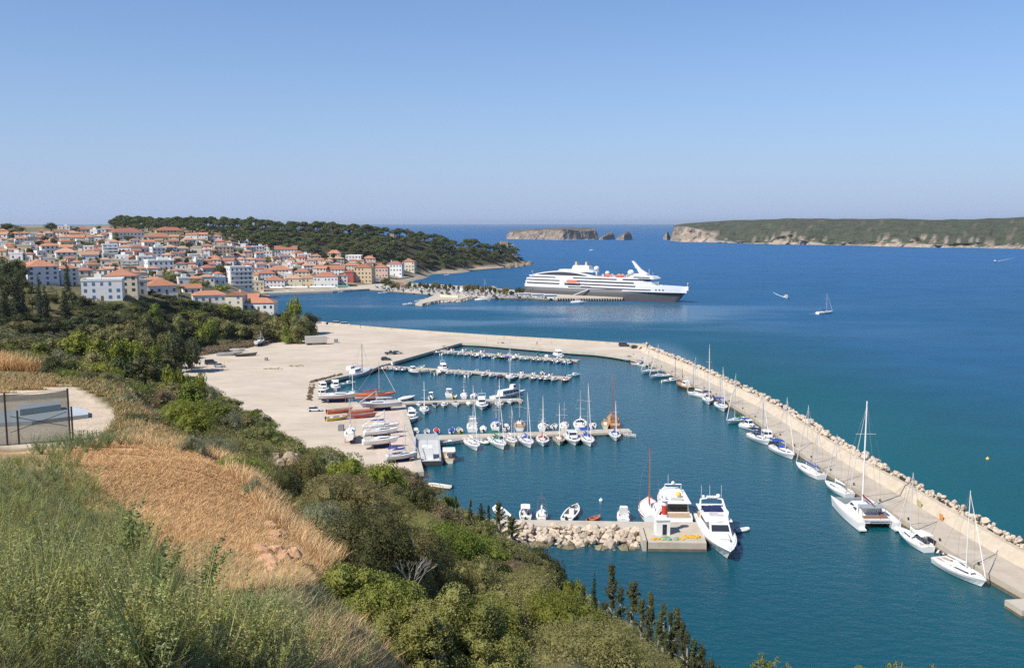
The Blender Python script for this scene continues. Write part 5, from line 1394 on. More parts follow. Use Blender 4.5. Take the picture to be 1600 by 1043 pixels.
def skiff(p, rz, L, hull, deck, trim, extra, label, group, name='small_motorboat', cat='motorboat', kindc=C_BLUE):
    """small open boat; extra: console | canopy | cover | cuddy | bare"""
    B = .75 + L * .24
    t = empty(name, (p[0], p[1], 0), rz, label, cat, group)
    Fb = .42 + L * .045
    hull_parts(t, L, B, Fb, hull, deck, None, .10, .85, open_=True, stripe=trim, rise=.45)
    if extra == 'cover':
        mb = MB(); mb.loft([[(x, -w_, Fb * 1.03), (x, -w_ * .5, zz), (x, w_ * .5, zz), (x, w_, Fb * 1.03)] for x, w_, zz in ((-L * .46, B * .40, Fb + .12), (-L * .1, B * .46, Fb + .5), (L * .25, B * .36, Fb + .42), (L * .42, B * .12, Fb * 1.4))], False, True); mb.build('boat_cover', kindc, t)
    else:
        mb = MB(); mb.box(-L * .30, -L * .20, -B * .36, B * .36, .35, Fb * .9); mb.box(L * .12, L * .2, -B * .34, B * .34, .35, Fb * .95); mb.build('thwart', deck, t)
    if extra in ('console', 'canopy'):
        mb = MB(); mb.box(-L * .06, L * .06, -B * .17, B * .17, .15, Fb + .55, 0, .06, .03); c_ = mb.build('console', B_WHITE, t)
        mb = MB(); mb.box(L * .03, L * .045, -B * .16, B * .16, Fb + .552, Fb + .95); mb.build('windscreen', M_DARK, c_)
    if extra == 'canopy':
        mb = MB(); mb.loft([[(x, -B * .36, zz - .08), (x, 0, zz), (x, B * .36, zz - .08), (x, 0, zz - .07)] for x, zz in ((-L * .28, Fb + 1.5), (0, Fb + 1.6), (L * .14, Fb + 1.52))], True, True); c_ = mb.build('canopy', kindc, t)
        mb = MB()
        for x in (-L * .26, L * .12):
            for s in (-1, 1): mb.tube([(x, s * B * .35, Fb), (x, s * B * .35, Fb + 1.45)], .025, 4)
        mb.build('canopy_frame', M_METAL, c_)
    if extra == 'cuddy':
        cabin(t, -L * .02, L * .32, B * .74, B * .34, Fb * 1.02, Fb + .75, B_WHITE, M_DARK, .9, .1)
    outboard(t, L, Fb)
    return t
def rib(p, rz, L, label, tube=B_TUBE, group=None, console=True):
    B = .8 + L * .22; r = .17 + L * .022
    t = empty('inflatable_boat', (p[0], p[1], 0), rz, label, 'inflatable', group)
    mb = MB(); pts = [(-L / 2, -B / 2 + r, r), (L * .15, -B / 2 + r, r), (L * .36, -B * .26, r * 1.2), (L / 2 - r, 0, r * 1.5), (L * .36, B * .26, r * 1.2), (L * .15, B / 2 - r, r), (-L / 2, B / 2 - r, r)]
    mb.tube(pts, [r * .8, r, r, r, r, r, r * .8], 9); mb.build('inflated_tube', tube, t, True)
    mb = MB(); mb.prism([(-L * .46, -B / 2 + r), (L * .2, -B / 2 + r), (L * .42, 0), (L * .2, B / 2 - r), (-L * .46, B / 2 - r)], .02, r * .9); mb.build('floor', B_DGREY, t)
    if console: mb = MB(); mb.box(-L * .1, L * .02, -.3, .3, r * .9, r + .75, 0, .05, .03); mb.box(-L * .32, -L * .22, -.4, .4, r * .9, r + .35); mb.build('console', B_DGREY, t)
    outboard(t, L * .98, r * 1.6)
    return t
def caique(stern, bow, label, hull, trim, deck=B_TEAK, house_=None, mtop=None, awning=None, L=None, B=None, mm=B_WOOD, group='wooden fishing boats', under=None, r=.1):
    p, rz, l = place(stern, bow); L = L or max(l, 5); B = B or (.7 + L * .28)
    t = empty('wooden_boat', (p.x, p.y, 0), rz, label, 'fishing boat', group)
    Fb = .6 + L * .05
    hull_parts(t, L, B, Fb, hull, deck, under, .06, .55, stripe=trim, full=2.6, rise=.6)
    z = Fb * 1.03
    if house_: cabin(t, -L * .28, -L * .02, B * .55, B * .5, z, z + 1.7, house_, M_DARK, .1, .05, 'wheelhouse', (.5, .85))
    else: cabin(t, -L * .22, L * .08, B * .5, B * .4, z, z + .6, B_WHITE, M_DARK, .3, .1, 'cabin', (.3, .75))
    mb = MB()
    for s in (-1, 1): mb.tube([(-L * .48, s * B * .28, z + .35), (-L * .1, s * B * .485, z + .35), (L * .2, s * B * .42, z + .5), (L * .46, 0, z + 1.0)], .06, 4)
    for s in (-1, 1):
        for x, y in ((-L * .3, .44), (-L * .1, .485), (L * .1, .46), (L * .3, .29)): mb.tube([(x, s * B * y, z - .1), (x, s * B * y, z + .36)], .035, 4)
    mb.build('bulwark_rail', trim, t)
    mb = MB(); mb.tube([(L * .47, 0, Fb), (L * .5, 0, Fb * 1.6 + .7)], .1, 5); mb.build('stem_post', trim, t)
    if awning:
        mb = MB(); mb.box(-L * .46, L * .12, -B * .42, B * .42, z + 1.85, z + 1.97); a_ = mb.build('awning', awning, t)
        mb = MB()
        for x in (-L * .44, -L * .16, L * .1):
            for s in (-1, 1): mb.tube([(x, s * B * .4, z - .1), (x, s * B * .4, z + 1.85)], .04, 4)
        mb.build('awning_post', B_WOOD, a_)
    if mtop:
        h = P(mtop[0], mtop[1], p.y).z
        mast_rig(t, L * .12, h, L, B, z, L * .34, C_RED if mm is B_WOOD else C_WHITE, m=mm, furl=False, spread=0, r=r)
    return t
# ---------------------------------------------------------------- yachts along the breakwater
BWG = 'boats moored along the breakwater'
p = G(1009, 571); skiff(p, 2.6, 7, B_WHITE, B_DECK, None, 'canopy', 'white motorboat with bright blue canopy at the marina corner of the breakwater', BWG, kindc=C_BLUE)
sailboat((1050, 578), (1015, 582), (1022, 545), 'white yacht rafted nearest the wall near the breakwater corner', cover=C_WHITE, L=9.5, group=BWG)
sailboat((1051, 586), (1016, 589), (1037.5, 537), 'grey-white yacht with blue sail cover rafted outside another near the breakwater corner', hull=B_GREY, cover=C_BLUE, L=9.5, group=BWG)
skiff(G(1053, 596.5), .25, 7.5, B_WHITE, B_DECK, None, 'cuddy', 'slim white open boat lying along the breakwater before the wooden caique', BWG)
caique((1091, 606), (1071, 600), 'dark wooden caique with white cabin moored at the breakwater', B_DARKW, B_WOOD, house_=B_WHITE, mtop=(1079, 575), group=BWG, L=9.5, B=3.8)
sailboat((1109, 617), (1093, 614.5), (1100, 558), 'small white sloop with bare deck just after the wooden caique on the breakwater', cover=C_WHITE, L=8, group=BWG)
sailboat((1115, 616), (1124, 634), (1117.5, 537), 'white sloop with dark spray hood and very tall mast on the breakwater', cover=C_GREY, hood=C_NAVY, bimini=C_NAVY, group=BWG, L=11.5)
sailboat((1131, 626), (1150, 645), (1139, 572), 'white yacht under a bright blue bimini beside the dark-hooded sloop', cover=C_BLUE, bimini=C_BLUE, hood=C_BLUE, group=BWG, L=11, B=3.9, mizzen=9)
sailboat((1171, 655), (1156, 658), (1163.5, 583), 'small white sloop with green canvas at the breakwater', cover=C_GREEN, hood=C_GREEN, group=BWG, L=9)
cruiser((1163, 664), (1182, 670), 'small white cruiser covered with bright blue canvas at the breakwater', canopy=C_BLUE, group=BWG, L=7.5)
sailboat((1172, 678), (1203, 693), (1192, 613), 'white sloop with navy spray hood lying in front of the wheelhouse boat', cover=C_NAVY, hood=C_NAVY, bimini=C_NAVY, group=BWG, L=11)
cruiser((1204, 677), (1221, 694), 'white motor boat with windowed wheelhouse berthed behind a blue-hooded sloop', fly=False, group=BWG, L=10, B=4)
sailboat((1222, 697), (1256, 715), (1244, 619), 'white sloop with blue canvas over cockpit and boom, right of the wheelhouse boat', cover=C_BLUE, hood=C_BLUE, bimini=C_BLUE, group=BWG, L=12)
sailboat((1295, 741), (1267, 728), (1280, 634), 'red-bottomed yacht with wooden mizzen and blue sail cover at the breakwater', hull=B_WHITE, under=B_RED, stripe=None, cover=C_BLUE, mizzen=11, group=BWG, L=11)
sailboat((1343, 769), (1317, 757), (1328.5, 680), 'small white yacht with green bottom ahead of the catamaran', under=B_GREEN, cover=C_WHITE, group=BWG, L=9.5)
sailboat((1477, 851), (1445, 832), (1458, 740), 'white sloop with white bimini and a dinghy astern at the breakwater', cover=C_WHITE, bimini=C_WHITE, hood=C_WHITE, group=BWG, L=10.5)
sailboat((1496, 877), (1556, 909), (1544, 763), 'large white yacht lying bow to the quay at the close end of the breakwater', cover=C_WHITE, hood=C_WHITE, group=BWG, L=12, mm=M_WHITE)
rib(G(1473, 862), .9, 3.2, 'grey inflatable dinghy behind the white-canopied sloop', group='dinghies', console=False)
rib(G(1495, 889), 2.7, 2.9, 'white inflatable dinghy tied beside the large white yacht', tube=C_WHITE, group='dinghies', console=False)
def catamaran():
    a = G(1316, 779, 1.2); s = G(1366, 820, 1.2); d = a - s; L = 17.0; B = 8.6
    rz = math.atan2(d.y, d.x)
    ax = Vector((math.cos(rz), math.sin(rz), 0)); right = Vector((ax.y, -ax.x, 0))
    c = (a + s) / 2 + right * (B / 2 - .9); c.z = 0
    t = empty('catamaran', c, rz, 'large white sailing catamaran with maroon sail cover and tall mast', 'catamaran', BWG)
    for sy in (-1, 1):
        e = empty('hull', (0, 0, 0)); e.parent = t; KIDS.setdefault(t.name, []).append(e); e.location = (0, sy * (B / 2 - .9), 0)
        hull_parts(e, L, 1.8, 1.75, B_WHITE, B_DECK, C_NAVY, .06, .7, full=2.0, rise=.12, name='hull_shell')
        mb = MB(); mb.box(-L * .55, -L * .47, -.6, .6, .35, .65); mb.box(-L * .47, -L * .43, -.6, .6, .65, 1.2); mb.build('stern_step', B_WHITE, e)
    mb = MB(); mb.box(-L * .40, L * .16, -B / 2 + 1.2, B / 2 - 1.2, 1.0, 1.85); mb.build('bridge_deck', B_WHITE, t)
    mb = MB()
    for k in range(17): mb.tube([(L * .16, -2.6 + k * .32, 1.72), (L * .42, -2.4 + k * .3, 1.72)], .03, 4)
    for k in range(12): mb.tube([(L * .17 + k * .37, -2.9, 1.73), (L * .17 + k * .37, 2.9, 1.73)], .03, 4)
    mb.tube([(L * .42, -B / 2 + .9, 1.8), (L * .42, B / 2 - .9, 1.8)], .14, 7); mb.build('trampoline', C_GREY, t)
    c_ = cabin(t, -L * .20, L * .17, B * .62, B * .46, 1.853, 3.0, B_WHITE, M_DARK, 1.3, .1, 'saloon', (.3, .8))
    mb = MB(); mb.box(-L * .33, -L * .18, -2.3, 2.3, 3.55, 3.66); h_ = mb.build('cockpit_roof', C_GREY, t)
    mb = MB()
    for x in (-L * .32, -L * .2):
        for s_ in (-2.2, 2.2): mb.tube([(x, s_, 1.85), (x, s_, 3.55)], .06, 5)
    mb.build('roof_post', M_METAL, h_)
    mb = MB(); mb.box(-L * .38, -L * .34, -2.3, 2.3, 1.853, 2.2); mb.box(-L * .34, -L * .22, -2.3, -1.6, 1.853, 2.2); mb.build('cockpit_seat', B_WOOD, t)
    mb = MB(); mb.tube([(-L * .44, -B / 2 + .9, 1.6), (-L * .44, B / 2 - .9, 1.6)], .12, 6); mb.tube([(-L * .44, -2.2, 1.6), (-L * .45, -2.0, 2.6), (-L * .45, 2.0, 2.6), (-L * .44, 2.2, 1.6)], .05, 5); mb.build('stern_beam', M_METAL, t)
    top = P(1372, 627, c.y)
    ms = mast_rig(t, L * .02, top.z, L, B * .9, 2.9, L * .34, C_MAROON, r=.17, m=M_WHITE, fore=L * .42, back=-L * .44)
    return t
catamaran()
bpy.context.view_layer.update()
for o in [o for o in bpy.data.objects if o.parent is None and (o.get('group') == BWG)]:      # lie clear of the quay wall
    need = 0.0
    def low(q, M):
        global need
        if q.type == 'MESH' and q.name.startswith(('hull', 'stern')):
            for c in q.bound_box:
                v = M @ Vector(c); ex_ = float(np.interp(-v.y, [-p.y for p in bl], [p.x for p in bl]))
                need = max(need, v.x - ex_ + .35)
        for k in KIDS.get(q.name, []): low(k, M @ k.matrix_basis)
    low(o, o.matrix_basis)
    if need > 0: o.location.x -= need
# ---------------------------------------------------------------- big boats on the small mole
def motor_yacht(stern, bow, label, aft=False, group='motor yachts at the small mole', L=None, B=None):
    p, rz, l = place(stern, bow, 1.6); L = L or l; B = B or 5.6
    t = empty('motor_yacht', p, rz, label, 'motor yacht', group)
    Fb = 1.75
    hull_parts(t, L, B, Fb, B_WHITE, B_DECK, C_NAVY, .13, .88, full=2.5, rise=.30)
    z = Fb * 1.05
    mb = MB()                                                # hull side windows
    for s in (-1, 1):
        for x in (-L * .08, L * .02, L * .12): mb.tube([(x, s * B * .485, 1.15), (x + .02, s * B * .505, 1.15)], .22, 8)
    mb.build('porthole', M_DARK, t)
    if not aft:
        cabin(t, L * .02, L * .34, B * .62, B * .30, z + .12, z + .85, B_WHITE, None, 2.2, .1, 'foredeck_house')
        cabin(t, -L * .26, L * .16, B * .80, B * .66, z, z + 2.1, B_WHITE, M_DARK, 1.15, .1, 'saloon', (.42, .86))
        mb = MB(); mb.box(-L * .40, L * .045, -B * .41, B * .41, z + 2.103, z + 2.25); mb.build('flybridge_deck', B_WHITE, t)
        mb = MB()
        for s in (-1, 1): mb.loft([[(-L * .38, s * B * .40, z + 2.253), (-L * .38, s * B * .40, z + 2.6)], [(-L * .1, s * B * .405, z + 2.253), (-L * .1, s * B * .405, z + 2.95)], [(L * .04, s * B * .30, z + 2.253), (L * .03, s * B * .28, z + 3.05)]], False)
        mb.loft([[(L * .04, -B * .30, z + 2.253), (L * .03, -B * .28, z + 3.05)], [(L * .055, 0, z + 2.253), (L * .04, 0, z + 3.1)], [(L * .04, B * .30, z + 2.253), (L * .03, B * .28, z + 3.05)]], False)
        mb.build('flybridge_coaming', B_WHITE, t)
        mb = MB(); mb.box(-L * .04, L * .0, -1.2, 1.2, z + 2.253, z + 3.0, 0, .2, .1); mb.box(-L * .12, -L * .08, -1.1, .4, z + 2.253, z + 2.75); mb.build('helm_console', B_DGREY, t)
        mb = MB(); mb.box(-L * .30, -L * .18, -B * .3, B * .3, z + 2.253, z + 2.62); mb.build('sunpad', C_NAVY, t)
        mb = MB(); mb.tube([(-L * .22, -B * .40, z + 2.3), (-L * .28, -B * .34, z + 4.0), (-L * .29, 0, z + 4.25), (-L * .28, B * .34, z + 4.0), (-L * .22, B * .40, z + 2.3)], [.22, .2, .2, .2, .22], 6)
        mb.box(-L * .31, -L * .27, -.9, .9, z + 4.3, z + 4.5); mb.ball((-L * .29, 1.3, z + 4.55), .45, 10, 6); mb.ball((-L * .29, -1.5, z + 4.45), .3, 10, 6)
        for y in (-1.9, -.3, 1.9): mb.tube([(-L * .29, y, z + 4.2), (-L * .30, y, z + 6.6)], .03, 4)
        mb.build('radar_arch', B_WHITE, t)
        mb = MB(); mb.box(-L * .47, -L * .28, -B * .36, B * .36, z - .02, z + .03); mb.build('aft_deck', B_TEAK, t)
        mb = MB(); mb.box(-L * .55, -L * .495, -B * .42, B * .42, .35, .5); mb.build('bathing_platform', B_TEAK, t)
        mb = MB(); mb.box(L * .22, L * .29, -.9, .9, z + .86, z + .98); mb.build('bow_sunpad', B_DECK, t)
        for k in range(6):
            mb = MB(); x = -L * .38 + k * 2.6; mb.tube([(x, B * .515, .5), (x, B * .52, 1.4)], .16, 7); mb.build('fender', C_NAVY, t)
    else:
        cabin(t, -L * .36, L * .12, B * .82, B * .70, z, z + 2.2, B_WHITE, M_DARK, .8, .05, 'saloon', (.40, .85))
        mb = MB(); mb.box(-L * .362, -L * .34, -B * .33, B * .33, z + .3, z + 1.9); mb.build('aft_window', M_DARK, t)
        mb = MB(); mb.box(-L * .42, L * .05, -B * .42, B * .42, z + 2.203, z + 2.33); mb.build('flybridge_deck', B_WHITE, t)
        cabin(t, -L * .10, L * .04, B * .6, B * .5, z + 2.333, z + 3.0, B_WHITE, None, .5, .2, 'helm_console')
        mb = MB(); mb.box(-L * .34, -L * .30, -1.0, 1.2, z + 2.333, z + 2.8); mb.build('seat', B_DGREY, t)
        mb = MB(); mb.ball((-L * .22, -.6, z + 2.9), .55, 10, 7); mb.build('yellow_float', B_YEL, t, True)
        mb = MB(); mb.tube([(-L * .02, -B * .3, z + 2.6), (-L * .05, -B * .28, z + 4.0), (-L * .05, B * .28, z + 4.0), (-L * .02, B * .3, z + 2.6)], .12, 6); mb.ball((-L * .05, 0, z + 4.3), .35, 8, 6); mb.tube([(-L * .05, 1, z + 4), (-L * .05, 1, z + 6)], .03, 4); mb.build('radar_arch', B_WHITE, t)
        cabin(t, L * .14, L * .34, B * .5, B * .3, z + .1, z + .6, B_DECK, None, 1, .3, 'foredeck_house')
        mb = MB(); mb.box(-L * .49, -L * .36, -B * .38, B * .38, z - .02, z + .03); mb.build('aft_deck', B_TEAK, t)
        mb = MB(); mb.box(-L * .53, -L * .495, -B * .42, B * .42, .4, 1.2); mb.build('stern_platform', B_WHITE, t)
    rails(t, L, B, Fb, n=10)
    return t
motor_yacht((1104, 801), (1141, 866), 'big white motor yacht pointing its bow out from the mole head', L=24, B=6.0)
motor_yacht((1063, 812), (1038, 762), 'big white motor boat moored stern-to behind the harbour light', aft=True, L=20, B=5.8)
rib(G(1160, 829), .4, 3.4, 'small grey inflatable tied beside the big motor yacht bow', group='dinghies', console=False)
caique((1016, 812), (1013, 782), 'white caique with red trim and tall brown mast beside the harbour light', B_WHITE, B_RED, deck=B_DECK, mtop=(1017, 701), L=11, B=4.6, under=B_RED, mm=B_WOOD, r=.13)
MOLE = 'small boats behind the mole'
p, rz, l = place((797, 809), (771, 786)); rib(p, rz, 8, 'large grey-white inflatable speedboat half hidden by the cypresses at the mole root', tube=C_WHITE, group=MOLE)
p, rz, l = place((821, 812), (821, 790)); skiff(p, rz, 7.4, B_WHITE, B_DECK, None, 'canopy', 'white motorboat with square white canopy moored at the mole', MOLE, kindc=C_WHITE)
t = sailboat((846, 811), (847, 796), (848, 768), 'tiny white sailing boat with thin brown mast at the mole', cover=C_WHITE, L=5.6, mm=B_WOOD, furl=False, group=MOLE, r=.05)
p, rz, l = place((884, 811), (903, 788)); skiff(p, rz, 9, B_WHITE, B_DECK, None, 'console', 'long white speedboat with grey seats lying slanted at the mole', MOLE)
p, rz, l = place((920, 811), (938, 804)); skiff(p, rz, 3.8, B_ORANGE, B_ORANGE, None, 'bare', 'little orange-red rowing dinghy at the mole', MOLE, 'rowing_dinghy', 'dinghy')
cruiser((974, 812), (975, 796), 'small white wheelhouse boat left of the red-trimmed caique', L=6.2, B=2.7, group=MOLE)
for (x, y, lb) in ((939, 782, 'white mooring buoy afloat right of the slanted speedboat'), (1543, 717, 'yellow mooring buoy afloat outside the breakwater')):
    q = G(x, y); mb = MB(); mb.ball((0, 0, .1), .42, 10, 7); mb.tube([(0, 0, .45), (0, 0, .7)], .08, 6); o = mb.build('mooring_buoy', B_YEL if 'yellow' in lb else M_WHITE, None, True); o.location = q; tag(o, lb, 'buoy')
# ---------------------------------------------------------------- pier of sailing yachts (closest long pier)
DG = 'boats at the pier of sailing yachts'
sailboat((728, 684), (749, 704), (739, 600), 'plain white sloop, first large yacht out along the near side of the yacht pier', cover=C_WHITE, L=11.5, group=DG)
rib(G(754, 691), -1.0, 6, 'grey inflatable with dark engine between two white sloops on the yacht pier', group=DG)
sailboat((766, 682), (791, 702), (782, 608), 'white yacht with dark green canopy on the yacht pier', cover=C_GREEN, hood=C_GREEN, bimini=C_GREEN, L=12, group=DG)
sailboat((791, 681), (806, 695), (801, 633), 'cream yacht next to the green-canopied yacht on the pier', hull=B_CREAM, cover=C_WHITE, L=9.5, under=B_CREAM, group=DG)
sailboat((814, 681), (832, 699), (826, 612), 'white sloop with blue sail cover right of the cream yacht', cover=C_BLUE, hood=C_BLUE, L=11, group=DG)
sailboat((846, 680), (850, 697), (850, 616), 'white yacht with red cover amidships on the yacht pier', cover=C_RED, hood=C_RED, L=9.5, B=3.6, group=DG)
sailboat((872, 680), (875, 694), (873, 629), 'beige ketch-like yacht with brown deck and teak cockpit on the yacht pier', hull=B_CREAM, deck=B_TEAK, cover=C_WHITE, under=B_GREEN, L=9, B=3.5, group=DG)
cruiser((889, 678), (901, 695), 'beamy white motor cruiser between the brown-decked yacht and the blue-hooded one', L=11, B=4.2, fly=False, group=DG)
sailboat((909, 677), (926, 698), (920.5, 597), 'white yacht with bright blue bimini, tallest mast in the middle of the pier', cover=C_BLUE, bimini=C_BLUE, hood=C_BLUE, L=12, group=DG)
sailboat((957, 671), (965, 690), (964, 625), 'white yacht with small blue hood, last but one on the near side of the pier', cover=C_BLUE, hood=C_BLUE, L=9.5, group=DG)
skiff(G(985, 681.5), -.9, 4.6, B_WHITE, B_DECK, None, 'bare', 'white dinghy with outboard at the very tip of the yacht pier', DG, 'small_dinghy', 'dinghy')
# far side of that pier
RD = 'small boats on the far side of the yacht pier'
for (x, y, L, hc, ex, cv, lb) in ((650, 677, 4.5, B_WHITE, 'cuddy', C_BLUE, 'white cuddy boat, first on the far side of the yacht pier'), (667, 677, 4, B_WHITE, 'bare', C_BLUE, 'bare white skiff, second on the far side of the yacht pier'), (682, 676, 4.6, B_WHITE, 'cover', C_ORANGE if False else C_RED, 'white skiff under an orange-red cover on the far side of the yacht pier'),
                                (706, 675.5, 4.4, B_WHITE, 'cover', C_BLUE, 'white skiff with blue cover on the far side of the yacht pier'), (718, 675, 4.4, B_YEL, 'bare', C_BLUE, 'yellow-hulled skiff on the far side of the yacht pier'), (755, 673, 5, B_CREAM, 'cover', C_WHITE, 'cream boat under white cover between a cruiser and a sloop'),
                                (791, 671, 5.2, B_WHITE, 'cuddy', C_BLUE, 'small white cabin boat behind the green-canopied yacht'), (855, 669.5, 4.8, B_WHITE, 'console', C_BLUE, 'white console boat behind the red-covered yacht'), (866, 669, 4.6, B_WHITE, 'bare', C_BLUE, 'plain white skiff behind the brown-decked yacht')):
    skiff(G(x, y - 1), 1.6 + rnd.uniform(-.15, .15), L, hc, B_DECK, None, ex, lb, RD, kindc=cv)
cruiser((738, 673), (739, 658), 'tall white motor cruiser with flybridge behind the first sloops of the yacht pier', fly=True, L=9.5, group=RD)
sailboat((774, 673), (776, 656), (777, 610), 'white sloop with blue canopy on the far side, between cream boat and cabin boat', cover=C_BLUE, bimini=C_BLUE, L=9, group=RD)
sailboat((812, 672), (812, 656), (809, 600), 'white yacht with brown gear on deck, far side of the yacht pier', cover=C_NAVY, deck=B_TEAK, L=9.5, group=RD)
sailboat((847, 671), (848, 660), (827, 605) if False else (845, 640), 'small white sloop on the far side behind the red-covered yacht', cover=C_WHITE, L=7, group=RD)
sailboat((881, 670), (882, 659), (881, 629), 'small sloop with orange-cream cover on the far side of the yacht pier', cover=C_RED, hull=B_CREAM, L=7.5, group=RD)
sailboat((905, 670), (908, 654), (909, 610), 'white motor-sailer with dark wheelhouse windows on the far side of the yacht pier', cover=C_WHITE, hood=C_NAVY, L=10, B=4, group=RD)
skiff(G(926, 666.5), 1.5, 5.5, B_WHITE, B_DECK, None, 'console', 'white console boat behind the tall-masted blue-hooded yacht', RD)
caique((962, 667), (954, 653), 'red-brown wooden ketch with varnished masts near the pier tip', B_WOOD, B_ORANGE, deck=B_TEAK, house_=B_WOOD, mtop=(958.5, 582), L=13, B=3.7, group=RD, r=.13)
caique((947, 667), (944, 660), 'yellow-railed little wooden boat beside the red-brown ketch', B_CREAM, B_YEL, deck=B_TEAK, L=5, group=RD)
# ---------------------------------------------------------------- third pier
CG = 'boats at the third pier'
cruiser((645, 641), (642, 665), 'white motor cruiser moored off the quay, bow towards the yacht pier', L=10, B=4, group=CG)
rib(G(642, 643), 1.7, 8, 'large grey-white inflatable tied at the corner of the third pier', tube=C_WHITE, group=CG)
sailboat((662, 632), (664, 650), (662, 594), 'white sloop with cream mast, first yacht on the near side of the third pier', cover=C_WHITE, L=9, mm=B_CREAM, group=CG)
for (x, y, L, hc, ex, cv, lb) in ((655, 634, 5, B_WHITE, 'cuddy', C_BLUE, 'white cuddy boat left of the cream-masted sloop'), (680, 635, 5.5, B_WHITE, 'cover', C_NAVY, 'white boat with navy cover on the near side of the third pier'), (694, 635, 6, B_WHITE, 'cuddy', C_BLUE, 'white cabin boat right of the navy-covered boat'), (712, 634, 6.2, B_WHITE, 'console', C_BLUE, 'white console boat with outboard on the third pier, left of a flat cream boat'),
                                (733, 633, 5.5, B_CREAM, 'cover', C_WHITE, 'cream boat under white cover left of the large cruiser on the third pier'), (765, 632, 5.5, B_WHITE, 'cover', C_GREY, 'white boat with grey cover right of the large cruiser on the third pier'), (797, 630, 5.6, B_WHITE, 'cuddy', C_BLUE, 'white cabin boat, last but one on the third pier near side'), (813, 629, 5, B_CREAM, 'bare', C_BLUE, 'cream open boat, last on the third pier near side')):
    skiff(G(x, y), -1.5 + rnd.uniform(-.2, .2), L, hc, B_DECK, None, ex, lb, CG, kindc=cv)
cruiser((752, 626), (754, 641), 'large white motor cruiser with dark windscreen on the near side of the third pier', fly=True, L=11, B=4.2, group=CG)
sailboat((779, 627), (781, 636), (780, 590), 'white sloop between a grey-covered boat and cabin boats on the third pier', cover=C_WHITE, L=8, group=CG)
for (x, y, L, hc, ex, cv, lb) in ((674, 622, 4.8, B_WHITE, 'canopy', C_WHITE, 'small white boat with white canopy on the far side of the third pier'), (710, 621, 4.6, B_YEL, 'bare', C_BLUE, 'yellow dinghy on the far side of the third pier'), (740, 620, 5.5, B_WHITE, 'cover', C_WHITE, 'white-covered boat far side of the third pier, behind the large cruiser')):
    skiff(G(x, y), 1.5, L, hc, B_DECK, None, ex, lb, CG, kindc=cv)
cruiser((701, 621), (702, 609), 'boxy white boat with open cabin on the far side of the third pier', canopy=C_WHITE, L=6.5, group=CG)
sailboat((725, 621), (725, 613), (724, 588), 'little sloop on the far side of the third pier', cover=C_WHITE, L=6.5, group=CG)
p, rz, l = place((622, 624), (648, 619)); skiff(p, rz, 8, B_WHITE, B_DECK, B_RED, 'cover', 'long red and white boat along the far side of the third pier root', CG, kindc=C_WHITE)
def windowed_boat():
    p, rz, l = place((772, 621), (819, 612)); L = 16; B = 3.6
    t = empty('tour_boat', p, rz, 'long white boat with a row of square windows at the tip of the third pier', 'tour boat', CG)
    hull_parts(t, L, B, 1.1, B_WHITE, B_DECK, C_NAVY, .12, .85, stripe=B_BLUE)
    cabin(t, -L * .28, L * .22, B * .74, B * .62, 1.13, 2.7, B_WHITE, None, .6, .1)
    for k in range(5):
        for s in (-1, 1):
            mb = MB(); x = -L * .24 + k * 1.5; mb.box(x, x + .9, s * B * .372 - .13, s * B * .372 + .13, 1.6, 2.3); mb.build('window', M_DARK, t)
    cabin(t, L * .06, L * .18, B * .5, B * .44, 2.703, 4.0, B_WHITE, M_DARK, .2, .1, 'wheelhouse')
    rails(t, L, B, 1.1)
windowed_boat()
# ---------------------------------------------------------------- work boats by the boatyard quay
def landing_craft():
    p, rz, l = place((668, 724), (667, 690)); L = 22; B = 6.6
    t = empty('landing_barge', p, rz, 'grey flat-decked ferry barge with small white wheelhouse at the quay', 'barge')
    mb = MB(); mb.loft([[(x, -B / 2, z0), (x, B / 2, z0), (x, B / 2, 1.2), (x, -B / 2, 1.2)] for x, z0 in ((-L / 2, .1), (-L / 2 + 1.5, -.5), (L / 2 - 3, -.5), (L / 2, .5))], True, True); mb.build('hull', [mat('barge_black', (.05, .05, .055), .6, .2, .5)], t)
    mb = MB(); mb.box(-L / 2 + .3, L / 2 - .3, -B / 2 + .45, B / 2 - .45, 1.203, 1.25); mb.build('cargo_deck', B_DGREY, t)
    for s in (-1, 1):
        mb = MB(); y = s * (B / 2 - .22); mb.box(-L / 2, L / 2, y - .2, y + .2, 1.204, 2.2); mb.build('side_bulwark', B_GREY, t)
    mb = MB(); mb.box(L / 2 - .3, L / 2, -B / 2 + .43, B / 2 - .43, .9, 2.9); mb.build('bow_ramp', B_GREY, t)
    cabin(t, -L * .42, -L * .25, 2.9, 2.9, 1.253, 4.0, B_WHITE, M_DARK, .05, .05, 'wheelhouse', (.55, .85))
    mb = MB(); mb.tube([(-L * .33, 0, 4), (-L * .33, 0, 6)], .05, 5); mb.build('aerial', M_METAL, t)
landing_craft()
p, rz, l = place((667, 691), (717, 689)); skiff(p, rz, 12, B_WHITE, B_DECK, B_GREY, 'bare', 'long low white launch lying along the yacht pier behind the barge', 'work boats')
caique((702, 723), (701, 705), 'stubby cream and brown caique with flat awning beside the barge', B_CREAM, B_DARKW, awning=C_WHITE, L=7.5, B=3.6, group='work boats', deck=B_TEAK)
p, rz, l = place((704, 758), (671, 754)); rib(p, rz, 6, 'cream inflatable launch floating alone off the boatyard slip', tube=B_CREAM, group='work boats', console=False)
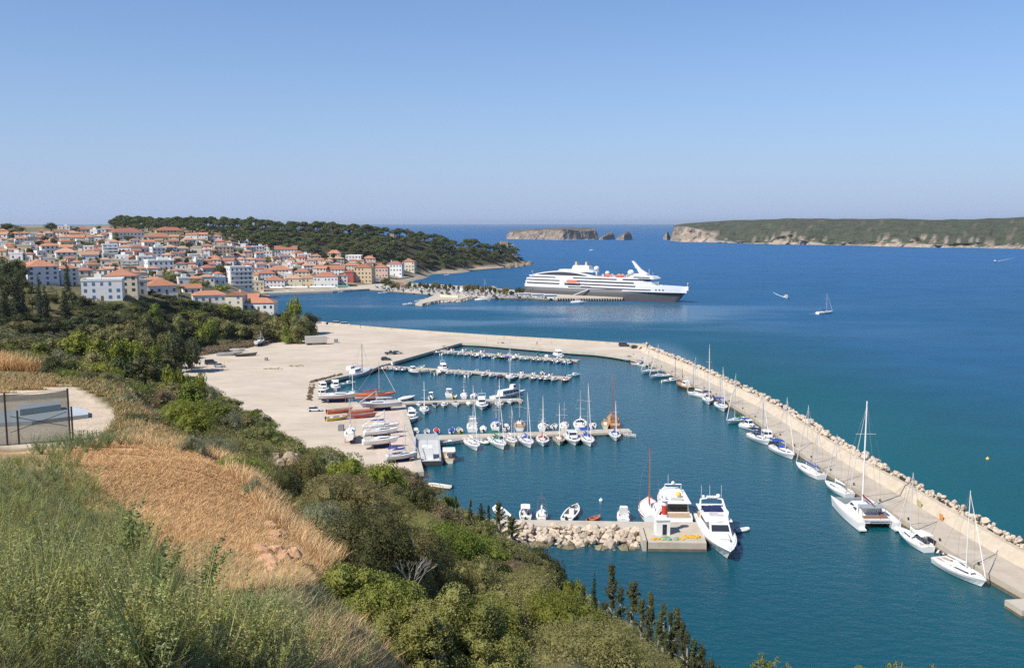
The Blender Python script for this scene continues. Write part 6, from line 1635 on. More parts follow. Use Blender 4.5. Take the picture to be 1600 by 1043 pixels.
# basin inside the corner of the lot
IB = 'boats in the inner corner basin'
cruiser((499, 601), (512, 614), 'white cabin cruiser with dark windscreen in the inner corner basin', L=11, group=IB)
cruiser((497, 615), (512, 622), 'low white motorboat nearest the boatyard in the inner corner basin', L=8, group=IB)
cruiser((521, 597), (529, 614), 'white boat between the two cruisers and the small ketch in the inner basin', L=9.5, canopy=C_WHITE, group=IB)
sailboat((549, 608), (553, 624), (550, 571), 'small white ketch riding in the middle of the inner basin', cover=C_WHITE, L=8, group=IB)
skiff(G(543, 601), .5, 6, B_WHITE, B_DECK, None, 'cuddy', 'white cabin boat behind the small ketch in the inner basin', IB)
caique((540, 590), (582, 579), 'large grey-white fishing boat lying along the lot in the inner basin', B_GREY, B_WHITE, deck=B_DGREY, house_=B_WHITE, mtop=(530, 537), L=17, B=5, group=IB, mm=B_DARKW)
caique((538, 583), (566, 576), 'white fishing boat with gantry rafted inside the grey-white one', B_WHITE, B_BLUE, deck=B_DGREY, house_=B_WHITE, L=12, group=IB, mtop=(552, 566), mm=M_ALU)
# ---------------------------------------------------------------- rows of small boats along the two northern piers and the quay arm
BK = [(B_WHITE, 'white'), (B_WHITE, 'white'), (B_WHITE, 'white'), (B_CREAM, 'cream'), (B_BLUE, 'blue'), (B_GREY, 'grey'), (B_NAVY, 'navy'), (B_RED, 'red')]
CV = [(C_BLUE, 'blue'), (C_WHITE, 'white'), (C_NAVY, 'navy'), (C_GREEN, 'green'), (C_GREY, 'grey')]
def protos():
    out = []
    rgp = random.Random(8)
    for i in range(18):
        hm, hn = BK[i % len(BK)]; ex = ['console', 'cover', 'cuddy', 'bare', 'canopy', 'console', 'cuddy'][i % 7]; cm, cn = CV[(i * 3) % 5]
        t = skiff((0, 0, 0), 0, 5.6, hm, B_DECK, None, ex, 'x', None, kindc=cm)
        d = {'console': 'open boat with console', 'cover': 'boat under %s cover' % cn, 'cuddy': 'boat with small cabin', 'bare': 'open skiff', 'canopy': 'boat with %s canopy' % cn}[ex]
        out.append((t, hn + ' ' + d))
    return out
PROTO = protos(); fresh = [True] * len(PROTO)
def row(A, B_, n, dist, where, group, face, seed, start, skip=(), sizes=(4.6, 6.6)):
    """small boats side by side along a pier; where = words naming the row, start = where counting begins"""
    rg = random.Random(seed); A = Vector((A[0], A[1], 0)); B_ = Vector((B_[0], B_[1], 0)); d = (B_ - A).normalized(); nn = Vector((-d.y, d.x, 0)) * face
    for k in range(n):
        if k in skip: continue
        i = rg.randrange(len(PROTO)); t, dn = PROTO[i]
        if fresh[i]: o = t; fresh[i] = False
        else: o = copy_tree(t)
        L = rg.uniform(*sizes); s = L / 5.6
        q = A.lerp(B_, (k + .5 + rg.uniform(-.2, .2)) / n) + nn * (dist + L / 2)
        o.location = q; o.scale = (s, s * .95, s * 1.05)
        o.rotation_euler = (0, 0, math.atan2(nn.y, nn.x) + (math.pi if rg.random() < .25 else 0) + rg.uniform(-.18, .18))
        tag(o, '%s, number %s from %s, %s' % (dn, ORDW[k], start, where), 'motorboat', group)
ORDW = ['one', 'two', 'three', 'four', 'five', 'six', 'seven', 'eight', 'nine', 'ten', 'eleven', 'twelve', 'thirteen', 'fourteen', 'fifteen', 'sixteen', 'seventeen', 'eighteen', 'nineteen', 'twenty', 'twenty-one', 'twenty-two', 'twenty-three', 'twenty-four', 'twenty-five', 'twenty-six']
row(PA[1], PA[0], 24, 1.7, 'front of the northernmost pier', 'boats on the northernmost pier', 1, 1, 'the tip')
row(PA[1], PA[0], 15, 1.7, 'back of the northernmost pier', 'boats on the northernmost pier', -1, 2, 'the tip', skip=(0, 5, 9))
row(PB[1], PB[0], 26, 1.8, 'front of the second pier', 'boats on the second pier', 1, 3, 'the tip', skip=(11, 19))
row(PB[1], PB[0], 13, 1.8, 'back of the second pier', 'boats on the second pier', -1, 4, 'the tip', skip=(0, 4, 9, 11))
arm = [G(x, y, 0) for x, y in ((759, 537), (836, 543.5), (893, 548.5), (960, 554.5), (1008, 565))]
for i, (n, sd) in enumerate(((10, 5), (7, 6), (9, 7), (6, 8))):
    row(arm[i + 1], arm[i], n, .8, ('left stretch', 'middle stretch', 'right stretch', 'corner')[i] + ' of the lot arm', 'boats along the quay arm of the lot', 1, sd, 'the right')
cruiser((868, 552.5), (880, 559), 'large white motor cruiser at the tip end of the northernmost pier', fly=True, L=11, group='boats on the northernmost pier')
sailboat((797, 583), (797, 597), (796, 528), 'grey-white sloop with tall mast on the front of the second pier', cover=C_BLUE, L=11, hull=B_GREY, group='boats on the second pier')
cruiser((690, 575), (698, 579), 'boxy white cruiser on the back of the second pier', L=9, fly=True, group='boats on the second pier')
caique((640, 578), (655, 584), 'dark fishing boat with high bow on the front of the second pier', B_NAVY, B_WHITE, house_=B_WHITE, L=9, group='boats on the second pier')
p_ = G(848, 584, 0); t = skiff(p_, 1.5, 5.5, B_WHITE, B_DECK, None, 'canopy', 'small white boat with bright green canopy on the back of the second pier', 'boats on the second pier', kindc=C_GREEN)
skiff(G(896, 588, 0), .3, 6, B_WHITE, B_DECK, None, 'cuddy', 'white cabin boat moored across the tip of the second pier', 'boats on the second pier')
for i, f_ in enumerate(fresh):
    if f_: PROTO[i][0].location = G(560 + i, 588, 0); tag(PROTO[i][0], PROTO[i][1] + ' at the inner end of the corner basin', 'motorboat', IB)
# ---------------------------------------------------------------- boats ashore in the boatyard
YG = 'boats standing ashore in the boatyard'
def cradle(t, L, B):
    for x in (-L * .25, L * .2):
        mb = MB()
        for s in (-1, 1): mb.tube([(x, s * B * .42, -1.35), (x, s * B * .34, .35)], .08, 5)
        mb.tube([(x, -B * .42, -1.3), (x, B * .42, -1.3)], .08, 5); mb.build('prop', B_WOOD, t)
    mb = MB(); mb.box(-L * .25, L * .25, -.18, .18, -1.4, -.35); mb.build('keel', C_NAVY, t)
YZ = LOTZ + 1.42
def ashore(t, L, B): cradle(t, L, B); return t
ashore(sailboat((505, 633), (552, 632), None, 'grey-hulled yacht without mast ashore at the basin edge', hull=B_GREY, under=B_RED, ground=YZ, L=12, group=YG), 12, 3.6)
ashore(sailboat((562, 633), (612, 631), (587, 564), 'red and brown wooden yacht ashore with tall mast at the boatyard', hull=B_GREY, stripe=B_RED, under=B_RED, deck=B_ORANGE, cover=C_RED, ground=YZ, L=13, cab=B_WOOD, group=YG), 13, 3.8)
ashore(sailboat((620, 644), (568, 648), (600, 612), 'long pale grey yacht ashore beside the quay below the red wooden yacht', hull=B_GREY, under=B_WHITE, cover=C_WHITE, ground=YZ, L=13, group=YG), 13, 3.8)
ashore(sailboat((546, 701), (549, 686), (545, 624), 'white yacht propped upright alone in the open boatyard with tall mast', cover=C_WHITE, under=B_RED, ground=YZ, L=9, group=YG), 9, 3.1)
ashore(sailboat((572, 683), (620, 681), (599, 640), 'white yacht ashore, upper of the parallel white hulls by the slip', cover=C_BLUE, under=B_RED, ground=YZ, L=10, group=YG), 10, 3.3)
ashore(sailboat((574, 692), (619, 688), (612, 648), 'white yacht ashore, middle of the parallel white hulls by the slip', cover=C_WHITE, ground=YZ, L=9.5, under=C_NAVY, group=YG), 9.5, 3.2)
ashore(sailboat((572, 707), (620, 703), None, 'white mastless yacht ashore, lowest of the parallel white hulls by the slip', ground=YZ, L=9.5, under=B_WHITE, group=YG), 9.5, 3.2)
ashore(sailboat((610, 728), (647, 724), (618, 660), 'grey yacht with bright blue cover at the slip end of the boatyard', hull=B_GREY, cover=C_BLUE, bimini=C_BLUE, ground=YZ - .6, L=8, group=YG), 8, 2.9)
for (a_, b_, L, hm, lb) in (((515, 646), (548, 643), 8, B_ORANGE, 'long orange-red slender boat, upper one of the stack in the boatyard'), ((548, 647), (582, 645), 8, B_ORANGE, 'orange-red slender boat next in line in the boatyard'), ((552, 653), (584, 651), 8, B_RED, 'red slender boat lowest in the boatyard row'), ((514, 657), (542, 654), 7, B_YEL, 'white boat with orange-yellow bow ashore in the boatyard'), ((590, 676), (607, 672), 4.5, B_BLUE, 'small blue dinghy upside of the parallel white yachts')):
    p, rz, l = place(a_, b_, LOTZ); t = skiff(p, rz, L, hm, B_DECK if hm is B_YEL else hm, None, 'bare', lb, YG, 'slender_boat', 'boat'); t.location.z = LOTZ + .25
# boats at sea and by the town
sailboat((1278, 489), (1300, 487.5), (1293, 458), 'white sailing yacht motoring out in the open bay', cover=C_NAVY, hood=C_NAVY, L=14, group='boats under way in the bay')
cruiser((1224, 463), (1233, 466.5), 'small white motorboat under way in the bay left of the yacht', L=10, group='boats under way in the bay', canopy=C_NAVY)
cruiser((1558, 408), (1551, 409), 'tiny white speedboat far off near the long island', L=11, group='boats under way in the bay')
cruiser((922, 391), (927, 391), 'tiny white boat far off behind the cruise ship', L=10, group='boats under way in the bay')
sailboat((742, 467.5), (768, 468.5), (752, 435), 'white sailing yacht alongside the town jetty', cover=C_WHITE, L=13, group='boats at the town')
p, rz, l = place((893, 471.5), (916, 471.5)); cruiser((893, 472), (916, 472.2), 'slim white launch at the dark fenders of the town jetty', L=12, B=3, group='boats at the town')
for (x, y, L, lb) in ((639, 476, 9, 'white boat floating off the tip of the hook jetty'), (655, 471, 7, 'white boat, left of two inside the hook jetty'), (664, 469, 7, 'white boat, right of two inside the hook jetty'), (600, 458.5, 10, 'white boat moored at the root of the town jetty'), (533, 457, 6, 'small boat by the waterfront quay'), (699, 430, 7, 'small boat off the beach under the headland')):
    skiff(G(x, y, 0), rnd.uniform(-.3, .4), L, B_WHITE, B_DECK, None, 'cuddy', lb, 'boats at the town')
# wakes: thin foam on the water behind the boats under way
M_FOAM = mat('wake_foam', (.52, .60, .66), .6, .3, .6, .3)
def wake(px0, px1, w0, w1):
    a, b = G(*px0, .02), G(*px1, .02); d = (b - a); n_ = Vector((-d.y, d.x, 0)).normalized(); rings = []
    for k in range(9):
        u = k / 8; c = a.lerp(b, u) + n_ * math.sin(u * 3) * 1.0; w_ = (w0 + (w1 - w0) * u) * (1 + .4 * math.sin(k * 2.1)) * (1 - u ** 3 * .9)
        rings.append([(c.x - n_.x * w_, c.y - n_.y * w_, .02), (c.x + n_.x * w_, c.y + n_.y * w_, .02)])
    mb = MB(); mb.loft(rings, False); tag(mb.build('wake_foam', M_FOAM), kind='stuff')
wake((1224, 463.5), (1208, 456), .7, .5); wake((1276, 489.3), (1262, 489.6), .6, .3); wake((1559, 408), (1590, 402), .8, .5)
# ================================================================== trees on the wooded bluff below the town
rb_ = random.Random(71)
BLF = 'trees on the bluff below the town'
BL_ = {'dark': 'dark leafy tree in the dense wood on the bluff between town and sandy lot', 'olive': 'pale olive tree in the dense wood on the bluff between town and sandy lot', 'green': 'fresh green tree in the dense wood on the bluff between town and sandy lot'}
def tree_px(kind, px, ptop, wpx, Y, label, group, name='bluff_tree', rg=rb_, minh=2.0):
    q = P(px, ptop, Y); z = hz(q.x, Y); h = max(q.z - z, minh); w_ = wpx * Y / F
    return tree(name, kind, (q.x, Y, z - .2), h, w_, label, 'tree', group, rg)
def bush_px(kind, px, ptop, wpx, Y, label, group, rg=rb_, minh=1.0):
    q = P(px, ptop, Y); z = hz(q.x, Y); h = max(q.z - z, minh); w_ = wpx * Y / F
    return bush(kind, (q.x, Y, z - .15), w_ / 2, h, label, group, rg)
# rows of the bluff wood: (row distance, top line of px -> py)
wood_pts = []
for (Y, x0, x1, tops, step, wpx) in ((452, 235, 420, [(235, 467), (300, 470), (350, 476), (400, 486), (430, 490)], 11, 27), (448, 400, 490, [(400, 498), (440, 490), (475, 484), (492, 504)], 13, 26), (436, 250, 478, [(250, 480), (300, 488), (400, 502), (445, 500), (478, 508)], 16, 30), (420, 230, 330, [(230, 486), (330, 500)], 17, 30),
                                   (388, 120, 245, [(120, 474), (160, 472), (245, 474)], 15, 26), (372, 100, 260, [(100, 486), (180, 480), (260, 496)], 19, 32), (352, 60, 300, [(60, 494), (150, 492), (220, 500), (300, 522)], 21, 34), (330, -10, 250, [(-10, 462), (30, 466), (60, 490), (150, 504), (250, 518)], 24, 38), (392, 20, 110, [(20, 440), (60, 462), (110, 455)], 17, 24), (300, -20, 90, [(-20, 486), (90, 500)], 26, 40)):
    x = x0
    while x <= x1:
        kd = rb_.choices(['dark', 'olive', 'green'], [.62, .2, .18])[0]
        tree_px(K_R(kd), x, np.interp(x, [a for a, b in tops], [b for a, b in tops]) + rb_.uniform(-4, 5), wpx * rb_.uniform(.8, 1.25), Y + rb_.uniform(-5, 5), BL_[kd], BLF)
        x += step * rb_.uniform(.75, 1.2)
for (x, yt, w_, Y) in ((-8, 398, 40, 440), (12, 402, 34, 425), (30, 412, 30, 410), (42, 430, 24, 395), (8, 424, 36, 390), (-20, 410, 40, 430), (26, 398, 26, 445), (130, 458, 26, 385), (112, 452, 24, 390)):
    tree_px(K_R('dark'), x, yt, w_, Y, 'dark tree in the grove left of the tall pale block', 'grove by the tall block')
tree_px(K_R('green'), 461, 458, 26, 462, 'tall pale green tree standing out above the bluff tip by the cove', BLF)
tree_px(K_R('dark'), 482, 486, 34, 470, 'last dark tree at the seaward end of the bluff wood', BLF)
for k in range(110):                                       # fill the slopes of the bluff
    px = rb_.uniform(-60, 470); Y = rb_.uniform(225, 470); q = ((px - 800) / F * Y, Y)
    z = hz(*q); u, v = pix((q[0], Y, z + 5))
    if z < 3 or v < np.interp(u, [-60, 60, 130, 200, 260, 300, 340, 400, 480], [462, 462, 480, 482, 474, 482, 490, 500, 500]): continue
    s_ = Y / F; kd = rb_.choice(['dark', 'dark', 'dark', 'olive', 'green']); tree('bluff_tree', K_R(kd), (q[0], Y, z - .2), rb_.uniform(18, 28) * s_, rb_.uniform(22, 36) * s_, BL_[kd], 'tree', BLF, rb_)
us = []
for k in range(3600):                                     # bushy ground cover under that wood
    px = rb_.uniform(-160, 470); Y = math.exp(rb_.uniform(math.log(95), math.log(475))); x = (px - 800) / F * Y; z = hz(x, Y)
    if z < 2 or (px < 90 and Y < 112): continue
    us.append((x, Y, z + .25, rb_.uniform(.5, 1.5)))
for k in range(3200):
    px = rb_.uniform(100, 450); Y = rb_.uniform(380, 492); x = (px - 800) / F * Y; z = hz(x, Y); u, v = pix((x, Y, z + 1))
    if z > 2 and v > np.interp(u, [60, 130, 200, 235, 300, 350, 400, 450], [470, 474, 474, 467, 470, 477, 487, 492]): us.append((x, Y, z + .5, rb_.uniform(.8, 2.2)))
tag(link('undergrowth', np_mesh('undergrowth', leaf_quads(us, 26, .26, g, up=.4), 4, L_DARK)), kind='stuff')
# tall cypresses in the left
for (x, yt, w_, Y, lb) in ((59, 425, 9, 352, 'slender dark cypress in front of the tall block'), (103, 402, 8, 398, 'thin cypress against the right half of the tall block'), (24, 430, 18, 318, 'thick old cypress at the left edge of the wood'), (32, 424, 9, 330, 'thin cypress growing beside the thick old one'), (69, 445, 11, 345, 'cypress just right of the slender one before the tall block'), (6, 452, 14, 300, 'cypress cut by the left edge of the picture'), (100, 448, 15, 352, 'broad cypress below the right half of the tall block')):
    tree_px(K_CYP, x, yt, w_, Y, lb, 'cypresses on the bluff', 'cypress_tree')
for (x, yt, w_, Y) in ((760, 379, 15, 1262), (771, 381, 14, 1270), (779, 384, 13, 1285), (800, 391, 12, 1300), (808, 397, 11, 1302), (784, 393, 13, 1278), (772, 391, 13, 1262), (760, 390, 13, 1240), (815, 402, 9, 1304), (746, 383, 14, 1240)):
    tree_px(K_PINE, x, yt, w_, Y, 'round-topped green pine in the wood covering the castle hill and headland', 'pine wood on the headland', 'pine_tree')['category'] = 'pine tree'
# palm by the orange-roofed house
def palm(px, ptop, Y, label):
    q = P(px, ptop, Y); z = hz(q.x, Y); h = q.z - z
    t = empty('palm_tree', (q.x, Y, z), 0, label, 'palm tree')
    mb = MB(); mb.tube([(0, 0, -.5), (.1, 0, h * .5), (.05, 0, h - 1.2)], [.32, .25, .22], 7); mb.build('trunk', M_BARK, t)
    mb = MB()
    for k in range(22):
        a = k * 2.4; up = rb_.uniform(.1, 1.1); L_ = rb_.uniform(2.2, 2.9)
        pts = []
        for j in range(6):
            u = j / 5; pts.append(Vector((.05 + math.cos(a) * L_ * u, math.sin(a) * L_ * u, h - 1.2 + up * 1.6 * u - 2.2 * u * u)))
        s = Vector((-math.sin(a), math.cos(a), 0)) * .34
        mb.loft([[p - s * (1 - abs(2 * i / 5 - .8) * .7) - Vector((0, 0, .18)), p, p + s * (1 - abs(2 * i / 5 - .8) * .7) - Vector((0, 0, .18))] for i, p in enumerate(pts)], False)
    mb.build('frond', L_DARK, t)
palm(282, 444, 446, 'tall palm tree between the orange-roofed houses on the bluff')
# bright green pines and mixed bushes of the valley left of the lot
VG = 'trees in the valley beside the sandy lot'
for (x, yt, w_, Y, kd, lb) in ((120, 512, 60, 190, 'bright', 'yellow-green pine at the left of the bright valley trees'), (95, 520, 50, 196, 'olive', 'olive tree behind the yellow-green pines on the left'), (152, 520, 44, 186, 'bright', 'yellow-green pine of middle height in the valley'), (188, 512, 48, 182, 'bright', 'tallest bright yellow-green pine in the valley'), (212, 514, 56, 190, 'bright', 'wide bright yellow-green pine beside the sandy lot'), (238, 534, 40, 184, 'green', 'green pine at the right end of the valley trees'),
                              (225, 548, 60, 172, 'dark', 'dark green tree under the bright pines near the lot'), (140, 545, 56, 160, 'olive', 'olive tree in the middle of the valley, before the pines'), (30, 522, 60, 180, 'olive', 'broad olive tree in the left valley'), (62, 530, 50, 172, 'green', 'green bushy tree in the left valley'), (5, 520, 50, 186, 'dark', 'dark tree at the left edge of the valley'), (178, 552, 60, 150, 'dark', 'dark low tree over the path in the valley'),
                              (150, 566, 70, 128, 'olive', 'large olive tree behind the fenced court'), (100, 560, 54, 132, 'green', 'green tree behind the court fence'), (120, 582, 50, 112, 'dark', 'dark round tree close behind the fenced court'), (60, 556, 44, 140, 'olive', 'olive tree with pale bark behind the dry reeds')):
    tree_px(K_R(kd), x, yt, w_, Y, lb, VG, 'valley_tree')
for (x, yt, w_, Y, kd, lb) in ((262, 560, 34, 118, 'bright', 'small yellow-green pine leaning over the sandy lot edge'), (284, 566, 22, 130, 'bright', 'lone dark-trunked green tree at the lot edge'), (308, 574, 34, 120, 'bright', 'yellow-green pine with branches pointing over the lot'), (300, 592, 66, 92, 'green', 'big fresh-green tree at the foot of the sandy lot'), (334, 622, 60, 88, 'green', 'fresh-green bushy tree sloping down towards the lot')):
    tree_px(K_R(kd), x, yt, w_, Y, lb, VG, 'valley_tree')
# ================================================================== scrub on the camera's hill
SG = 'scrub bushes on the hillside'
SL = {'dark': 'dark green bush in the dense scrub of the hillside', 'olive': 'olive-green bush in the dense scrub of the hillside', 'grey': 'silvery grey-green bush in the scrub of the hillside', 'green': 'fresh green bush in the dense scrub of the hillside', 'bright': 'yellow-green bush in the dense scrub of the hillside', 'brown': 'dry brownish bush in the scrub of the hillside'}
hand = [
 (72, 590, 46, 82, 'dark', 'dark bush at the left behind the fenced court edge'), (104, 590, 52, 81, 'green', 'green bush directly behind the fence corner'), (138, 594, 50, 80, 'dark', 'dark bush at the bend of the sandy court'), (168, 600, 40, 79, 'olive', 'olive bush at the bend of the sandy court'), (196, 625, 44, 70, 'grey', 'pale bush right beside the sandy court'),  # (px, top, width px, distance, kind, label)
 (222, 640, 90, 62, 'dark', 'large dark green bush right of the fenced court, left of two'), (282, 634, 96, 60, 'dark', 'large dark green bush right of the fenced court, right of two'), (255, 604, 40, 84, 'brown', 'brownish leafless-looking bush above the two large dark bushes'),
 (170, 608, 46, 84, 'grey', 'pale grassy bush beside the court path'), (205, 606, 50, 88, 'grey', 'blue-grey low bush by the path'), (205, 590, 70, 100, 'green', 'fresh green low bush along the upper path'),
 (330, 682, 90, 46, 'grey', 'silvery olive-leaved bush at the upper edge of the dry slope'), (300, 706, 50, 40, 'grey', 'small silvery bush touching the dry slope'), (385, 668, 80, 62, 'olive', 'olive bush in front of the rock outcrop'),
 (372, 712, 110, 38, 'green', 'broad green bush bordering the dry slope on its right'), (430, 726, 100, 36, 'dark', 'dark green bush bordering the dry slope'), (400, 752, 60, 32, 'grey', 'pale grey bush low at the dry slope edge'),
 (470, 700, 90, 52, 'olive', 'olive-green bush above the dark ones in the middle of the hillside'), (500, 770, 110, 31, 'grey', 'big grey-green olive bush in the middle of the hillside'), (545, 742, 110, 40, 'olive', 'wide olive bush in the middle of the hillside'),
 (545, 706, 110, 70, 'bright', 'bright green bush overlooking the boatyard, left part'), (600, 714, 90, 76, 'bright', 'bright green bush overlooking the boatyard, right part'), (655, 742, 80, 86, 'dark', 'dark bush by the boatyard slip'), (610, 760, 100, 48, 'olive', 'olive bush left of the bare white branches'),
 (690, 782, 90, 70, 'brown', 'brownish bush above the small mole cypresses'), (640, 818, 130, 30, 'olive', 'olive bush around the bare white branches'), (740, 800, 90, 66, 'olive', 'olive bush left of the mole rocks'), (730, 842, 150, 32, 'olive', 'wide pale olive bush behind the big round bush'),
 (800, 868, 90, 60, 'brown', 'rust-brown bush right of the mole rocks root'), (832, 938, 84, 43, 'olive', 'olive bush right of the big round bush'), (884, 950, 80, 41, 'green', 'fresh green bush between the big round bush and the thin cypress'), (930, 982, 84, 40, 'olive', 'olive bush under the tallest conifer'), (972, 1000, 70, 41, 'brown', 'brownish dry bush under the broad-topped conifer'), (846, 992, 96, 29, 'olive', 'yellowish olive bush low in the middle bottom'), (905, 1008, 88, 28, 'bright', 'yellow-green bush at the bottom edge below the thin cypress'), (800, 1010, 90, 24, 'green', 'green bush at the bottom edge right beside the big round bush'), (1010, 1014, 130, 40, 'olive', 'olive bush at the foot of the rightmost conifers'), (960, 1006, 120, 30, 'green', 'green bush at the bottom below the conifers'), (1080, 1010, 120, 36, 'olive', 'last olive bush at the bottom beside the water')]
taken = []
for (x, yt, w_, Y, kd, lb) in hand:
    o = bush_px(kd, x, yt, w_, Y, lb, SG); taken.append((o.location.x, o.location.y, w_ * Y / F * .45))
def topline(px): return np.interp(px, [-60, 60, 180, 250, 300, 330, 400, 450, 520, 560, 610, 650, 690, 740, 800, 840, 880, 950, 1000, 1050, 1130], [520, 540, 556, 570, 578, 606, 650, 680, 700, 708, 712, 742, 768, 790, 818, 852, 905, 965, 985, 1003, 1040])
n_auto = 0
cands = []
for k in range(9000):
    px = rb_.uniform(175, 1135); Y = math.exp(rb_.uniform(math.log(22), math.log(330)))
    x = (px - 800) / F * Y; z = hz(x, Y)
    if k % 4 == 0: px = rb_.uniform(-60, 185); Y = rb_.uniform(84, 200); x = (px - 800) / F * Y; z = hz(x, Y)
    if z < 2.2 or (px < 75 and Y < 108): continue
    u, v = pix((x, Y, z))
    if v > 1060: continue
    if Y < 52 and u < 340 + (52 - Y) * 6.5: continue          # keep the dry slope open
    if Y < 30 and u < 560: continue
    if Y < 27 and u < 900: continue
    if u < 262 and Y < 84: continue
    cands.append((Y, x, z, u, v))
for (Y, x, z, u, v) in cands:
    r = rb_.uniform(.9, 1.9) * (1 + Y / 160)
    if any((x - a) ** 2 + (Y - b) ** 2 < ((r + c) * .62) ** 2 for a, b, c in taken): continue
    h = r * rb_.uniform(.8, 1.35)
    top = pix((x, Y, z + h))[1]
    tl = topline(u)
    if top < tl - 4:
        h = max(.6, h * .5)
        if pix((x, Y, z + h))[1] < tl - 6: continue
    if n_auto >= 250: break
    n_auto += 1
    kd = rb_.choices(['olive', 'green', 'dark', 'grey', 'bright', 'brown'], [.52, .2, .12, .1, .005, .055])[0]
    if u < 330 and kd in ('olive', 'brown', 'grey') and rb_.random() < .6: kd = rb_.choice(['green', 'green', 'bright', 'dark'])
    if u > 640 and kd in ('grey', 'brown'): kd = 'olive'
    bush(kd, (x, Y, z - .15), r * 1.12, h, SL[kd], SG, rb_); taken.append((x, Y, r))
# low ground scrub filling the gaps between the bushes, one mass
gs = []
for k in range(5200):
    (Y, x, z, u, v) = cands[rb_.randrange(len(cands))]
    gs.append((x + rb_.uniform(-1, 1), Y + rb_.uniform(-1, 1), 0, rb_.uniform(.3, .75) * (1 + Y / 200)))
gs = np.array(gs); gs[:, 2] = H(gs[:, 0], gs[:, 1]) + gs[:, 3] * .25
ok = gs[:, 2] > 2
gn = gs[ok]; nr = gn[:, 1] < 75
Vg = np.concatenate([leaf_quads([tuple(b) for b in gn[nr]], 330, .038, g, up=.4), leaf_quads([tuple(b) for b in gn[~nr]], 60, .11, g, up=.4)])
tag(link('undergrowth', np_mesh('undergrowth', Vg, 4, L_OLIVE)), kind='stuff')
# ---------------------------------------------------------------- conifers at the water's edge
def blobs_conifer(rg, slim):
    b = []
    for k in range(46):                          # short upswept boughs of small clumps round the stem
        u = rg.random() ** .85; z = .8 + u * 6.0; rr = ((1 - u) ** .75 * (.8 if slim else 1.3) + .16) * rg.uniform(.55, 1.15)
        a = rg.random() * 6.28
        for j in range(3):
            q = rr * (.3 + .35 * j); b.append((q * math.cos(a), q * math.sin(a), z + .22 * j + rg.uniform(-.06, .06), rg.uniform(.11, .22) * (1.25 - .2 * j)))
    for k in range(6): b.append((rg.uniform(-.06, .06), rg.uniform(-.06, .06), 6.3 + .2 * k, .2 - .02 * k))
    return b
CONS, CONW = [], []
for k in range(4):
    bs = blobs_conifer(g, True); CONS.append((crown_mesh('crown', bs, 2600, .055, L_CYPG, g, loose=.9, core=False, inner=.3), trunk_mesh('trunk', 6.8, .13, M_BARKG, [(b[2] - .2, b[0], b[1], b[2]) for b in bs[2::9]])))
    bs = blobs_conifer(g, False); CONW.append((crown_mesh('crown', bs, 2400, .06, L_CYPG, g, loose=.9, core=False, inner=.3), trunk_mesh('trunk', 6.8, .15, M_BARKG, [(b[2] - .2, b[0], b[1], b[2]) for b in bs[2::9]])))
K_CS, K_CW = (CONS, 7.5, 2.0), (CONW, 7.5, 3.0)
CGp = 'conifers on the shore slope'
for (x, yt, w_, Y, kd, lb) in ((928, 888, 9, 84, K_CYP, 'very thin dark cypress left of the tallest conifer by the water'), (956, 870, 30, 80, K_CS, 'tallest ragged conifer standing against the water'), (989, 897, 52, 74, K_CW, 'broad-topped conifer right of the tallest one'), (1017, 914, 28, 72, K_CS, 'pointed slim conifer right of the broad-topped one'), (1038, 930, 30, 68, K_CS, 'ragged conifer, second from the water edge end'), (1058, 938, 32, 64, K_CS, 'ragged conifer with bare lower trunk near the bottom'), (970, 905, 30, 76, K_CW, 'bushy conifer tucked between the tallest and the broad-topped one'), (1003, 925, 34, 72, K_CW, 'bushy conifer filling the gap right of the broad-topped one'), (1047, 945, 30, 64, K_CW, 'bushy conifer between the two ragged ones'), (1068, 958, 32, 60, K_CW, 'bushy conifer right of the bare-trunked one'), (1086, 985, 34, 56, K_CW, 'bushy low conifer beside the small bottom one'), (1122, 1024, 26, 50, K_CW, 'last bushy conifer at the bottom edge by the water'), (1098, 992, 26, 56, K_CS, 'small conifer at the bottom by the water'), (1112, 1012, 26, 50, K_CW, 'lowest conifer tip at the bottom by the water'),
                              (912, 904, 22, 84, K_CS, 'short ragged conifer beside the very thin cypress'), (896, 893, 24, 92, K_R('bright'), 'small yellow-green tree left of the conifers'), (858, 862, 64, 100, K_R('dark'), 'large dark pine below the mole rocks'), (838, 846, 50, 108, K_R('dark'), 'dark pine overlapping the mole rocks on their left'), (880, 888, 44, 96, K_R('dark'), 'dark pine at the right of the large dark pine'),
                              (735, 776, 14, 126, K_CS, 'thin conifer tip above the mole root, leftmost of four'), (751, 782, 16, 122, K_CYP, 'dark narrow cypress above the mole root'), (763, 784, 14, 120, K_CS, 'ragged conifer tip right of the narrow cypress'), (780, 778, 40, 116, K_CW, 'broad conifer before the grey inflatable speedboat'), (800, 800, 54, 112, K_CW, 'dark broad conifer covering the mole root'), (712, 770, 12, 132, K_CS, 'small conifer tip left of the mole conifers'), (945, 930, 30, 76, K_CW, 'bushy conifer under the tallest one'), (1030, 955, 40, 62, K_CW, 'bushy brownish conifer under the ragged ones'), (1075, 975, 40, 56, K_CW, 'bushy conifer at the lower right of the slope')):
    if x > 890: Y *= .64; w_ *= 1.25
    tree_px(kd, x, yt, w_, Y, lb, CGp, 'conifer_tree')
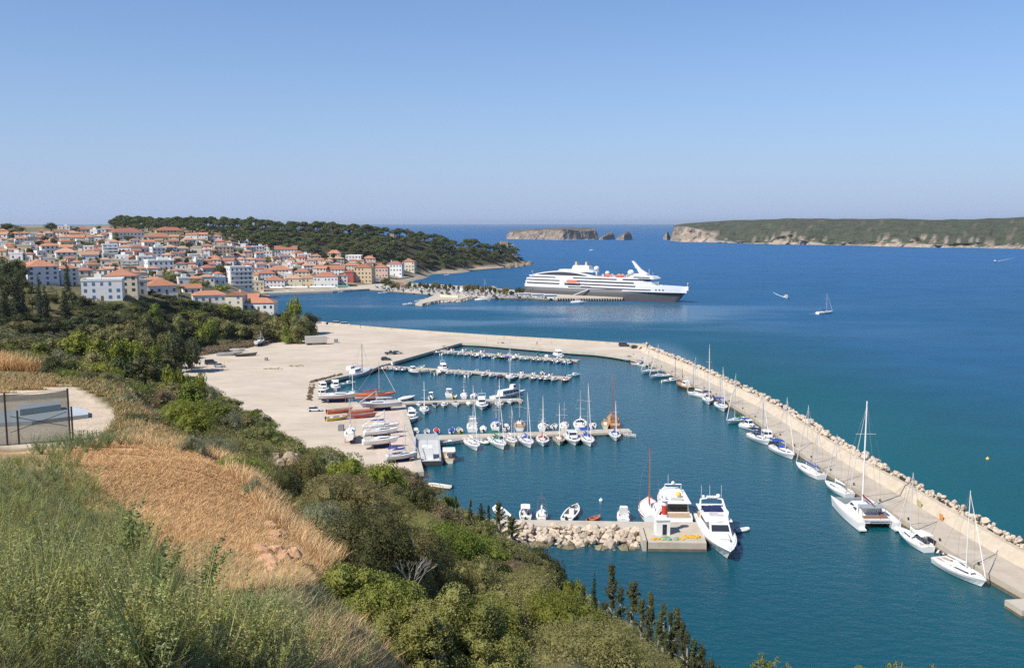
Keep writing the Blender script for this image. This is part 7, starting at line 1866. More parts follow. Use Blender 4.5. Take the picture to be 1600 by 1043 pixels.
# ================================================================== foreground: big bush, bare branches, fence, grass, weeds, rocks
rf = random.Random(91)
L_NEAR = leafmat('near_bush_leaves', (.155, .165, .040), (.275, .265, .080), .05, 1.6, .2)
def near_bush(px, ptop, pbot, wpx, Y, label, n, seed, size=.021, lm=None, nper=8500):
    rg = np.random.default_rng(seed)
    q = P(px, ptop, Y); z = hz(q.x, Y) - .1; h = q.z - z; W = wpx * Y / F / 2
    bs = []
    for k in range(n):
        a = rg.random() * 6.28; u = rg.random() ** .55
        bs.append((u * math.cos(a) * W * .88, u * math.sin(a) * W * .62, h * (.18 + (.62 * (1 - u * u * .8)) * rg.uniform(.55, 1.08)), W * rg.uniform(.13, .27)))
    V = leaf_quads(bs, nper, size, rg, width=.55, up=.25, loose=.8)
    V = np.concatenate([V, cores(bs, .6)])
    o = link('bush', np_mesh('bush', V, 4, lm or L_NEAR)); o.location = (q.x, Y, z)
    return tag(o, label, 'bush', 'large bushes close to the viewpoint')
near_bush(712, 866, 1043, 270, 17.5, 'big dense round bush with small glossy leaves close at the bottom', 60, 3)
near_bush(560, 884, 1000, 230, 18.5, 'lower left neighbour of the big round bush, fresh green', 46, 4, lm=leafmat('near_bush_leaves_green', (.150, .180, .030), (.265, .275, .060), .05, 1.6, .2))
near_bush(640, 905, 1020, 170, 16.5, 'dark middle bush between the two big close bushes', 34, 5)
near_bush(770, 930, 1043, 140, 16.5, 'rounded right flank bush of the big close clump', 30, 6)
# shrub tips at the bottom right
for (x, yt, w_, Y, lb) in ((1192, 1014, 46, 13.5, 'yellow-green shrub sprig at the bottom edge over the water'), (1228, 1034, 34, 13.5, 'low shrub sprig just right of the taller one at the bottom edge'), (1345, 1034, 44, 13, 'small shrub tips left of the leafy cluster at the bottom edge'), (1400, 1026, 60, 13, 'leafy yellow-green shrub cluster at the bottom edge'), (1448, 1034, 54, 13, 'rightmost shrub tips at the bottom edge')):
    q = P(x, yt, Y); z = hz(q.x, Y); W = w_ * Y / F / 2; h = q.z - z
    bs = []
    mb = MB()
    for k in range(9):
        a = rf.random() * 6.28; u = rf.random(); tx, ty = u * math.cos(a) * W, u * math.sin(a) * W; tz = h - .06 - rf.random() * .28
        mb.tube([(tx * .1, ty * .1, -.3), (tx * .6, ty * .6, h * .6), (tx, ty, tz)], [.018, .012, .005], 5)
        for j in range(5): bs.append((tx + rf.uniform(-.02, .02), ty + rf.uniform(-.02, .02), tz - .05 * j, .035 + .01 * rf.random()))
    o = link('shrub', np_mesh('shrub', np.concatenate([leaf_quads(bs, 9000, .022, g, width=.42, up=.5, loose=.9)]), 4, leafmat('shrub_leaves', (.17, .20, .02), (.26, .26, .04), .1, 3, .35))); o.location = (q.x, Y, z)
    tag(o, lb, 'shrub', 'shrub tips over the water')
    s_ = mb.build('stem', M_BARKG, o)
# bare white branches
q = P(625, 868, 26); z = hz(q.x, q.y)
t = empty('bare_shrub', (q.x, q.y, z + .2), 0, 'leafless shrub of pale white branches among the olive bushes', 'shrub')
mb = MB()
def branch(p, d, L_, r, n):
    e = p + d * L_; m_ = p + d * L_ * .5 + Vector((rf.uniform(-.06, .06), rf.uniform(-.06, .06), 0)) * L_
    mb.tube([p, m_, e], [r, r * .8, r * .55], 5)
    if n: 
        for k in range(rf.choice([2, 3])):
            dd = (d + Vector((rf.uniform(-.6, .6), rf.uniform(-.5, .5), rf.uniform(-.1, .5)))).normalized(); branch(e, dd, L_ * rf.uniform(.6, .85), r * .6, n - 1)
for k in range(5): branch(Vector((rf.uniform(-.5, .5), rf.uniform(-.3, .3), 0)), Vector((rf.uniform(-.45, .45), rf.uniform(-.3, .3), 1)).normalized(), .46, .017, 3)
mb.build('branch', mat('dead_wood', (.36, .33, .29), .9, .15, 4), t)
# ---------------------------------------------------------------- pale rocks and stones
M_ORK = mat('ochre_rock', (.50, .30, .17), .95, .25, 2.5, .1, dirt=(.36, .20, .11), dscale=2, bump=.02, obvar=.15)
for k in range(34):
    x, y = rf.gauss(437, 26), rf.gauss(872, 16)
    p = hit(x, y)
    if p is None: continue
    r = rf.uniform(.06, .24)
    mb = MB(); rockshape(mb, (0, 0, 0), r, rf); o = mb.build('stone', M_ORK); o.location = p + Vector((0, 0, r * .15)); tag(o, 'ochre-orange stone lying in the bare patch of the dry slope', 'stone', 'stones on the dry slope')
p = P(447, 700, 66); z = hz(p.x, p.y)
mb = MB()
for k in range(9): rockshape(mb, (rf.uniform(-1.1, .8), rf.uniform(-.4, .6), rf.uniform(.1, .7)), rf.uniform(.3, .6), rf)
o = mb.build('rock_outcrop', mat('outcrop_rock', (.36, .28, .20), .95, .3, 1.5, .1, dirt=(.42, .25, .14), dscale=1.2, bump=.05)); o.location = (p.x, p.y, max(z + .2, p.z - 1.2)); tag(o, 'orange-grey rock outcrop poking out of the bushes above the lot', 'rock')
# ---------------------------------------------------------------- fenced court and slabs
a = G(110, 690, 44.45); b_ = G(12, 699, 44.45); c_ = G(-130, 712, 44.45)
t = empty('mesh_fence', (a.x, a.y, a.z), 0, 'tall fence of dark posts hung with green shade netting around a court', 'fence')
def netmat():
    m = bpy.data.materials.new('shade_net'); m.use_nodes = True; tt = m.node_tree; b = tt.nodes['Principled BSDF']
    b.inputs['Base Color'].default_value = (.025, .06, .06, 1); b.inputs['Roughness'].default_value = .8
    tr = tt.nodes.new('ShaderNodeBsdfTransparent'); mx = tt.nodes.new('ShaderNodeMixShader')
    tc = tt.nodes.new('ShaderNodeTexCoord'); w1 = tt.nodes.new('ShaderNodeTexNoise'); w1.inputs['Scale'].default_value = 1.2
    tt.links.new(tc.outputs['Object'], w1.inputs['Vector'])
    sp = tt.nodes.new('ShaderNodeSeparateXYZ'); tt.links.new(tc.outputs['Object'], sp.inputs[0])
    mr = tt.nodes.new('ShaderNodeMapRange'); mr.inputs[1].default_value = 2.75; mr.inputs[2].default_value = 2.85; mr.inputs[3].default_value = .62; mr.inputs[4].default_value = .8
    tt.links.new(sp.outputs['Z'], mr.inputs[0]); tt.links.new(mr.outputs[0], mx.inputs[0])
    tt.links.new(tr.outputs[0], mx.inputs[1]); tt.links.new(b.outputs[0], mx.inputs[2]); tt.links.new(mx.outputs[0], tt.nodes['Material Output'].inputs[0])
    return m
NET = netmat(); FH = P(110, 609, a.y).z - a.z
far_ = G(112, 640, 44.45)
for i, (u, v) in enumerate(((a, b_), (b_, c_))):
    mb = MB(); p0, p1 = u - a, v - a
    n_ = 8; rings = []
    for k in range(n_ + 1):
        q = p0.lerp(p1, k / n_); sag = .12 * math.sin(math.pi * k / n_); rings.append([(q.x, q.y, .08), (q.x, q.y + .03, FH * .5), (q.x, q.y, FH - sag)])
    mb.loft(rings, False); mb.build('netting', NET, t)
for k, u in enumerate((a, b_, b_ + Vector((.55, .3, 0)), c_, a.lerp(b_, .02) + Vector((.2, .1, 0)))):
    mb = MB(); q = u - a; hh = FH + .1 if k in (0, 1, 3) else FH * .68; mb.tube([(q.x, q.y, -.5), (q.x, q.y, hh)], .055, 6); mb.build('post', mat('fence_post', (.035, .03, .03), .6, .2, 2), t)
mb = MB()
for (z0, z1, x0, x1) in ((1.0, 1.9, .05, .95), (1.9, .9, .05, .95)):
    p0 = a.lerp(b_, x0) - a; p1 = a.lerp(b_, x1) - a; mb.tube([(p0.x, p0.y + .1, z0), (p1.x, p1.y + .1, z1)], .02, 4)
p0 = b_ - a; mb.tube([(0, 0, .06), (p0.x, p0.y, .06)], .03, 4); mb.tube([(0, 0, FH), (p0.x, p0.y, FH - .05)], .012, 4)
mb.build('brace_wire', MATS['fence_post'], t)
M_SLAB = mat('slab_concrete', (.42, .46, .48), .85, .1, .6, .15, dirt=(.34, .37, .38), dscale=.5)
def slab(pts, z0, z1, name, label):
    q = [G(x, y, 44.45) for x, y in pts]; o_ = q[0]
    mb = MB(); mb.prism([((p - o_).x, (p - o_).y) for p in q], z0, z1); o = mb.build(name, M_SLAB); o.location = o_; return tag(o, label, 'slab')
slab([(-20, 668), (50, 664), (138, 653), (138, 646), (112, 641), (20, 646), (-20, 650)], -.3, .28, 'concrete_slab', 'wide low blue-grey concrete slab on the sandy court')
slab([(32, 655.5), (96, 646.5), (94, 640.5), (30, 648)], .285, .72, 'concrete_slab', 'long higher concrete block lying on top of the low slab')
q = G(124, 682, 44.45)
t = empty('metal_railing', q, .06, 'short low dark metal railing on the sandy path before the court', 'railing')
mb = MB()
for k in range(5): mb.tube([(k * .27, 0, -.1), (k * .27, 0, .42)], .022, 4)
mb.tube([(0, 0, .4), (.4, 0, .4)], .02, 4); mb.tube([(.54, 0, .2), (1.08, 0, .2)], .015, 4); mb.build('bars', MATS['fence_post'], t)
# white stones / sign post things along the path
# ---------------------------------------------------------------- dry grass and weeds (masses)
ng = np.random.default_rng(17)
def on_land(pxs, pys, ymax=130):
    """land points seen at these photo pixels (vectorised march)"""
    a = (pxs - 800) / F; b = (521.5 - pys) / F
    dy = _cp + b * _sp; dz = -_sp + b * _cp
    ys = np.exp(np.linspace(math.log(4.2), math.log(ymax), 170))
    best = np.full(len(pxs), np.nan)
    for y in ys:
        t_ = y / dy; z = CZ + dz * t_; m_ = np.isnan(best) & (z <= H(a * t_, np.full(len(pxs), y)))
        best[m_] = y
    X = a / dy * best
    return X, best
def blades(name, X, Y, L0, L1, wid, cols, lean=.35, dirv=(.08, .0), m=None):
    n = len(X); Z = H(X, Y)
    L_ = ng.uniform(L0, L1, n); az = ng.random(n) * 6.28
    wv = np.maximum(wid, Y * .00042) * ng.uniform(.6, 1.2, n)
    side = np.stack([np.cos(az), np.sin(az), np.zeros(n)], 1) * wv[:, None]
    ln = np.stack([ng.normal(dirv[0], lean, n), ng.normal(dirv[1], lean, n), np.ones(n)], 1); ln /= np.linalg.norm(ln, axis=1)[:, None]
    b = np.stack([X, Y, Z - .03], 1); mid = b + ln * L_[:, None] * .55
    ln2 = ln + np.stack([ng.normal(dirv[0] * 1.5, lean, n), ng.normal(0, lean, n), np.full(n, -.1)], 1); tip = mid + ln2 * L_[:, None] * .45
    V = np.stack([b - side, b + side, mid + side * .7, tip, mid - side * .7], 1)
    q1 = np.stack([V[:, 0], V[:, 1], V[:, 2], V[:, 4]], 1); q2 = np.stack([V[:, 4], V[:, 2], V[:, 3], V[:, 3] - side * .05], 1)
    c = cols[ng.integers(0, len(cols), n)] * ng.uniform(.75, 1.25, (n, 1))
    me = np_mesh(name, np.concatenate([q1, q2]).reshape(-1, 3), 4, m, np.concatenate([c, c]))
    return tag(link(name, me), kind='stuff')
M_BLADE = leafmat('grass_blades', (.3, .2, .1), (.4, .3, .15), .0, 1, .3, attr=True)
def px_sample(poly, n):
    """random photo pixels inside a polygon"""
    P_ = np.array(poly, float); x0, y0 = P_.min(0); x1, y1 = P_.max(0)
    out = []
    tot = 0
    while tot < n:
        x = ng.uniform(x0, x1, n * 2); y = ng.uniform(y0, y1, n * 2); ins = np.zeros(len(x), bool)
        for i in range(len(P_)):
            (xa, ya), (xb, yb) = P_[i], P_[(i + 1) % len(P_)]
            ins ^= ((ya > y) != (yb > y)) & (x < (xb - xa) * (y - ya) / (yb - ya + 1e-12) + xa)
        out.append(np.stack([x[ins], y[ins]], 1)); tot += ins.sum()
    return np.concatenate(out)[:n].T
def clumpy(px, py, sc, thr):
    k = fbm(px / sc + 31, py / sc + 7, 3) + ng.uniform(-.12, .12, len(px)) > thr
    return px[k], py[k]
DRY = np.array([[.74, .47, .22], [.64, .40, .18], [.80, .56, .30], [.60, .36, .16], [.70, .51, .28]])
GRN = np.array([[.29, .305, .09], [.20, .25, .09], [.30, .31, .10], [.18, .225, .11], [.36, .33, .13]])
GGR = np.array([[.31, .31, .15], [.25, .28, .14], [.37, .345, .17], [.46, .38, .20], [.56, .44, .25]])
X, Y = on_land(*px_sample([(100, 712), (170, 688), (250, 690), (335, 705), (415, 780), (470, 840), (530, 885), (470, 925), (380, 940), (230, 930), (150, 820), (105, 760)], 120000)); k = ~np.isnan(X)
blades('dry_grass', X[k], Y[k], .08, .26, .0035, DRY, .7, m=M_BLADE)
X, Y = on_land(*px_sample([(0, 565), (60, 570), (70, 606), (0, 612)], 5000), 140); k = ~np.isnan(X) & (Y > 84)
blades('dry_reeds', X[k], Y[k], .8, 2.2, .012, DRY, .25, m=M_BLADE)
X, Y = on_land(*px_sample([(335, 715), (385, 770), (415, 810), (510, 895), (545, 880), (450, 800), (405, 760), (350, 700)], 9000)); k = ~np.isnan(X)
blades('dry_grass', X[k], Y[k], .3, .8, .005, DRY[[2, 4, 0]], m=M_BLADE)
X, Y = on_land(*clumpy(*px_sample([(0, 720), (110, 705), (150, 760), (235, 860), (300, 950), (600, 960), (700, 1075), (-40, 1075)], 60000), 60, .42)); k = ~np.isnan(X)
blades('tall_grass', X[k], Y[k], .12, .42, .003, GRN, .6, m=M_BLADE)
X, Y = on_land(*px_sample([(220, 900), (300, 850), (470, 900), (600, 985), (660, 1080), (-40, 1080), (0, 960)], 60000)); k = ~np.isnan(X)
blades('tall_grass', X[k], Y[k], .08, .30, .0028, GGR, .65, m=M_BLADE)
X, Y = on_land(*clumpy(*px_sample([(480, 985), (600, 975), (690, 1060), (690, 1080), (480, 1080)], 5000), 50, .45)); k = ~np.isnan(X)
blades('dry_stalks', X[k], Y[k], .2, .5, .004, DRY[[0, 2, 4]], .4, m=M_BLADE)
X, Y = on_land(*px_sample([(55, 585), (190, 592), (222, 640), (215, 690), (150, 694), (182, 660), (172, 628), (112, 606), (58, 604)], 9000), 110); k = ~np.isnan(X)
blades('dry_grass', X[k], Y[k], .2, .7, .012, np.concatenate([DRY, GGR, GRN]), .5, m=M_BLADE)
X, Y = on_land(*px_sample([(-30, 594), (80, 590), (90, 606), (60, 612), (-30, 618)], 5000), 110); k = ~np.isnan(X)
blades('dry_grass', X[k], Y[k], .2, .8, .014, np.concatenate([DRY, GGR]), .5, m=M_BLADE)
X, Y = on_land(*px_sample([(180, 655), (222, 640), (300, 688), (345, 716), (250, 702), (185, 696)], 7000), 110); k = ~np.isnan(X)
blades('dry_grass', X[k], Y[k], .15, .6, .006, np.concatenate([DRY, DRY, GGR]), .5, m=M_BLADE)
# feathery weeds: stems set with many small leaflets
def weed_template(rg, h, stems, leaf, spread):
    V = []; C = []
    for s in range(stems):
        a = rg.random() * 6.28; d = np.array([math.cos(a) * spread, math.sin(a) * spread, 1]) * rg.uniform(.6, 1.0) * h
        k = int(110 * h)
        u = rg.random(k) ** .75
        c = d * u[:, None] * np.array([1, 1, 1]) + np.stack([u ** 2 * .2 * h, 0 * u, -u ** 3 * .08 * h], 1)
        off = rg.normal(size=(k, 3)); off /= np.linalg.norm(off, axis=1)[:, None]; off[:, 2] = np.abs(off[:, 2]) * .8
        tip = c + off * leaf * rg.uniform(.6, 1.6, k)[:, None] * (1.25 - u[:, None] * .7)
        sd = np.cross(off, rg.normal(size=(k, 3))); sd /= np.linalg.norm(sd, axis=1)[:, None] + 1e-9; sd *= leaf * .13
        V.append(np.stack([c, (c + tip) / 2 + sd, tip, (c + tip) / 2 - sd], 1))
        st = np.array([[0, 0, 0], d * .5, d * .98]); w_ = np.array([.004, 0, 0])
        V.append(np.stack([st[0] - w_, st[0] + w_, st[1] + w_, st[1] - w_])[None]); V.append(np.stack([st[1] - w_, st[1] + w_, st[2] + w_ * .4, st[2] - w_ * .4])[None])
    return np.concatenate(V)
TW = [weed_template(ng, ng.uniform(.5, .8), 11, .036, .42) for k in range(6)]
def weeds(name, X, Y, s0, s1, cols):
    Vs, Cs = [], []
    Z = H(X, Y)
    for x, y, z in zip(X, Y, Z):
        T_ = TW[ng.integers(len(TW))]; s = ng.uniform(s0, s1); a = ng.random() * 6.28; ca, sa = math.cos(a), math.sin(a)
        Rm = np.array([[ca, -sa, 0], [sa, ca, 0], [0, 0, 1]]).T
        Vs.append(T_ @ Rm * s + np.array([x, y, z - .05])); c = cols[ng.integers(len(cols))] * ng.uniform(.8, 1.2)
        Cs.append(np.repeat(c[None], len(T_), 0) * ng.uniform(.8, 1.2, (len(T_), 1)))
    return tag(link(name, np_mesh(name, np.concatenate(Vs).reshape(-1, 3), 4, M_BLADE, np.concatenate(Cs))), kind='stuff')
X, Y = on_land(*clumpy(*px_sample([(-30, 720), (60, 712), (110, 720), (150, 770), (225, 850), (270, 930), (330, 1000), (420, 1075), (-40, 1075)], 700), 55, .36)); k = ~np.isnan(X)
weeds('weeds', X[k], Y[k], .45, .95, np.array([[.26, .28, .09], [.21, .25, .11], [.31, .31, .09], [.25, .275, .14]]))
X, Y = on_land(*px_sample([(300, 950), (520, 960), (640, 1010), (720, 1075), (300, 1075)], 130)); k = ~np.isnan(X)
weeds('weeds', X[k], Y[k], .35, .6, np.array([[.28, .29, .15], [.24, .27, .14], [.33, .31, .17]]))
X, Y = on_land(*px_sample([(40, 705), (120, 690), (190, 680), (215, 700), (120, 712), (60, 722)], 60)); k = ~np.isnan(X)
weeds('weeds', X[k], Y[k], .8, 1.5, np.array([[.17, .22, .09], [.19, .23, .09]]))
X, Y = on_land(*clumpy(*px_sample([(-20, 716), (100, 708), (160, 770), (250, 880), (330, 1000), (480, 1000), (560, 1075), (-40, 1075)], 170), 70, .44)); k = ~np.isnan(X)
weeds('weeds', X[k], Y[k], .9, 1.5, np.array([[.33, .33, .10], [.29, .31, .11], [.38, .36, .14]]))
# single tall weeds that stand out
for (x, yb, yt, lb) in ((245, 985, 820, 'tall leaning weed stalk in the middle of the close grass'), (318, 950, 815, 'tall branching green weed standing on the dry slope'), (200, 900, 755, 'tall weed against the dry slope, left of the leaning stalk'), (270, 900, 830, 'smaller weed between two taller stalks'), (380, 985, 890, 'pale green weed at the lower edge of the dry slope')):
    p = hit(x, yb)
    if p is None: continue
    top = P(x, yt, p.y); h = top.z - p.z
    T_ = np.concatenate([weed_template(ng, 1.0, 3, .075, .10), weed_template(ng, .7, 3, .07, .3)]) * h
    c = np.array([.20, .25, .085])
    o = link('weed_plant', np_mesh('weed_plant', T_.reshape(-1, 3), 4, M_BLADE, np.repeat(c[None], len(T_), 0) * ng.uniform(.8, 1.25, (len(T_), 1)))); o.location = p; o.rotation_euler = (0, rf.uniform(-.1, .15), 0)
    tag(o, lb, 'weed', 'tall weeds')
# ================================================================== cars, clutter on the lot, lamp posts
def car_proto(body, kind='hatch'):
    t = empty('parked_car', (0, 0, 0))
    L, W = (4.2, 1.75) if kind != 'van' else (5.0, 1.95)
    mb = MB()
    pr = {'hatch': [(-2.1, .35), (-2.1, .85), (-1.95, .95), (.95, .95), (2.0, .75), (2.1, .35)], 'van': [(-2.5, .4), (-2.5, 1.1), (-2.45, 1.12), (1.5, 1.1), (2.4, .9), (2.5, .4)], 'pickup': [(-2.5, .5), (-2.5, 1.05), (-2.4, 1.08), (1.2, 1.08), (2.4, 1.0), (2.5, .5)]}[kind]
    mb.loft([[(x, s * W / 2 * k, z) for x, z in pr] for s, k in ((-1, .94), (-1, 1), (1, 1), (1, .94))], True, True); mb.build('body', body, t, False)
    gl = {'hatch': [(-1.85, .952), (-1.5, 1.42), (.1, 1.45), (.95, .952)], 'van': [(-2.45, 1.125), (-2.4, 1.95), (.9, 1.95), (1.5, 1.105)], 'pickup': [(-.6, 1.085), (-.45, 1.65), (.6, 1.65), (1.15, 1.085)]}[kind]
    mb = MB(); mb.loft([[(x, s * W / 2 * (.93 if z < 1.2 else .82), z) for x, z in gl] for s in (-1, 1)], True, True); mb.build('window_glass', M_DARK, t)
    mb = MB(); x0, x1, z = gl[1][0], gl[2][0], max(gl[1][1], gl[2][1]); mb.box(x0 + .03, x1 - .03, -W * .40, W * .40, z + .003, z + .05); mb.build('roof', body, t)
    for x in (-L * .32, L * .32):
        for s in (-1, 1):
            mb = MB(); mb.tube([(x, s * (W / 2 - .2), .32), (x, s * (W / 2 + .01), .32)], .32, 10); mb.build('wheel', M_BLACK, t)
    return t
CB = [paint('car_white', (.75, .75, .74), .25, coat=.5), paint('car_silver', (.45, .46, .48), .3, coat=.5), paint('car_dark', (.04, .045, .05), .25, coat=.5), paint('car_blue', (.08, .16, .32), .25, coat=.5), paint('car_red', (.35, .04, .03), .25, coat=.5), paint('car_green', (.10, .20, .16), .3, coat=.5)]
NAMES = ['white', 'silver', 'dark', 'blue', 'red', 'dark green']
CARS = [car_proto(b) for b in CB]; VAN = car_proto(CB[0], 'van'); PICK = car_proto(CB[2], 'pickup'); SVAN = car_proto(CB[2], 'van')
used_ = set()
def car(src, p, rz, label, group):
    o = src if src.name not in used_ else copy_tree(src)
    used_.add(src.name)
    o.location = p; o.rotation_euler = (0, 0, rz); return tag(o, label, 'car', group)
LG = 'vehicles parked on the sandy lot'
car(CARS[2], G(603, 562.5, LOTZ), .25, 'dark car at the quay corner of the sandy lot', LG)
car(PICK, G(610, 553.5, LOTZ), .2, 'dark pickup, left of two vehicles near the lot quay', LG)
car(CARS[1], G(621, 552.5, LOTZ), .2, 'silver car, right of two vehicles near the lot quay', LG)
car(CARS[0], G(492, 642, LOTZ), .1, 'white-silver car parked at the boatyard edge beside the basin', LG)
car(SVAN, G(975, 541, LOTZ), -.1, 'black van on the lot arm near the breakwater corner', LG)
c = car(CARS[2], G(993, 544, LOTZ), .15, 'black car right of the black van near the breakwater corner', LG)
c = car(CARS[4], G(1006, 546.5, LOTZ), .6, 'dark red car nearest the breakwater corner', LG)
car(VAN, G(540, 508.5, LOTZ), .1, 'white camper van parked at the far sea edge of the lot', LG)
car(VAN, G(527, 507, LOTZ), .2, 'white van left of the camper at the far sea edge of the lot', LG)
car(CARS[2], G(515, 506.5, LOTZ), .1, 'dark car by the wooded bluff end at the sea edge', LG)
car(SVAN, G(330, 569, LOTZ), .3, 'dark old van standing at the left side of the lot', LG)
car(CARS[1], G(343, 573, LOTZ), -.1, 'small silver wreck beside the dark old van', LG)
rc = random.Random(55)
JG = 'cars parked on the town jetty'
nj = 0
jp = [(580, 449), (600, 447.5), (640, 447), (700, 450.5), (760, 454), (812, 459), (860, 464), (864, 468), (800, 465.5), (763, 465), (720, 461.5), (683, 459.5), (640, 456), (600, 453)]
placed = []
jx, jy = px_sample(jp, 900)
for x, y in zip(jx, jy):
    p = G(x, y, 2.2)
    if any(abs(p.x - q.x) < 3.2 and abs(p.y - q.y) < 5.2 for q in placed): continue
    placed.append(p)
    if len(placed) > 150: break
for p in placed:
    i = rc.choices(range(6), [.42, .2, .14, .1, .06, .08])[0]
    u, v = pix(p)
    if rc.random() < .08: car(VAN, p, 1.57 + rc.uniform(-.1, .1), 'white van parked among the cars on the town jetty', JG)
    else: car(CARS[i], p, 1.57 + rc.uniform(-.2, .2), '%s car parked in the crowded rows on the town jetty' % NAMES[i], JG)
for k in range(34):
    x = 612 + k * 6.2 + rc.uniform(-3, 3); y = np.interp(x, [600, 700, 812], [450, 453, 461]) + rc.uniform(-1, 2)
    p = G(x, y, 2.2); s = p.y / F
    kd = rc.choice(['dark', 'olive', 'dark'])
    tree('jetty_tree', K_R(kd), p, rc.uniform(8, 14) * s, rc.uniform(6, 11) * s, 'small %s street tree among the parked cars on the town jetty' % {'dark': 'dark green', 'olive': 'pale olive'}[kd], 'tree', 'trees along the town jetty', rc)
for (x, lb) in ((820, 'white coach, left of the vehicles beside the cruise ship'), (841, 'white coach in the middle of the vehicles beside the ship stern'), (860, 'white coach, right one of those beside the ship stern')):
    p = G(x, 463.8 + (x - 820) * .06, 2.2)
    t = empty('coach', p, .02, lb, 'bus', 'coaches beside the cruise ship'); 
    mb = MB(); mb.box(-5, 5, -1.2, 1.2, .4, 3.1, 0, .15, .1); mb.build('body', CB[0], t); mb = MB(); mb.box(-4.6, 4.75, -1.22, 1.22, 1.7, 2.5, 0, .02, .05); mb.build('window_band', M_DARK, t)
    for xx in (-3.2, 3.2): mb = MB(); mb.tube([(xx, -1.25, .45), (xx, 1.25, .45)], .45, 10); mb.build('wheel', M_BLACK, t)
# promenade buildings and kiosks on the jetty
for (x, y, w_, h, lb) in ((627, 451, 8, 3.2, 'small kiosk with orange roof beside the jetty trees'), (723, 455, 6, 3.4, 'small round-roofed kiosk among the cars of the jetty'), (770, 457, 6, 4.2, 'white cylindrical kiosk towards the ship end of the jetty')):
    p = G(x, y, 2.2); t = empty('kiosk', p, 0, lb, 'kiosk')
    mb = MB(); mb.tube([(0, 0, 0), (0, 0, h)], w_ / 2, 8); mb.build('wall', M_WALLS['white' if x > 700 else 'pink'], t)
    mb = MB(); mb.tube([(0, 0, h + .002), (0, 0, h + 1.2)], [w_ / 2 + .4, .2], 8); mb.build('roof', M_ROOFS[0] if x < 700 else M_ROOFS[2], t)
# white block wall by the hook jetty
a = G(688, 463.5, 2.2); b_ = G(716, 465, 2.2); d = b_ - a
t = tag(MB().build('block_wall', M_WALLS['cream']), 'low cream wall along the jetty edge above the hook jetty', 'wall'); mb = MB(); mb.box(0, d.length, -.4, .4, -.2, 1.5); t.data = mb.mesh('block_wall', M_WALLS['cream']); t.location = a; t.rotation_euler = (0, 0, math.atan2(d.y, d.x))
# container trailer, junk boats, huts on the lot
p = G(494, 538, LOTZ)
t = empty('box_trailer', p, .28, 'weathered pale box trailer standing on the lot under the bluff', 'trailer')
mb = MB(); mb.box(-5, 5, -1.3, 1.3, .9, 4.0); mb.build('body', mat('trailer_skin', (.50, .47, .42), .7, .15, .5, dirt=(.28, .22, .16), dscale=.5), t)
mb = MB(); mb.box(-4.8, 4.8, -1.0, 1.0, .55, .89); mb.build('chassis', M_BLACK, t)
for x in (-3.6, -2.5, 3.4):
    mb = MB(); mb.tube([(x, -1.2, .5), (x, 1.2, .5)], .5, 10); mb.build('wheel', M_BLACK, t)
for (x, y, L, rz, hm, lb) in ((360, 555, 11, .1, B_GREY, 'long grey boat wreck on the lot below the bushes'), (386, 556, 9, .35, B_DARKW, 'dark decaying wooden boat right of the long grey wreck'), (474, 527, 9, .5, B_DARKW, 'dark old boat behind the box trailer'), (330, 549, 8, .1, B_GREY, 'overturned-looking pale boat by the bushes'), (372, 548, 7, .0, B_WHITE, 'white old boat hull under the bluff')):
    o = skiff(G(x, y, LOTZ), rz, L, hm, B_FLOOR, None, 'bare', lb, 'old boats on the lot', 'old_boat', 'boat'); o.location.z = LOTZ + .3
o = sailboat((399, 545), (414, 541), (392, 519), 'old sailing boat with mast ashore under the bluff', hull=B_GREY, cover=C_GREY, ground=LOTZ + 1.4, L=8, group='old boats on the lot'); cradle(o, 8, 2.8)
for (x, y, s, lb) in ((525, 535, 1.6, 'small grey crate alone on the middle of the lot'), (533, 672, 1.5, 'dark grey bin standing on the boatyard sand'), (416, 563, 1.2, 'low metal frame on the lot near the old boats')):
    p = G(x, y, LOTZ); mb = MB(); mb.box(-s / 2, s / 2, -s / 2, s / 2, .12, s, 0, .05, .05); mb.box(-s * .42, s * .42, -s * .42, s * .42, s + .002, s + .1)
    for a_ in (-1, 1):
        for b2 in (-1, 1): mb.box(a_ * s * .4 - .06, a_ * s * .4 + .06, b2 * s * .4 - .06, b2 * s * .4 + .06, 0, .119)
    o = mb.build('crate', mat('crate_grey', (.22, .22, .22), .7, .2, 1)); o.location = p; tag(o, lb, 'crate')
# stranded seaweed / earth heaps on the lot
for (x, y, r, lb) in ((462, 571, 3.0, 'flat brown heap of dry weed, right one on the open lot'), (431, 576, 3.2, 'flat brown heap of dry weed, left one on the open lot'), (352, 566, 2.6, 'yellowish sand heap beside the dark old van')):
    p = G(x, y, LOTZ); mb = MB()
    for k in range(12): mb.ball((rc.gauss(0, r * .6), rc.gauss(0, r * .35), 0), rc.uniform(.4, .9), 8, 4, 0, .35)
    o = mb.build('weed_heap', mat('dry_heap', (.27, .18, .10), .95, .3, 1.5) if 'brown' in lb else mat('sand_heap', (.55, .40, .2), .95, .2, 1)); o.location = p; tag(o, lb, 'heap')
# dry plants along the quay edge of the basin
qs = []
for k in range(260):
    u = rc.random(); q = G(498 - 4 * u + rc.uniform(-4, 4), 600 + 26 * u, LOTZ) if rc.random() < .5 else G(494 + 50 * u, 598 - 13 * u + rc.uniform(-2, 1), LOTZ)
    qs.append((q.x - 2.2, q.y, q.z + .1, rc.uniform(.15, .5)))
tag(link('quayside_weeds', np_mesh('quayside_weeds', leaf_quads(qs, 120, .16, g, up=.5), 4, L_BROWN)), kind='stuff')
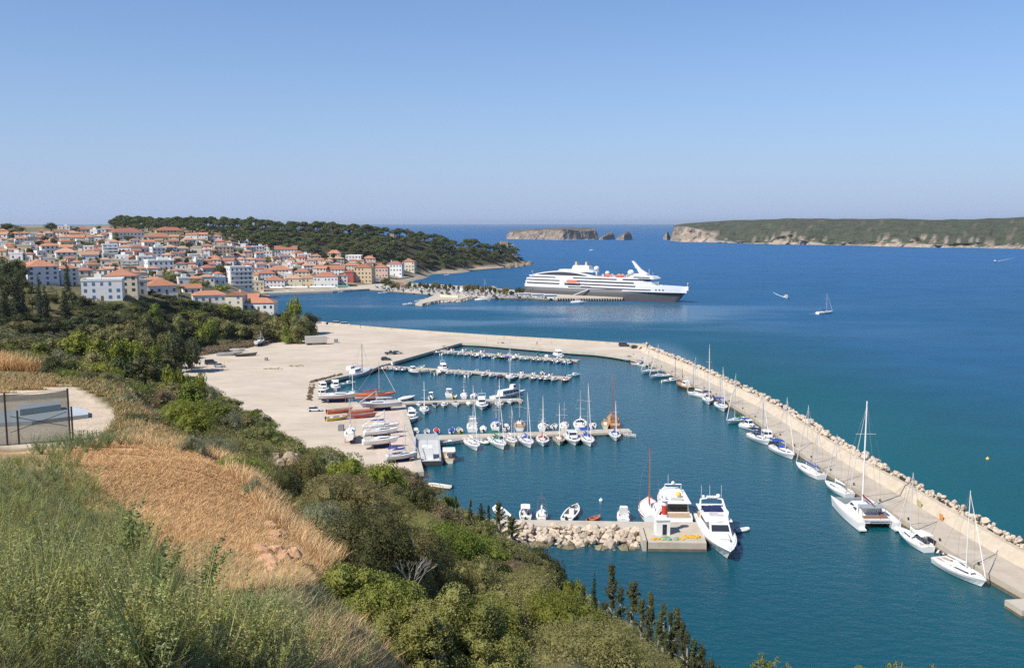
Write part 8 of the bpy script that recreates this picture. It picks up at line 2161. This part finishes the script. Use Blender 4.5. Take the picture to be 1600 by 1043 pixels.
# low brown scrub between the bluff wood and the lot
qs = []
for k in range(420):
    u = rc.random(); x = 262 + 225 * u; y = np.interp(x, [262, 300, 360, 420, 487], [566, 556, 546, 535, 522]) + rc.uniform(-7, 2)
    q = G(x, y, LOTZ); qs.append((q.x, q.y, max(q.z, hz(q.x, q.y)) + .4, rc.uniform(.7, 1.9)))
tag(link('scrub_foliage', np_mesh('scrub_foliage', leaf_quads(qs, 34, .30, g, up=.5), 4, L_BROWN)), kind='stuff')
# lamp posts on the breakwater and the lot arm
for (x, yb, yt) in ((1055, 588, 558), (1083, 602, 569), (1192, 668, 613), (1010, 551, 536), (862, 540, 527), (760, 533, 520)):
    p = G(x, yb, 1.5); h = P(x, yt, p.y).z - 1.5
    t = empty('lamp_post', p, 0, 'slim dark lamp post on the marina wall, %s' % {1055: 'by the breakwater corner boats', 1083: 'behind the wooden caique', 1192: 'behind the wheelhouse boat', 1010: 'beside the dark red car', 862: 'in the middle of the lot arm', 760: 'where the lot arm begins'}[x], 'lamp post', 'lamp posts')
    mb = MB(); mb.tube([(0, 0, -.05), (0, 0, h)], [.09, .06], 6); mb.build('pole', M_METAL if x != 1055 else MATS['fence_post'], t)
    mb = MB(); mb.tube([(0, 0, h), (-1.0, -.2, h + .1)], .04, 5); mb.box(-1.5, -.9, -.32, -.08, h + .02, h + .16); mb.build('lamp_head', M_METAL, t)
# boards painted on the parapet
for (x, y, w_, h, m_, lb) in ((1431, 786, 1.8, 1.1, mat('board_green', (.42, .40, .20), .8, .2, 2), 'dull green-yellow board fixed to the breakwater wall'), (1463, 807, 1.3, 1.1, mat('board_orange', (.62, .25, .06), .8, .2, 2), 'orange board fixed to the breakwater wall')):
    p = G(x, y, 2.3)
    i = min(range(len(bl) - 1), key=lambda k: abs(bl[k].y - p.y)); d = (bl[i] - bl[i + 1]).normalized(); nn = Vector((d.y, -d.x)) 
    if nn.x < 0: nn = -nn
    base = bl[i].lerp(bl[i + 1], (bl[i].y - p.y) / (bl[i].y - bl[i + 1].y)) + nn * 6.95
    o = empty('wall_board', (base.x, base.y, 1.65), math.atan2(d.y, d.x), lb, 'board')
    mb = MB(); mb.box(-w_ / 2, w_ / 2, -.04, .04, 0, h); b_ = mb.build('panel', m_, o); b_.rotation_euler = (0, 0, 0)
    mb = MB()
    for s in (-1, 1): mb.box(s * w_ * .4 - .04, s * w_ * .4 + .04, -.03, .03, -.15, -.002)
    mb.build('foot', M_METAL, o)
# bollards on the breakwater quay and the mole
k = 0
for i in range(3, len(bl) - 6, 2):
    d = (bl[i + 1] - bl[i]).normalized(); nn = Vector((-d.y, d.x)); q = bl[i] + nn * .8
    mb = MB(); mb.tube([(0, 0, 0), (0, 0, .35), (0, 0, .38), (0, 0, .48)], [.16, .14, .24, .2], 8); o = mb.build('bollard', M_BLACK); o.location = (q.x, q.y, 1.5); tag(o, 'small black iron bollard on the breakwater quay edge', 'bollard', 'bollards of the breakwater')
# people: two tiny figures on the quay
def person(p, rz, top, legs, label):
    t = empty('person', p, rz, label, 'person')
    me = bpy.data.meshes.new('body'); 
    vs = [(0, 0, .92), (0, 0, 1.15), (0, 0, 1.42), (0, 0, 1.52), (0, .01, 1.66), (0, .09, .88), (.04, .1, .48), (0, .1, .07), (.13, .1, .03), (0, -.09, .88), (.0, -.1, .48), (-.05, -.1, .07), (.08, -.1, .03), (0, .2, 1.40), (-.03, .26, 1.12), (.06, .27, .88), (0, -.2, 1.40), (-.03, -.26, 1.12), (.06, -.27, .88)]
    ed = [(0, 1), (1, 2), (2, 3), (3, 4), (0, 5), (5, 6), (6, 7), (7, 8), (0, 9), (9, 10), (10, 11), (11, 12), (2, 13), (13, 14), (14, 15), (2, 16), (16, 17), (17, 18)]
    rad = [.15, .14, .15, .06, .11, .09, .065, .045, .04, .09, .065, .045, .04, .065, .05, .035, .065, .05, .035]
    me.from_pydata(vs, ed, []); me.materials.append(mat('skin', (.45, .28, .2), .6, .05, 3)); me.materials.append(top); me.materials.append(legs)
    o = link('body', me, t)
    sk = o.modifiers.new('skin', 'SKIN'); sk.use_smooth_shade = True
    for i, r in enumerate(rad): me.skin_vertices[0].data[i].radius = (r, r)
    me.skin_vertices[0].data[0].use_root = True
    o.modifiers.new('sub', 'SUBSURF').levels = 1
    mb = MB(); mb.loft([[(math.cos(a) * r * .8, math.sin(a) * r * 1.15, z) for a in [2 * math.pi * k / 10 for k in range(10)]] for z, r in ((.86, .19), (1.1, .175), (1.35, .2), (1.47, .1))]); mb.build('shirt', top, t, True)
    mb = MB()
    for s in (-1, 1): mb.tube([(0, s * .09, .92), (.03, s * .1, .5), (0, s * .1, .12)], [.11, .085, .065], 8)
    mb.build('trousers', legs, t, True)
    mb = MB(); mb.ball((-.015, .01, 1.69), .118, 10, 6); mb.build('hair', B_DARKW, t, True)
person(G(563, 502 + 11, LOTZ), 1.0, C_NAVY, C_GREY, 'person in dark clothes walking near the far sea wall of the lot')
person(G(839, 538.5, LOTZ), 2.0, C_GREY, C_NAVY, 'person in grey walking on the lot arm')
# ================================================================== sea air
hzm = bpy.data.materials.new('sea_haze'); hzm.use_nodes = True
_t = hzm.node_tree; _t.nodes.remove(_t.nodes['Principled BSDF'])
_v = _t.nodes.new('ShaderNodeVolumePrincipled'); _v.inputs['Color'].default_value = (.76, .88, 1.0, 1); _v.inputs['Density'].default_value = HAZE; _v.inputs['Anisotropy'].default_value = .2
_t.links.new(_v.outputs[0], _t.nodes['Material Output'].inputs['Volume'])
mb = MB(); mb.box(-45000, 45000, -45000, 45600, -6, 130)
tag(mb.build('haze', hzm), kind='stuff')
